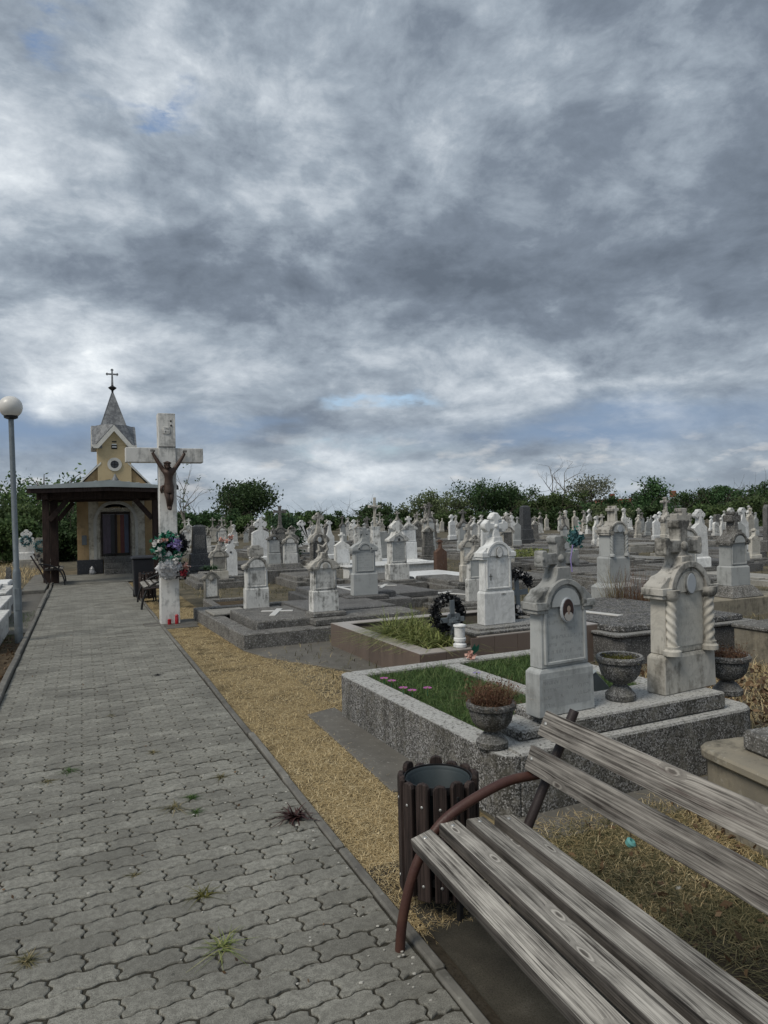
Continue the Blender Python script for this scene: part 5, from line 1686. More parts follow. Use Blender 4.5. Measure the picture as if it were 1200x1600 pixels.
plot('low dark slab grave with a white top left of the lamp pole', -2.15, 17.3, 1.5, 1.7, .25, 'conc_dark', lidmat='marble')

# ------------------------------------------------------------------ the rest of the field: rows of graves running back to the trees
protos = {}
def proto(key, fn):
    if key not in protos:
        protos[key] = fn(); 
        return protos[key], True
    return protos[key], False


FIELD = [
    ('clover', 'white marble', lambda: slab_stone('gravestone', '', 0, 0, 0, .40, 1.3, 'clover', 'marble', front='marble_in')),
    ('tall clover', 'pale marble', lambda: slab_stone('gravestone', '', 0, 0, 0, .38, 1.42, 'tallclover', 'marble_old', front='marble_old_in')),
    ('thin cross', 'grey', lambda: slab_stone('gravestone', '', 0, 0, 0, .38, 1.3, 'gable', 'grey', front='grey_in')),
    ('thin cross', 'sooty pale', lambda: slab_stone('gravestone', '', 0, 0, 0, .40, 1.35, 'gable', 'lime', front='lime_in')),
    ('arched head', 'sooty pale', lambda: headstone('gravestone', '', 0, 0, 0, .38, 1.5, .16, 0, None, 'marble_old', 'marble_old', 'lime_top', 'block', .25, .36, .17, crossw=.36, ca=.07)),
    ('arched head', 'weathered grey', lambda: headstone('gravestone', '', 0, 0, 0, .37, 1.55, .16, 0, None, 'grey', 'grey', 'conc', 'clover', .25, .36, .17, crossw=.36, ca=.07)),
    ('gabled head', 'weathered marble', lambda: headstone('gravestone', '', 0, 0, 0, .37, 1.45, .16, 0, None, 'marble_old', 'marble_old', 'marble_old', 'latin', .27, .38, .15, gable='point', crossw=.28, ca=.08)),
    ('gabled head', 'brown-grey', lambda: headstone('gravestone', '', 0, 0, 0, .38, 1.5, .16, 0, None, 'conc', 'conc', 'lime_top', 'flare', .25, .36, .16, gable='point', crossw=.34, ca=.065)),
    ('tall cross', 'cream', lambda: headstone('gravestone', '', 0, 0, 0, .42, 1.8, .22, 0, None, 'lime', 'lime', 'lime_top', 'clover', .22, .30, .16, crossw=.46, ca=.07)),
    ('rounded top', 'white', lambda: slab_stone('gravestone', '', 0, 0, 0, .5, 1.0, 'round', 'marble_old', front='marble_old_in')),
    ('obelisk shape', 'dark', lambda: obelisk('gravestone', '', 0, 0, 0, .45, 1.35)),
    ('uneven top', 'grey concrete', lambda: slab_stone('gravestone', '', 0, 0, 0, .5, .95, 'rough', 'conc')),
]
WT = [.10, .12, .12, .10, .15, .12, .09, .08, .05, .03, .01, .03]


def zone(px):
    for lim, z in ((440, 'right of the white crucifix'), (580, 'by the feathery evergreen'), (700, 'around the field crucifix'),
                   (830, 'behind the white marble headstone'), (930, 'right of the tall obelisk'), (1060, 'beyond clock-medallion stone'), (1130, 'behind the cream headstone'), (2000, 'at the right edge')):
        if px < lim: return z


rng = np.random.default_rng(11)
occ(1.7, 2.9, 13.2, 15.6)
occ(1.9, 3.2, 11.0, 13.4)
pb = {}
for nm, m_ in (('a', 'conc'), ('b', 'conc_dark'), ('c', 'conc_pale'), ('d', 'terr_mid')):
    mb = MB().box(-.62, .62, 0, 2.1, -.03, .20).box(-.5, .5, .36, 2.0, .202, .27).box(-.34, .34, .05, .34, .2025, .26)
    pb[nm] = mb.mesh('grave_plot', M[m_], .01)
mb = MB().box(-.62, .62, 0, 2.1, -.03, .20).box(-.5, .5, .36, 2.0, .202, .27)
mb.cur = 1
mb.box(-.035, .035, .6, 1.5, .2705, .285).box(-.30, -.036, 1.15, 1.22, .2705, .285).box(.036, .30, 1.15, 1.22, .2705, .285)
pb['e'] = mb.mesh('grave_plot', [M['conc'], M['inlay']], .006)
yy = 7.4
nst = npl = 0
rowi = 0
used = {}
ROWS = []
while yy < 66:
    step = 1.75 if yy < 25 else 1.95
    if yy > 42: step = 2.5
    x = 2.4 + (rowi % 2) * .5
    while x < yy * 1.42 + 3:
        gx = x + rng.normal() * .18
        gy = yy + rng.normal() * .16
        x += step * rng.uniform(.85, 1.25)
        px = 600 + 1100 * math.tan(math.atan2(gx, gy) - YAW)
        if px > 1280 or px < 285: continue
        if gx > 46: continue
        if 6 < gx < 8.2 and 24 < gy < 27: continue
        d = math.hypot(gx, gy)
        if not free(gx - .62, gx + .62, gy - .05, gy + 1.5): continue
        hk = rng.choice(['a', 'b', 'c', 'd', 'e'], p=[.38, .22, .14, .08, .18])
        hs = rng.uniform(.55, 1.35)
        dist_w = 'near' if d < 18 else 'mid-field' if d < 30 else 'far'
        tone = {'a': 'grey concrete', 'b': 'dark concrete', 'c': 'pale concrete', 'd': 'speckled', 'e': 'grey concrete white-cross'}[hk]
        if yy < 40:
            o = link('grave_plot', pb[hk]); o.location = (gx, gy, 0); o.scale = (rng.uniform(.85, 1.2), rng.uniform(.9, 1.1), hs); o.rotation_euler = (0, 0, rng.normal() * .035)
            tag(o, f'{tone} grave lid, {dist_w} rows, {zone(px)}', 'grave', f'{tone} {dist_w} graves {zone(px)}')
            ROWS.append((o, px))
            npl += 1
        p_st = .0 if d < (24 if px < 460 else 19 if px < 720 else 17) else .6 if d < 40 else .72
        if rng.random() > p_st: continue
        ki = int(rng.choice(len(FIELD), p=np.array(WT) / sum(WT)))
        shape, colr, fn = FIELD[ki]
        src, first = proto(ki, fn)
        o = src if first else copy_tree(src)
        sc_ = rng.uniform(.74, 1.16)
        o.location = (gx, gy + .2, .26 * hs if yy < 40 else .12)
        o.rotation_euler = (rng.normal() * .028, rng.normal() * .026, rng.normal() * .08)
        o.scale = (sc_ * rng.uniform(.9, 1.12), sc_, sc_ * rng.uniform(.9, 1.08))
        size = '' if len(zone(px).split()) + len(shape.split()) + len(colr.split()) > 7 else 'tall ' if sc_ > 1.03 and shape != 'tall cross' else 'small ' if sc_ < .90 and shape != 'tall cross' else ''
        lab = f'{size}{colr} gravestone with {shape}, {dist_w}, {zone(px)}'
        tag(o, lab, 'gravestone', lab.replace('gravestone', 'gravestones', 1))
        nst += 1
        ROWS.append((o, px))
    yy += 2.75 if yy < 30 else 3.0 if yy < 45 else 4.2
    rowi += 1
ORD = ['first', 'second', 'third', 'fourth', 'fifth', 'sixth', 'seventh', 'eighth', 'ninth', 'tenth', 'eleventh', 'twelfth', 'thirteenth']
byl = {}
for o, px in ROWS: byl.setdefault(o['label'], []).append((px, o))
for lab, lst in byl.items():
    if len(lst) > 1:
        lst.sort(key=lambda q: q[0])
        for i, (px, o) in enumerate(lst):
            w_ = 'leftmost' if i == 0 else 'rightmost' if i == len(lst) - 1 else ORD[i] + ' from left'
            o['label'] = lab + ', ' + w_
print('FIELD stones', nst, 'plots', npl, 'paver objs', cnt)
# ================================================================== CHAPEL
ch = thing('chapel', 'small ochre chapel with grey tin spire and round window ending the path', 'chapel', (1.02, 24.0, 0))
HW = 1.10
MB().prism([(-HW, 0), (HW, 0), (HW, 2.72), (.05, 3.86), (-.05, 3.86), (-HW, 2.72)], .03, 4.2).build('nave_wall', M['yellow_deep'], ch)
for s in (-1, 1):
    mb = MB()
    a, b = (s * (HW + .16), 2.60), (s * .02, 3.93)
    mb.add([(a[0], -.05, a[1]), (b[0], -.05, b[1]), (b[0], 4.3, b[1]), (a[0], 4.3, a[1]), (a[0], -.05, a[1] + .07), (b[0], -.05, b[1] + .07), (b[0], 4.3, b[1] + .07), (a[0], 4.3, a[1] + .07)],
           [(0, 1, 2, 3), (4, 5, 6, 7), (0, 1, 5, 4), (2, 3, 7, 6), (1, 2, 6, 5), (0, 3, 7, 4)])
    rf = mb.build('nave_roof', M['tin'], ch)
    mb = MB(); mb.prism([(s * (HW + .15), 2.64), (s * (HW + .15), 2.70), (s * .40, 3.56), (s * .40, 3.50)], -.075, -.051)
    mb.build('verge_board', M['trim'], rf)
TWH = .50
tw = MB().box(-TWH, TWH, -.06, .95, 2.10, 4.16).build('tower', M['yellow'], ch)
# gables round the spire
for k, (rz_) in enumerate((0, 90, 180, 270)):
    mb = MB()
    mb.prism([(-.49, 4.10), (.49, 4.10), (0, 4.66)], -.515, -.3)
    g = mb.build('tower_gable', M['yellow'], tw)
    mb = MB()
    mb.prism([(-.62, 3.98), (-.47, 3.98), (-.42, 4.03), (0, 4.53), (.42, 4.03), (.47, 3.98), (.62, 3.98), (.62, 4.07), (.52, 4.10), (0, 4.72), (-.52, 4.10), (-.62, 4.07)], -.675, -.516)
    c = mb.build('gable_trim', M['trim'], tw)
    mb = MB()
    for s in (-1, 1):
        mb.add([(s * .64, -.66, 4.0), (0, -.66, 4.76), (0, -.36, 4.76), (s * .64, -.36, 4.0), (s * .62, -.66, 3.975), (0, -.66, 4.715), (0, -.36, 4.715), (s * .62, -.36, 3.975)],
               [(0, 1, 2, 3), (4, 5, 6, 7), (0, 1, 5, 4), (2, 3, 7, 6), (0, 3, 7, 4)])
    r = mb.build('gable_roof', M['tin'], tw)
    for o in (g, c, r):
        o.matrix_local = Matrix.Translation((0, .445, 0)) @ Matrix.Rotation(rad(rz_), 4, 'Z')
sp = MB()
for sx, sy in ((-1, -1), (1, -1), (1, 1), (-1, 1)):
    Cn, A, B, P_ = (sx * .63, .445 + sy * .63, 4.0), (0, .445 + sy * .60, 4.745), (sx * .60, .445, 4.745), (sx * .375, .445 + sy * .375, 4.76)
    sp.add([Cn, A, P_], [(0, 1, 2)]); sp.add([Cn, P_, B], [(0, 1, 2)])
    sp.add([A, (0, .445 + sy * .37, 4.78), P_], [(0, 1, 2)]); sp.add([B, (sx * .37, .445, 4.78), P_], [(0, 1, 2)])
sp.rings([(4.3, .36, .36), (4.76, .376, .376), (4.765, .388, .388), (4.79, .365, .365), (5.86, .02, .02)], 0, .445)
spi = sp.build('spire', M['tin'], ch)
mb = MB()
for sx, sy in ((-1, -1), (1, -1), (1, 1), (-1, 1)):
    mb.tube([(sx * .365, .445 + sy * .365, 4.79), (sx * .02, .445 + sy * .02, 5.86)], .012, 5)
mb.build('seam', M['tin'], spi)
MB().lathe([(.03, 5.84), (.035, 5.92), (.12, 5.99), (.13, 6.02), (.05, 6.07), (.03, 6.10)], 12, 0, .445).build('finial', M['black_metal'], spi, smooth=40)
c = MB(); c.prism([(x, 6.08 + z) for x, z in cross_pts('clover', .55, .024, .19, .2)], .425, .465)
c.build('spire_cross', M['tin'], spi)
# arched belfry window with louvres
o = [(-.085, 3.97), (.085, 3.97), (.085, 4.22)] + [(.085 * math.cos(PI * i / 8), 4.22 + .085 * math.sin(PI * i / 8)) for i in range(1, 8)] + [(-.085, 4.22)]
bf = MB().prism(o, -.068, -.02).build('belfry_window', M['dark'], ch)
for q in (4.02, 4.10, 4.185):
    MB().box(-.07, .07, -.085, -.0685, q, q + .035).build('louvre', M['white_cross'] if q < 4.15 else M['dark'], bf)
rw = MB(); rw.arc(0, 3.48, .125, .215, 0, 360, -.10, -.05, 28)
ow = rw.build('round_window', M['trim'], ch)
MB().prism([(.125 * math.cos(2 * PI * i / 20), 3.48 + .125 * math.sin(2 * PI * i / 20)) for i in range(20)], -.075, -.055).build('pane', M['glass_dark'], ow)
MB().box(-.008, .008, -.088, -.0755, 3.36, 3.60).box(-.12, -.0085, -.088, -.0755, 3.472, 3.488).box(.0085, .12, -.088, -.0755, 3.472, 3.488).build('glazing_bar', M['dark'], ow)
mb = MB().lathe([(.16, 2.86), (.12, 2.92), (.10, 3.0), (.05, 3.08), (.03, 3.16)], 10, 0, -.22)
mb.build('cast_ornament', M['tin'], ch, smooth=50)
# facade: corner pilasters, whitewashed portal with stepped pointed arch
MB().box(-HW - .03, -.80, -.03, .029, .48, 2.6).build('pilaster', M['yellow_deep'], ch, .004)
MB().box(.88, HW + .03, -.03, .029, .48, 2.6).build('pilaster', M['yellow_deep'], ch, .004)


def arch_pts(hw, z0, zs, zt, n=10):
    r = [(-hw, z0), (hw, z0), (hw, zs)]
    r += [(hw * math.cos(PI / 2 * i / n) ** .85, zs + (zt - zs) * math.sin(PI / 2 * i / n) ** .92) for i in range(1, n)]
    r += [(0, zt)] + [(-x, z) for x, z in r[3:][::-1]] + [(-hw, zs)]
    return r


def arch_face(outer, inner, y0, y1):
    """flat frame between two outlines with equal point counts"""
    mb = MB()
    n = len(outer)
    vs = [(x, y0, z) for x, z in outer] + [(x, y0, z) for x, z in inner] + [(x, y1, z) for x, z in outer] + [(x, y1, z) for x, z in inner]
    fs = []
    for i in range(1, n):
        j = (i + 1) % n
        fs += [(i, j, n + j, n + i), (i, 2 * n + i, 2 * n + j, j), (n + i, n + j, 3 * n + j, 3 * n + i)]
    mb.add(vs, fs)
    return mb


MB().box(-.80, .88, -.02, .029, .48, 2.6).build('portal_wall', M['portal'], ch)
arch_face(arch_pts(.66, .46, 1.55, 2.32), arch_pts(.57, .46, 1.55, 2.22), -.10, -.02).build('portal_arch', M['trim'], ch)
arch_face(arch_pts(.569, .46, 1.55, 2.219), arch_pts(.47, .46, 1.55, 2.13), -.06, -.02).build('portal_arch', M['portal'], ch)
MB().prism(arch_pts(.47, 1.93, 1.94, 2.22), -.045, -.0205).build('tympanum', M['portal'], ch)
mb = MB()
for i in range(9):
    a = PI * (i + .5) / 9
    mb.tube([(.06 * math.cos(a), -.05, 1.95 + .05 * math.sin(a)), (.36 * math.cos(a), -.05, 1.95 + .22 * math.sin(a))], .012, 4)
mb.build('tympanum_rib', M['portal'], ch)
dr = MB().box(-.43, .43, -.05, -.0205, .57, 1.93).build('double_door', M['glass_dark'], ch)
for a, b in ((-.44, -.39), (.385, .43), (-.03, .03)): MB().box(a, b, -.10, -.051, .57, 1.93).build('door_frame', M['bin_wood'], dr)
MB().box(-.44, .43, -.105, -.051, 1.90, 1.97).build('door_frame', M['bin_wood'], dr)
for (a, b), m_ in zip(((-.385, -.27), (-.265, -.16), (-.155, -.035), (.035, .13), (.135, .25), (.255, .38)), ('pane_violet', 'pane_violet', 'pane_dark', 'pane_ochre', 'pane_red', 'pane_blue')):
    MB().box(a, b, -.065, -.051, .66, 1.88).build('pane', M[m_], dr)
MB().box(-HW - .05, -.40, -.14, .028, 0, .479).build('plinth', M['plinth'], ch, .006)
MB().box(.51, HW + .05, -.14, .028, 0, .479).build('plinth', M['plinth'], ch, .006)
for i in range(3):
    MB().box(-.38, .49, -.72 + i * .24, -.02, .185 * i + .001, .185 * (i + 1)).build('step', M['conc'], ch, .008)
nb = MB().box(-1.0, -.86, -.055, -.031, .95, 1.25).build('notice_board', M['grey_metal'], ch)
t = thing('plastic_bag', 'crumpled pale plastic bag lying against the chapel plinth', 'bag', (.30, 23.72, .04))
MB().lathe([(.08, 0), (.10, .05), (.06, .13), (.07, .17), (.02, .25)], 9, 0, 0, lambda a, z: 1 + .25 * math.sin(3 * a + z * 30)).build('bag', M['cello'], t, smooth=30)

# ------------------------------------------------------------------ porch in front of the chapel
po = thing('porch', 'open dark timber porch with a pale sheet metal roof standing before the chapel', 'porch', (0, 0, 0))
for (x, y, w) in ((-.84, 20.5, .17), (1.90, 20.4, .17), (-.72, 23.4, .17), (2.22, 23.4, .17), (-.66, 20.9, .20)):
    MB().rings([(.02, w / 2, w / 2), (2.25, w / 2, w / 2)], x, y).build('post', M['porch_wood'], po, .01)
def beam(p0, p1, w, h, name='beam'):
    p0, p1 = Vector(p0), Vector(p1)
    d = p1 - p0
    mb = MB().box(0, d.length, -w / 2, w / 2, -h / 2, h / 2)
    o = mb.build(name, M['porch_wood'], po, .006)
    o.matrix_local = Matrix.Translation(p0) @ d.to_track_quat('X', 'Z').to_matrix().to_4x4()
    return o
beam((-1.05, 20.45, 2.37), (2.12, 20.45, 2.40), .16, .22)
beam((-1.05, 23.4, 2.38), (2.3, 23.4, 2.42), .16, .22)
beam((-.84, 19.9, 2.34), (-.84, 23.9, 2.40), .14, .16, 'side_beam')
beam((1.95, 19.9, 2.34), (1.95, 23.9, 2.40), .14, .16, 'side_beam')
for p, q in (((-.76, 20.45, 1.72), (-.30, 20.45, 2.27)), ((1.82, 20.45, 1.72), (1.36, 20.45, 2.27)), ((-.84, 20.6, 1.72), (-.84, 21.2, 2.27)), ((1.9, 20.6, 1.72), (1.95, 21.2, 2.27)),
             ((-.64, 23.4, 1.72), (-.2, 23.4, 2.27)), ((1.92, 20.5, 1.72), (1.96, 21.1, 2.27))):
    beam(p, q, .10, .13, 'brace')
for i in range(8):
    x = -1.05 + i * .44
    beam((x, 19.75, 2.46 + (.06 - abs(x - .7) * .055) + .02), (x, 23.95, 2.72), .06, .09, 'rafter')
for s, xe in ((-1, -1.22), (1, 2.16)):
    mb = MB()
    fr = [(xe, 19.6, 2.535), (.72, 19.6, 2.70), (.72, 23.95, 2.93), (xe, 23.95, 2.78)]
    mb.add([p for p in fr] + [(a, b, c + .03) for a, b, c in fr], [(0, 1, 2, 3), (4, 5, 6, 7), (0, 1, 5, 4), (1, 2, 6, 5), (2, 3, 7, 6), (3, 0, 4, 7)])
    ro = mb.build('roof_sheet', M['tin_pale'], po)
    mb = MB()
    n = 6
    for i in range(n + 1):
        f = i / n
        xa = xe + (.72 - xe) * f
        za, zb = 2.565 + (2.73 - 2.565) * f, 2.81 + (2.96 - 2.81) * f
        mb.tube([(xa, 19.6, za + .008), (xa, 23.95, zb + .008)], .014, 5)
    mb.build('standing_seam', M['tin_pale'], ro)
    mb = MB()
    mb.add([(xe, 19.57, 2.515), (.72, 19.57, 2.56), (.72, 19.57, 2.735), (xe, 19.57, 2.57), (xe, 19.595, 2.515), (.72, 19.595, 2.56), (.72, 19.595, 2.735), (xe, 19.595, 2.57)],
           [(0, 1, 2, 3), (4, 5, 6, 7), (0, 1, 5, 4), (2, 3, 7, 6), (0, 3, 7, 4), (1, 2, 6, 5)])
    mb.build('roof_flashing', M['tin_pale'], ro)
    mb = MB()
    mb.add([(xe, 19.63, 2.40), (.72, 19.63, 2.46), (.72, 19.63, 2.699), (xe, 19.63, 2.534), (xe, 19.66, 2.40), (.72, 19.66, 2.46), (.72, 19.66, 2.699), (xe, 19.66, 2.534)],
           [(0, 1, 2, 3), (4, 5, 6, 7), (0, 1, 5, 4), (2, 3, 7, 6), (0, 3, 7, 4), (1, 2, 6, 5)])
    mb.build('fascia', M['porch_wood'], po)
t = thing('floodlight', 'small floodlight on a bracket at the right end of the porch roof', 'floodlight', (2.30, 19.7, 2.60))
MB().box(-.16, .10, -.01, .01, .02, .05).build('bracket', M['tin_pale'], t, .003)
MB().rings([(-.12, .06, .05), (-.02, .05, .04), (.018, .02, .02)], .09, 0).build('lamp_head', M['black_metal'], t, .006)

# ================================================================== WHITE CRUCIFIX
cr = thing('crucifix', 'tall white painted crucifix with a rust-brown figure beside the path', 'crucifix', (1.255, 11.5, 0), 0)
MB().rings([(0, .145, .13), (1.2, .130, .115), (3.30, .130, .115)]).build('upright', M['white_paint'], cr, .006)
MB().box(-.61, -.1305, -.10, .10, 2.535, 2.76).build('arm', M['white_paint'], cr, .006)
MB().box(.1305, .55, -.10, .10, 2.535, 2.76).build('arm', M['white_paint'], cr, .006)
MB().box(-.128, .128, -.122, -.113, 2.77, 2.782).build('joint_line', M['conc'], cr)
MB().box(-.40, .40, -.30, .26, -.04, .03).build('footing', M['apron'], cr, .01)
pq = MB().box(-.055, .045, -.128, -.114, 2.98, 3.09).build('title_plaque', M['white_paint'], cr, .002)
def text(body, size, mat, parent, loc, name, rot=(90, 0, 0), ext=.0015, align='CENTER'):
    cu = bpy.data.curves.new(name, 'FONT'); cu.body = body; cu.size = size; cu.extrude = ext; cu.align_x = align
    ob = bpy.data.objects.new(name, cu); C.objects.link(ob)
    dg = bpy.context.evaluated_depsgraph_get(); me = bpy.data.meshes.new_from_object(ob.evaluated_get(dg)); bpy.data.objects.remove(ob)
    me.materials.append(M[mat])
    o = link(name, me, parent)
    o.matrix_local = Matrix.Translation(loc) @ Matrix.Rotation(rad(rot[2]), 4, 'Z') @ Matrix.Rotation(rad(rot[0]), 4, 'X')
    return o
text('I N', .042, 'ink', pq, (-.005, -.1295, 3.043), 'plaque_lettering')
text('R I', .042, 'ink', pq, (-.005, -.1295, 2.995), 'plaque_lettering')
MB().ball((.062, -.115, 3.18), .016, 8, 5).build('rusty_bolt', M['ink'], cr)
MB().ball((.066, -.115, 3.11), .016, 8, 5).build('rusty_bolt', M['ink'], cr)


def skin_body(name, verts, edges, radii, root, mat, parent, sub=2):
    me = bpy.data.meshes.new(name)
    me.from_pydata(verts, edges, [])
    o = link(name, me, parent)
    sk = o.modifiers.new('skin', 'SKIN')
    sk.use_smooth_shade = True
    if not me.skin_vertices: 
        bpy.context.view_layer.objects.active = o
        me.attributes  # layer is made by the modifier
    lay = me.skin_vertices[0].data
    for i, r in enumerate(radii):
        lay[i].radius = (r, r) if not hasattr(r, '__len__') else r
        lay[i].use_root = (i == root)
    ss = o.modifiers.new('sub', 'SUBSURF'); ss.levels = sub; ss.render_levels = sub
    dg = bpy.context.evaluated_depsgraph_get()
    m2 = bpy.data.meshes.new_from_object(o.evaluated_get(dg))
    o.modifiers.clear(); o.data = m2
    m2.materials.clear(); m2.materials.append(M[mat])
    return o


# hanging figure, cast in iron: hips at the root, arms raised to the nails, legs together and feet crossed
fy = -.165
JV = [(.000, fy, 2.135), (.005, fy - .01, 2.24), (.008, fy - .012, 2.335), (.005, fy - .01, 2.395),        # 0 hips 1 waist 2 chest 3 upper chest
      (.000, fy - .025, 2.435), (-.012, fy - .055, 2.462),                                              # 4 neck 5 head base
      (-.070, fy, 2.405), (-.145, fy + .012, 2.535), (-.212, fy + .030, 2.660), (-.222, fy + .03, 2.69),    # 6 shoulder 7 elbow 8 wrist 9 palm
      (.085, fy, 2.405), (.175, fy + .012, 2.535), (.250, fy + .030, 2.655), (.262, fy + .03, 2.685),
      (-.036, fy - .01, 2.10), (-.012, fy - .065, 1.965), (-.004, fy - .01, 1.845), (.006, fy - .05, 1.795),
      (.045, fy - .01, 2.10), (.040, fy - .06, 1.965), (.026, fy - .005, 1.845), (.016, fy - .055, 1.790)]
JE = [(0, 1), (1, 2), (2, 3), (3, 4), (4, 5), (3, 6), (6, 7), (7, 8), (8, 9), (3, 10), (10, 11), (11, 12), (12, 13), (0, 14), (14, 15), (15, 16), (16, 17), (0, 18), (18, 19), (19, 20), (20, 21)]
JR = [.064, .056, .072, .064, .030, .034, .040, .033, .024, .026, .040, .033, .024, .026, .048, .039, .027, .027, .048, .039, .027, .027]
try:
    fig = skin_body('figure', JV, JE, JR, 0, 'bronze', cr)
except Exception as e:
    print('SKIN FAIL', e)
    mb = MB()
    for a, b in JE: mb.tube([JV[a], JV[b]], [JR[a], JR[b]], 8)
    fig = mb.build('figure', M['bronze'], cr, smooth=60)
mb = MB()
mb.ball((-.016, fy - .075, 2.487), .050, 14, 10, (.86, .95, 1.15))
mb.ball((-.018, fy - .122, 2.480), .011, 8, 6, (.8, 1.0, 1.5))
for s in (-1, 1):
    mb.ball((-.018 + s * .018, fy - .117, 2.495), .008, 6, 5)
mb.ball((-.018, fy - .112, 2.445), .024, 10, 6, (.9, .8, 1.2))
mb.build('head', M['bronze'], fig, smooth=60)
mb = MB(); mb.tube([(-.016 + .05 * math.cos(a), fy - .075 + .05 * math.sin(a), 2.515 + .006 * math.sin(5 * a)) for a in [2 * PI * i / 20 for i in range(21)]], .010, 6)
mb.ball((-.014, fy - .045, 2.48), .05, 10, 8, (1.0, .8, 1.25))
mb.build('hair', M['bronze'], fig, smooth=60)
mb = MB().lathe([(.080, 2.055), (.082, 2.09), (.076, 2.13), (.068, 2.165), (.066, 2.18)], 18, .004, fy - .008, lambda a, z: 1 + .07 * math.sin(7 * a + z * 60))
mb.tube([(-.068, fy - .01, 2.165), (-.095, fy - .015, 2.15), (-.105, fy - .015, 2.10), (-.098, fy - .012, 2.05)], [.016, .026, .026, .012], 8)
mb.build('loincloth', M['bronze'], fig, smooth=50)
mb = MB()
for hx, hz, s in ((-.222, 2.69, -1), (.262, 2.685, 1)):
    for k in range(4):
        a = (k - 1.5) * .014
        mb.tube([(hx + a, fy + .028, hz + .006), (hx + a * 1.2 + s * .003, fy + .012, hz + .032 - abs(k - 1.6) * .003), (hx + a * 1.1, fy - .006, hz + .040 - abs(k - 1.6) * .003)], [.0062, .0055, .0045], 6)
    mb.tube([(hx - s * .012, fy + .028, hz - .004), (hx - s * .030, fy + .012, hz + .010), (hx - s * .030, fy + .0, hz + .022)], [.0065, .006, .005], 6)
mb.build('fingers', M['bronze'], fig, smooth=60)

# wreaths and flowers tied to the crucifix, lanterns at its foot
w1 = wreath('wreath', 'green artificial wreath with white and pink flowers tied to the white crucifix', (1.245, 11.27, 1.20), .175, .065, 'pinegreen', 900, .075, (rad(-8), 0, 0), None, (60, 330), extra=(('flowers', 'petal_white', 12, .065, 0), ('flowers', 'petal_peach', 2, .05, 0)))
w2 = wreath('wreath', 'dark round wreath with a spray of violet flowers behind the green one on the crucifix', (1.365, 11.30, 1.25), .12, .05, 'blackneedle', 900, .055, (rad(-6), 0, rad(-8)))
rng = np.random.default_rng(21)
leaves('violet_spray', rng.normal(size=(70, 3)) * np.array([.05, .02, .05]) + np.array([-.01, -.09, .02]), .055, M['petal_violet'], w2, rng=rng, aspect=.7)
bq = thing('bouquet', 'cellophane wrapped bouquet of silvery white flowers tied low on the white crucifix', 'bouquet', (1.235, 11.25, .92), 0)
mb = MB().lathe([(.01, .24), (.03, .20), (.05, .15), (.11, .10), (.15, .05), (.17, -.02), (.14, -.09), (.12, -.14), (.06, -.19), (.02, -.21)], 26, 0, 0, lambda a, z: 1 + .16 * math.sin(3 * a + z * 9) + .14 * math.sin(7 * a + z * 45) + .12 * math.sin(13 * a - z * 70))
mb.v = [(x, y * .55, z) for x, y, z in mb.v]
mb.build('cellophane', M['cello'], bq)
leaves('flowers', rng.normal(size=(150, 3)) * np.array([.085, .02, .07]) + np.array([0, -.085, -.03]), .035, M['petal_grey'], bq, rng=rng, aspect=.8)['kind'] = 'stuff'
bq2 = thing('bouquet', 'second bouquet with red roses and peach blooms at the right of the cellophane bouquet', 'bouquet', (1.42, 11.28, .86), 0)
leaves('red_rose', rng.normal(size=(60, 3)) * .026 + np.array([.02, -.05, -.06]), .04, M['petal_red'], bq2, rng=rng, aspect=.9)
leaves('red_rose', rng.normal(size=(40, 3)) * .022 + np.array([-.07, -.04, .12]), .035, M['petal_red'], bq2, rng=rng, aspect=.9)
leaves('peach_bloom', rng.normal(size=(60, 3)) * .026 + np.array([.06, -.03, .06]), .04, M['petal_peach'], bq2, rng=rng, aspect=.9)
leaves('wrapping', rng.normal(size=(90, 3)) * np.array([.05, .03, .06]) + np.array([0, 0, 0]), .06, M['blackneedle'], bq2, rng=rng, aspect=.6)
leaves('pink_wrapping', rng.normal(size=(40, 3)) * np.array([.05, .02, .03]) + np.array([-.02, -.03, .04]), .06, M['petal_white'], bq2, rng=rng, aspect=.7)
for lx, ly, hh, lab in ((1.225, 11.28, .085, 'shorter red grave lantern at the foot of the white crucifix'), (1.335, 11.28, .15, 'taller red grave lantern with a lid at the foot of the white crucifix')):
    t = thing('grave_lantern', lab, 'lantern', (lx, ly, .03), 0, 'red lanterns at the crucifix')
    MB().lathe([(.026, 0), (.028, .01), (.028, hh * .7), (.020, hh * .78)], 12).build('glass', M['red_glass'], t, smooth=40)
    MB().lathe([(.030, hh * .781), (.030, hh * .86), (.012, hh), (.002, hh)], 12).build('lid', M['red_glass'], t, smooth=40)

# ================================================================== LAMP POST
lp = thing('street_lamp', 'thin grey lamp post with a white globe at the left edge of the path', 'street lamp', (-.80, 10.8, 0), 0, None, (0, rad(-.9)))
MB().lathe([(.052, 0), (.052, .95), (.045, 1.0), (.036, 1.02), (.034, 3.05)], 16).build('pole', M['pole'], lp, smooth=40)
MB().box(-.03, .03, -.056, -.04, .45, .75).build('access_door', M['pole'], lp, .003)
MB().lathe([(.035, 3.05), (.085, 3.07), (.09, 3.10), (.06, 3.115)], 18).build('collar', M['black_metal'], lp, smooth=40)
MB().ball((0, 0, 3.22), .15, 28, 18).build('globe', M['globe'], lp, smooth=180)

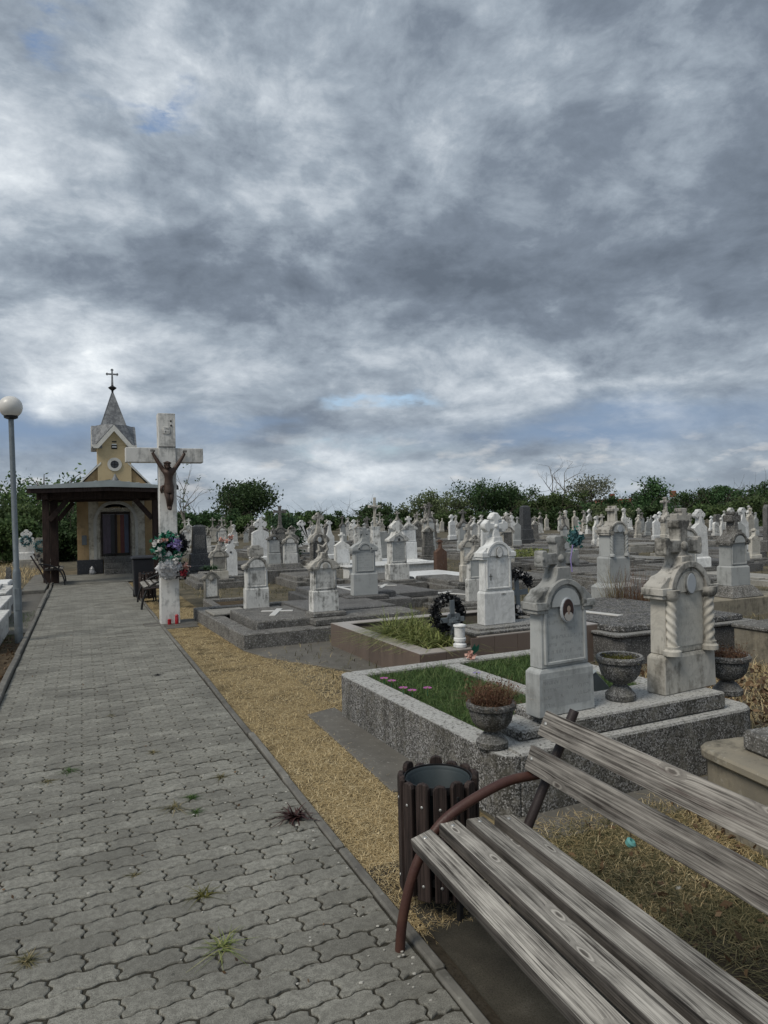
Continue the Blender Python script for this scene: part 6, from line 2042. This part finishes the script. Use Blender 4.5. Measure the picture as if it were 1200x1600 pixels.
# ================================================================== BENCHES AND LITTER BINS
def make_bench(label, L, loc, rz, group='slatted park benches', pipe='pipe'):
    b = thing('park_bench', label, 'bench', loc, rz, group)
    # local x towards the back, y along the bench (far end at 0), z up
    seat = [(.045, .131, .420, .444), (.166, .246, .450, .452), (.275, .352, .452, .450), (.393, .475, .446, .438)]
    for i, (x0, x1, za, zb) in enumerate(seat):
        a = math.atan2(zb - za, x1 - x0)
        w = math.hypot(x1 - x0, zb - za)
        mb = MB()
        mb.add([(-w / 2 + .004, -L, 0), (w / 2 - .004, -L, 0), (w / 2 - .004, 0, 0), (-w / 2 + .004, 0, 0)], [(0, 1, 2, 3)])
        mb.cur = 1  # sides, ends and underside take the darker colour with painted-in shade
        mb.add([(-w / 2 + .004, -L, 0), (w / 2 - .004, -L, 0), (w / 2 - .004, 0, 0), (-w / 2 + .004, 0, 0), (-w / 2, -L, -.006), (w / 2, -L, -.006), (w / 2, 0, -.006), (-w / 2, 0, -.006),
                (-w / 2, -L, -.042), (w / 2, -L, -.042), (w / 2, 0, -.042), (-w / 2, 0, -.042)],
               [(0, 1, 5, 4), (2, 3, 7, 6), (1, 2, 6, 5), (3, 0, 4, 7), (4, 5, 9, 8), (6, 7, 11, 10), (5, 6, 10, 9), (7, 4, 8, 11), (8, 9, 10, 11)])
        o = mb.build('seat_slat', [M['bench'], M['bench_side_shade']], b, 0, 40)
        o.matrix_local = Matrix.Translation(((x0 + x1) / 2, [.0, .012, .004, -.002][i], (za + zb) / 2)) @ Matrix.Rotation(-a, 4, 'Y')
        mb = MB()
        for yy in (-.035, -L + .035): mb.ball((0, yy, .001), .009, 8, 4, (1, 1, .45))
        mb.build('bolt', M['bolt'], o, smooth=60)
    for x0, z0, x1, z1 in ((.583, .575, .618, .665), (.645, .700, .690, .790)):
        w = math.hypot(x1 - x0, z1 - z0)
        a = math.atan2(x1 - x0, z1 - z0)
        mb = MB().box(-.032, 0, -L - .02, .045, -w / 2, w / 2)
        o = mb.build('back_slat', M['bench_back'], b, .005, 40, 2)
        o.matrix_local = Matrix.Translation(((x0 + x1) / 2, 0, (z0 + z1) / 2)) @ Matrix.Rotation(a, 4, 'Y')
        mb = MB()
        for yy in (.015, -L + .02): mb.ball((-.033, yy, .0), .009, 8, 4, (.45, 1, 1))
        mb.build('bolt', M['bolt'], o, smooth=60)
    for yy in (.028, -L + .028):
        pts = [(0.005, 0.0), (0.018, 0.116), (0.05, 0.237), (0.086, 0.322), (0.138, 0.399), (0.209, 0.461), (0.327, 0.514), (0.471, 0.556), (0.606, 0.561)]
        MB().tube(smooth_line([(x, yy, z) for x, z in pts]), .0185, 12).build('arm_tube', M[pipe], b, smooth=50)
        MB().tube([(.40, yy, 0.0), (.558, yy, .373), (.785, yy, .792)], .0195, 12).build('back_post', M['pipe_dark'], b, smooth=50)
        MB().tube([(.06, yy - .05, .385), (.25, yy - .05, .405), (.50, yy - .03, .395)], .016, 8).build('seat_rail', M['pipe_dark'], b, smooth=50)
    return b


make_bench('weathered grey slatted bench with maroon pipe frame in the near corner', 1.6, (1.03, 2.325, .012), rad(-2.6))
make_bench('far grey slatted bench with dark iron legs standing in front of the black wheeled bin', 1.3, (1.0, 14.75, .01), rad(-1), pipe='black_metal')
make_bench('dark bench under the porch roof beside its left post', 1.3, (-.40, 20.7 + .6 - 1.3, .04), rad(180), pipe='black_metal')


def litter_bin(label, loc, rz=0, H=.50, R=.155, n=14, group='slatted litter bins'):
    t = thing('litter_bin', label, 'litter bin', loc, rz, group)
    m0 = None
    for i in range(n):
        a = 2 * PI * i / n + .12
        hh = H + [0, .012, -.01, .006][i % 4]
        mb = MB()
        w = .027
        mb.prism([(-w, 0), (w, 0), (w, hh - .02), (w * .7, hh - .005), (0, hh), (-w * .7, hh - .005), (-w, hh - .02)], -.011, .011)
        o = mb.build('slat', M['bin_wood'], t, .003)
        o.matrix_local = Matrix.Translation((R * math.sin(a), -R * math.cos(a), .09 + random.gauss(0, .004))) @ Matrix.Rotation(a, 4, 'Z')
        mb = MB()
        for q in (.06, hh * .80): mb.ball((0, -.012, q), .0065, 6, 4, (1, .5, 1))
        mb.build('bolt', M['bolt'], o, smooth=60)
    for q in (.14, .50):
        mb = MB()
        mb.lathe([(R - .014, q), (R - .0135, q + .03), (R - .018, q + .03), (R - .018, q)], 28, cap=False)
        mb.build('hoop', M['black_metal'], t)
    MB().lathe([(R - .055, .12), (R - .03, H + .062), (R - .024, H + .070), (R - .02, H + .066), (R - .035, H + .05), (R - .06, .13), (.001, .125)], 28, cap=False).build('liner', M['liner'], t, smooth=60)
    for s in (-1, 1):
        MB().box(s * .05 - .012, s * .05 + .012, -R - .004, -R + .016, 0, .5 if s < 0 else .12).build('leg', M['black_metal'], t, .002)
        MB().box(s * .05 - .012, s * .05 + .012, R - .02, R, 0, .12).build('leg', M['black_metal'], t, .002)
    MB().lathe([(R - .02, .085), (R - .02, .10)], 24).build('base_plate', M['black_metal'], t)
    return t


litter_bin('dark slatted wooden litter bin with metal liner behind the near bench', (1.335, 2.60, .0), rad(20), H=.455)
litter_bin('dark slatted litter bin under the far bench beside the black wheeled bin', (1.22, 15.05, .0), rad(60))
t = thing('wheeled_bin', 'black plastic wheeled bin with lid beside the far bench', 'wheelie bin', (1.19, 15.75, 0), 0)
MB().rings([(.06, .17, .17), (.10, .18, .20), (.84, .21, .25)]).build('body', M['plastic_black'], t, .015)
MB().rings([(.842, .235, .27), (.875, .24, .275), (.905, .20, .23)]).build('lid', M['plastic_black'], t, .012)
for s in (-1, 1):
    MB().lathe([(.02, -.02), (.09, -.02), (.09, .02), (.02, .02)], 14).build('wheel', M['black_metal'], t, .004).matrix_local = Matrix.Translation((s * .17, .20, .09)) @ Matrix.Rotation(rad(90), 4, 'Y')
MB().tube([(-.16, .28, .82), (-.16, .31, .84), (.16, .31, .84), (.16, .28, .82)], .012, 6).build('handle', M['plastic_black'], t)
# ================================================================== GROUND COVER
rng = np.random.default_rng(31)
def verge_pts(n, x0, x1, y0, y1, power=1.6):
    u = rng.random(n)
    y = y0 + (y1 - y0) * u ** power
    x = x0 + (x1 - x0) * rng.random(n)
    return np.stack([x, y, np.full(n, .004)], 1)
def stuff(name, me, label):
    o = link(name, me); return tag(o, label, None, None, 'stuff')
p = verge_pts(52000, 1.135, 1.97, 2.45, 16, 1.9)
keep = ~((p[:, 1] > 3.1) & (p[:, 1] < 5.45) & (p[:, 0] > 1.84)) & ~((p[:, 0] > 1.69) & (p[:, 1] > 3.75) & (p[:, 1] < 5.5)) & ~((p[:, 1] > 8.4) & (p[:, 0] > 1.78)) & ~((p[:, 1] > 11.2) & (p[:, 1] < 11.8) & (p[:, 0] < 1.6))
bare = np.sin(p[:, 0] * 7 + p[:, 1] * 2.3) * np.sin(p[:, 1] * 3.1 + p[:, 0] * 2) + .5 * np.sin(p[:, 0] * 19 + p[:, 1] * 11) * np.sin(p[:, 1] * 13 - p[:, 0] * 8)
edge = np.minimum(p[:, 0] - 1.13, .12) / .12
p = p[keep & (rng.random(len(p)) < np.clip(1.05 - np.maximum(bare - .25, 0) * 1.5, .12, 1) * (.35 + .65 * edge))]
stuff('dry_grass', blade_mesh('dry_grass', p, .05, .0042, M['straw'], 1.6, 2, rng, .35), 'matted straw-coloured dry grass between the path and the graves')
p = verge_pts(9000, 1.97, 2.75, 5.5, 8.6, 1.0)
p = p[(p[:, 0] < 1.95 + (8.6 - p[:, 1]) * .30)]
stuff('dry_grass', blade_mesh('dry_grass', p, .05, .005, M['straw'], 1.5, 2, rng, .25), 'dry grass in the gap before the tiled grave')
p = np.stack([rng.uniform(1.75, 2.86, 34000), rng.uniform(.55, 2.95, 34000), np.full(34000, .008)], 1)
msk = np.sin(p[:, 0] * 5 + 1) * np.sin(p[:, 1] * 4.2 + .6) + rng.normal(size=len(p)) * .45 > -.25
p = p[msk]
stuff('rough_grass', blade_mesh('rough_grass', p, .075, .0042, M['drygreen'], 1.5, 2, rng, .3), 'sparse half-dry green grass behind the near bench')
p = np.stack([rng.uniform(1.95, 3.0, 6000), rng.uniform(2.1, 3.05, 6000), np.full(6000, .008)], 1)
stuff('rough_grass', blade_mesh('rough_grass', p, .06, .0042, M['straw'], 1.5, 2, rng, .3), 'straw coloured grass at the foot of the terrazzo grave behind the bench')
cen = np.stack([rng.uniform(1.8, 3.0, 500), rng.uniform(.8, 2.9, 500), rng.uniform(.01, .035, 500)], 1)
o = leaves('leaf_litter', cen, .04, M['brownleaf'], rng=rng); tag(o, 'brown fallen leaves scattered behind the near bench', None, None, 'stuff')
cen = np.stack([rng.uniform(-3.0, -.78, 2600), rng.uniform(2.0, 11.2, 2600), rng.uniform(.01, .03, 2600)], 1)
o = leaves('leaf_litter', cen, .05, M['brownleaf'], rng=rng); tag(o, 'brown leaf litter on the soil at the foot of the lamp post', None, None, 'stuff')
cen = np.stack([rng.uniform(4.2, 6.2, 1300), rng.uniform(3.0, 5.4, 1300), rng.uniform(.01, .12, 1300)], 1)
o = leaves('leaf_litter', cen, .06, M['brownleaf'], rng=rng); tag(o, 'dry brown weeds and leaves right of the front headstones', None, None, 'stuff')
p = np.stack([rng.uniform(4.1, 6.3, 4000), rng.uniform(2.9, 5.5, 4000), np.full(4000, .005)], 1)
stuff('dry_grass', blade_mesh('dry_grass', p, .13, .006, M['straw'], 1.1, 2, rng, .1), 'dry stalks among the weeds right of the front headstones')
p = np.stack([rng.uniform(2.2, 30, 30000), 6 + 26 * rng.random(30000) ** 1.2, np.full(30000, 0.0)], 1)
stuff('field_grass', blade_mesh('field_grass', p, .12, .012, M['drygreen'], 1.0, 2, rng, .1), 'thin dry grass and weeds growing between the graves of the field')
p = np.stack([rng.uniform(-6, -.9, 6000), rng.uniform(18, 34, 6000), np.full(6000, 0.0)], 1)
p = p[~((p[:, 0] > -1.35) & (p[:, 1] < 24.2))]
stuff('dry_grass', blade_mesh('dry_grass', p, .22, .012, M['straw'], .9, 2, rng, .1), 'dry grass in front of the bushes left of the chapel')
p = np.stack([rng.uniform(-1.25, -.8, 900), rng.uniform(10.8, 14.5, 900), np.full(900, 0.0)], 1)
stuff('green_grass', blade_mesh('green_grass', p, .07, .007, M['grass'], 1.0, 2, rng, .1), 'green grass tufts by the white slabs left of the path')

# weeds in the joints of the paving
WEEDS = [(.45, 2.644, .06, 'lily', 'bright green weed tuft in the paving nearest the bottom of the path'), (.442, 3.039, .05, 'moss', 'olive weed tuft in the paving level with the litter bin'),
         (.442, 4.036, .05, 'drygreen', 'flat brownish weed in the middle of the path'), (.552, 4.135, .035, 'grass', 'small green weed right behind the flat brownish one'),
         (.547, 3.93, .03, 'grass', 'tiny green weed just nearer than the small green one on the path'), (.76, 4.388, .035, 'drygreen', 'small weed near the right side of the path'),
         (-.207, 2.866, .04, 'drygreen', 'small weed in the paving at the left edge of the picture'), (-.097, 4.942, .04, 'grass', 'weed in the paving far along the left half of the path'),
         (.428, 5.062, .03, 'drygreen', 'weed farther along the middle of the path'), (-.21, 4.8, .03, 'drygreen', 'small weed left along the path beside the joint'), (.19, 3.34, .028, 'drygreen', 'faint weed left of the olive tuft'),
         (.70, 7.6, .04, 'blackneedle', 'dark twig scrap lying far along the path'), (.20, 6.2, .03, 'drygreen', 'faint weed beyond the middle of the path')]
for i, (x, y, r, m_, lab) in enumerate(WEEDS):
    rg = np.random.default_rng(60 + i)
    n = 60
    a = rg.random(n) * 2 * PI; q = rg.random(n) * r * .5
    pp = np.stack([q * np.cos(a), q * np.sin(a), np.full(n, 0)], 1)
    o = link('weed', blade_mesh('weed', pp, r * .95, .006, M[m_], 1.5, 2, rg, .15)); o.location = (x, y, .026)
    tag(o, lab, 'weed', 'weeds in the paving')
rg = np.random.default_rng(77)
o = link('weed', blade_mesh('weed', np.stack([rg.normal(size=70) * .015, rg.normal(size=70) * .012, np.zeros(70)], 1), .075, .016, M['weedred'], 1.3, 3, rg)); o.location = (1.0, 3.61, .026)
tag(o, 'dark red-brown weed rosette at the right edge of the path', 'weed', 'weeds in the paving')

# grit and crumbs in the joints of the paving
rg = np.random.default_rng(5)
mb = MB()
for _ in range(260):
    y = 1.6 + 9 * rg.random() ** 1.6
    x = rg.uniform(-.66, 1.08) if rg.random() < .55 else 1.08 - abs(rg.normal()) * .10
    r = rg.uniform(.0025, .0075)
    mb.ball((x, y, .030 + r * .3), r, 5, 4, (1.3, 1, .6))
o = mb.build('grit', M['pebble']); tag(o, 'small pale grit scattered over the paving', None, None, 'stuff')
cen = np.stack([rg.uniform(-.66, 1.08, 120), 1.6 + 10 * rg.random(120) ** 1.5, np.full(120, .036)], 1)
o = leaves('leaf_crumbs', cen, .018, M['brownleaf'], rng=rg); tag(o, 'crumbs of dry leaf scattered over the paving', None, None, 'stuff')

# small litter behind the bench
PEB = [(2.20, 1.35), (2.33, 1.62), (2.42, 1.28), (2.05, 1.45), (2.62, 1.7), (2.50, 2.05), (2.28, 2.25), (1.98, 1.15), (2.75, 1.5), (2.58, 1.25)]
cb = None
for i, (x, y) in enumerate(PEB):
    mb = MB().ball((0, 0, .008), random.uniform(.010, .020), 7, 5, (1.2, .9, .55))
    o = mb.build('pebble', M['pebble'], None, smooth=60); o.location = (x, y, .006); o.rotation_euler = (0, 0, i)
    tag(o, ['pale pebble nearest the bench back in the rough grass', 'flat pale pebble in the middle of the rough grass', 'pale pebble just right of the middle of the rough grass', 'pale pebble hugging the bench seat', 'pale pebble below the ochre tomb', 'lone pale pebble toward the terrazzo grave', 'pale pebble near the turquoise cap', 'pale pebble lowest in the rough grass by the seat', 'rightmost pale pebble in the rough grass', 'small pale pebble beside the rightmost one'][i], 'pebble', 'pale pebbles behind the bench')
o = MB().lathe([(.022, 0), (.025, .02), (.014, .028), (.012, .015)], 12).build('bottle_cap', M['blue_cap'], None, smooth=50)
o.location = (2.35, 2.62, .03); o.rotation_euler = (.6, .3, 0)
tag(o, 'turquoise plastic cap lying in the dry grass behind the bench', 'bottle cap')
for i in range(60):
    pass

# ================================================================== TREES AND BUSHES
def T(name, label, px, dist, h, w, mat, seed, **kw):
    x, y = spot(px, dist)
    kw.setdefault('nl', 5600)
    return tree(name, label, x, y, h, w, mat, seed, **kw)


NM = dict(leaf=.17, nl=9000, group='trees and bushes around the chapel')
T('bush', 'broad dark green bush at the left edge beyond the lamp post', 5, 38, 3.24, 6.60, 'leaf_mid', 1, cat='bush', clumps=46, crown_low=.02, **NM)
T('tree', 'loose leafy tree rising over the left end of the porch roof', 70, 40, 4.97, 5.04, 'leaf_mid', 2, loose=.5, clumps=42, crown_low=.25, leaf=.2, nl=3000, group='trees and bushes around the chapel')
T('tree', 'leafy tree with open crown at the left edge of the picture', 2, 42, 4.21, 4.80, 'leaf_olive', 3, loose=.5, clumps=36, crown_low=.2, leaf=.2, nl=2800, group='trees and bushes around the chapel')
T('bush', 'dense rounded bush behind the porch post left of the chapel', 105, 35, 2.48, 4.32, 'leaf_dark', 4, cat='bush', clumps=46, crown_low=.02, **NM)
T('bush', 'dark bush between the lamp pole and the porch post', 52, 37, 2.81, 3.84, 'leaf_mid', 5, cat='bush', clumps=40, crown_low=.02, **NM)
T('bush', 'deep green bush directly behind the left chapel wall', 140, 37, 2.81, 3.60, 'leaf_dark', 6, cat='bush', clumps=36, crown_low=.02, **NM)
T('bush', 'low dark bush closing the gap beyond the porch bench', 85, 34, 1.70, 3.4, 'leaf_dark', 44, cat='bush', clumps=40, crown_low=.0, **NM)
T('bush', 'low dark bush beyond the small white cross left of the porch', 30, 40, 2.40, 5.0, 'leaf_dark', 45, cat='bush', clumps=40, crown_low=.0, **NM)
T('bush', 'low green bush at the far left edge behind the white slabs', -15, 34, 2.20, 4.0, 'leaf_mid', 46, cat='bush', clumps=40, crown_low=.0, **NM)
T('tree', 'leafy tree seen through the porch left of the chapel', 112, 44, 4.54, 4.32, 'leaf_mid', 7, loose=.5, clumps=32, crown_low=.3, leaf=.22, nl=2200, group='trees and bushes around the chapel')

# bare grey sapling right of the crucifix
def bare(label, px, dist, h, seed, mat='twig', n=2, leafy=None):
    rg = np.random.default_rng(seed)
    x, y = spot(px, dist)
    t = thing('bare_tree', label, 'tree', (x, y, 0), 0, 'bare trees')
    mb = MB(); tips = []
    p = Vector((0, 0, 0)); d = Vector((0, 0, 1))
    pts, rs = [p.copy()], [h * .012]
    for i in range(6):
        d = (d + Vector(rg.normal(size=3) * .06)).normalized(); d.z = abs(d.z)
        p = p + d * h / 6.5; pts.append(p.copy()); rs.append(h * .012 * (1 - i / 6.5))
    mb.tube(pts, [r * 1.3 for r in rs], 6)
    mb.build('trunk', M[mat], t)
    mb = MB()
    for i in range(2, 7):
        for _ in range(n):
            dd = Vector((rg.normal(), rg.normal(), 1.5)).normalized()
            limb(mb, pts[i], dd, h * .30, rs[i] * 1.1 + .012, 2, rg, .45, .12, tips, 4)
    mb.build('branches', M[mat], t)
    if leafy:
        cen = np.concatenate([np.array(q)[None] + rg.normal(size=(14, 3)) * h * .03 for q in tips[::4]])
        leaves('leaf_sprays', cen, .16, M[leafy], t, rng=rg)
    return t


bare('bare grey sapling with a few leaves right of the white crucifix', 290, 52, 4.2, 41, leafy='leaf_mid')
bare('tall dead tree standing over the treeline in the middle right', 856, 84, 6.7, 42, n=1)
bare('second leafless tree right of the tall dead one', 882, 86, 6.9, 43, n=1)

T('bush', 'dark bush mass right of the crucifix behind the obelisk', 312, 56, 2.50, 7.15, 'leaf_dark', 8, cat='bush', crown_low=.02, leaf=.24)
T('tree', 'big round dark tree standing alone above the graves right of the crucifix', 383, 66, 5.7, 5.9, 'leaf_dark', 9, nl=7800, clumps=60, leaf=.26, crown_low=.28)
T('bush', 'light green bush under the big round tree', 415, 60, 2.50, 6.50, 'leaf_mid', 10, cat='bush', crown_low=.02, leaf=.24)
T('bush', 'dark green bush below left of the big round tree', 352, 62, 2.80, 5.98, 'leaf_dark', 11, cat='bush', crown_low=.02, leaf=.24)
T('evergreen', 'feathery dark evergreen shrub standing among the graves', 452, 25.8, 2.15, 1.25, 'leaf_fern', 12, cat='shrub', crown_low=.0, leaf=.10, nl=6500, clumps=52, cone=False, dep=1.2)
T('tree', 'dark rounded tree right of the feathery evergreen', 488, 78, 2.55, 6.76, 'leaf_dark', 13, leaf=.28)
T('bush', 'low olive bush on the horizon between the rounded tree and the shaggy dark tree', 545, 100, 1.85, 10.40, 'leaf_olive', 14, cat='bush', crown_low=.02, leaf=.34)
T('bush', 'low mid green bush on the horizon left of the shaggy dark tree', 515, 95, 2.15, 7.80, 'leaf_mid', 15, cat='bush', crown_low=.02, leaf=.34)
T('tree', 'shaggy dark tree on the horizon behind the tall field crucifix', 592, 84, 3.7, 6.24, 'leaf_dark', 16, leaf=.28)
T('bush', 'dark bush between the shaggy tree and the olive thicket', 632, 82, 2.55, 5.85, 'leaf_dark', 17, cat='bush', crown_low=.02, leaf=.28)
T('tree', 'olive green loose tree at the left end of the long thicket', 684, 80, 4.9, 8.32, 'leaf_olive', 18, nl=5600, leaf=.27, crown_low=.1, clumps=48)
T('tree', 'dense dark tree forming the peak of the long thicket', 752, 82, 6.2, 9.10, 'leaf_dark', 19, nl=7000, leaf=.27, crown_low=.05, clumps=60)
T('tree', 'dark tree right of the thicket peak', 812, 84, 5.2, 8.06, 'leaf_dark', 20, nl=6000, leaf=.27, crown_low=.05, clumps=54)
T('tree', 'mid green tree sloping down at the right end of the thicket', 850, 80, 3.8, 6.50, 'leaf_mid', 21, leaf=.27, crown_low=.05)
T('tree', 'mid green bushy tree beside the dead trunks', 890, 78, 4.25, 5.72, 'leaf_mid', 22, nl=4600, leaf=.26, crown_low=.05)
T('tree', 'tall silvery see-through tree over the thicket', 925, 80, 5.95, 5.72, 'leaf_pale', 23, nl=2600, leaf=.26, crown_low=.35, loose=.7, clumps=36)
T('bush', 'dark undergrowth below the silvery tree', 922, 76, 3.00, 6.50, 'leaf_dark', 24, cat='bush', crown_low=.02, leaf=.26)
T('bush', 'bramble-like bush with pale blossom left of the clock-medallion gravestone', 948, 46, 2.20, 2.60, 'leaf_olive', 25, cat='bush', crown_low=.0, leaf=.18)
T('tree', 'open-branched tree left of the upright dark one', 985, 82, 4.00, 6.24, 'leaf_dark', 26, leaf=.26, loose=.3, crown_low=.15)
T('tree', 'upright spiky dark tree behind the far right rows', 1022, 74, 5.3, 5.46, 'leaf_dark', 27, nl=5600, leaf=.26, crown_low=.0, cone=True, clumps=60)
T('bush', 'dark bush in front of the house roof', 1062, 80, 1.95, 6.50, 'leaf_mid', 28, cat='bush', crown_low=.02, leaf=.28)
T('tree', 'rounded dark tree right of the pale house roof', 1092, 88, 4.3, 6.24, 'leaf_dark', 29, nl=4600, leaf=.28, crown_low=.1)
T('tree', 'rounded dark tree second from the right edge', 1136, 88, 4.5, 7.02, 'leaf_dark', 30, nl=5000, leaf=.28, crown_low=.1)
T('tree', 'dark spreading tree at the right edge', 1195, 86, 4.7, 7.80, 'leaf_dark', 31, nl=5200, leaf=.28, crown_low=.1)
T('bush', 'lighter green broad bush at the right edge under the spreading tree', 1178, 66, 2.90, 7.80, 'leaf_mid', 32, cat='bush', crown_low=.02, leaf=.25, nl=4600)
T('bush', 'green bush behind the white clover-cross gravestones', 1120, 72, 2.40, 7.80, 'leaf_mid', 33, cat='bush', crown_low=.02, leaf=.26)
T('bush', 'low dark bush at the far edge behind the portrait headstone', 860, 72, 2.30, 7.80, 'leaf_dark', 34, cat='bush', crown_low=.02, leaf=.28)
T('bush', 'low dark bush at the far edge behind the white marble headstone', 770, 74, 2.40, 9.10, 'leaf_dark', 35, cat='bush', crown_low=.02, leaf=.28)
T('bush', 'low green bush at the far edge behind the red-brown gravestone', 695, 74, 2.30, 7.80, 'leaf_mid', 36, cat='bush', crown_low=.02, leaf=.28)
T('bush', 'low dark bush on the far edge behind the slim white clover-cross stone', 470, 72, 2.10, 6.50, 'leaf_mid', 37, cat='bush', crown_low=.02, leaf=.28)
T('bush', 'dark low bush under the open-branched tree', 1000, 70, 2.50, 6.50, 'leaf_dark', 38, cat='bush', crown_low=.02, leaf=.28)
T('bush', 'low bush at the far edge left of the tall field crucifix', 575, 76, 2.00, 7.80, 'leaf_dark', 39, cat='bush', crown_low=.02, leaf=.28)
T('bush', 'outermost dark bush beyond the right edge stones', 1250, 78, 3.00, 9.10, 'leaf_dark', 40, cat='bush', crown_low=.02, leaf=.28)
# houses beyond the trees
def house(label, px, dist, w, h, rh, mat):
    x, y = spot(px, dist)
    t = thing('house', label, 'house', (x, y, 0), rad(-25), 'houses beyond the trees')
    MB().box(-w / 2, w / 2, -3, 3, 0, h).build('wall', M['house'], t)
    mb = MB(); mb.prism([(-w / 2 - .4, h + .002), (w / 2 + .4, h + .002), (w / 2 - rh * .7, h + rh), (-w / 2 + rh * .7, h + rh)], -3.4, 3.4)
    rf = mb.build('roof', M[mat], t)
    MB().box(-.35, .35, -.35, .35, h + rh * .6, h + rh + .9).build('chimney', M['roof_tile'], rf)
    for s in (-1, 1): MB().box(s * w * .25 - .5, s * w * .25 + .5, -3.03, -2.99, h * .4, h * .8).build('window', M['glass_dark'], t)
    return t
house('distant house with a red tiled roof peeping over the bushes', 957, 120, 6, 2.2, 1.5, 'roof_tile')
house('distant white house with a pale metal roof and chimney right of the spiky tree', 1052, 110, 4, 2.1, 1.5, 'tin_pale')
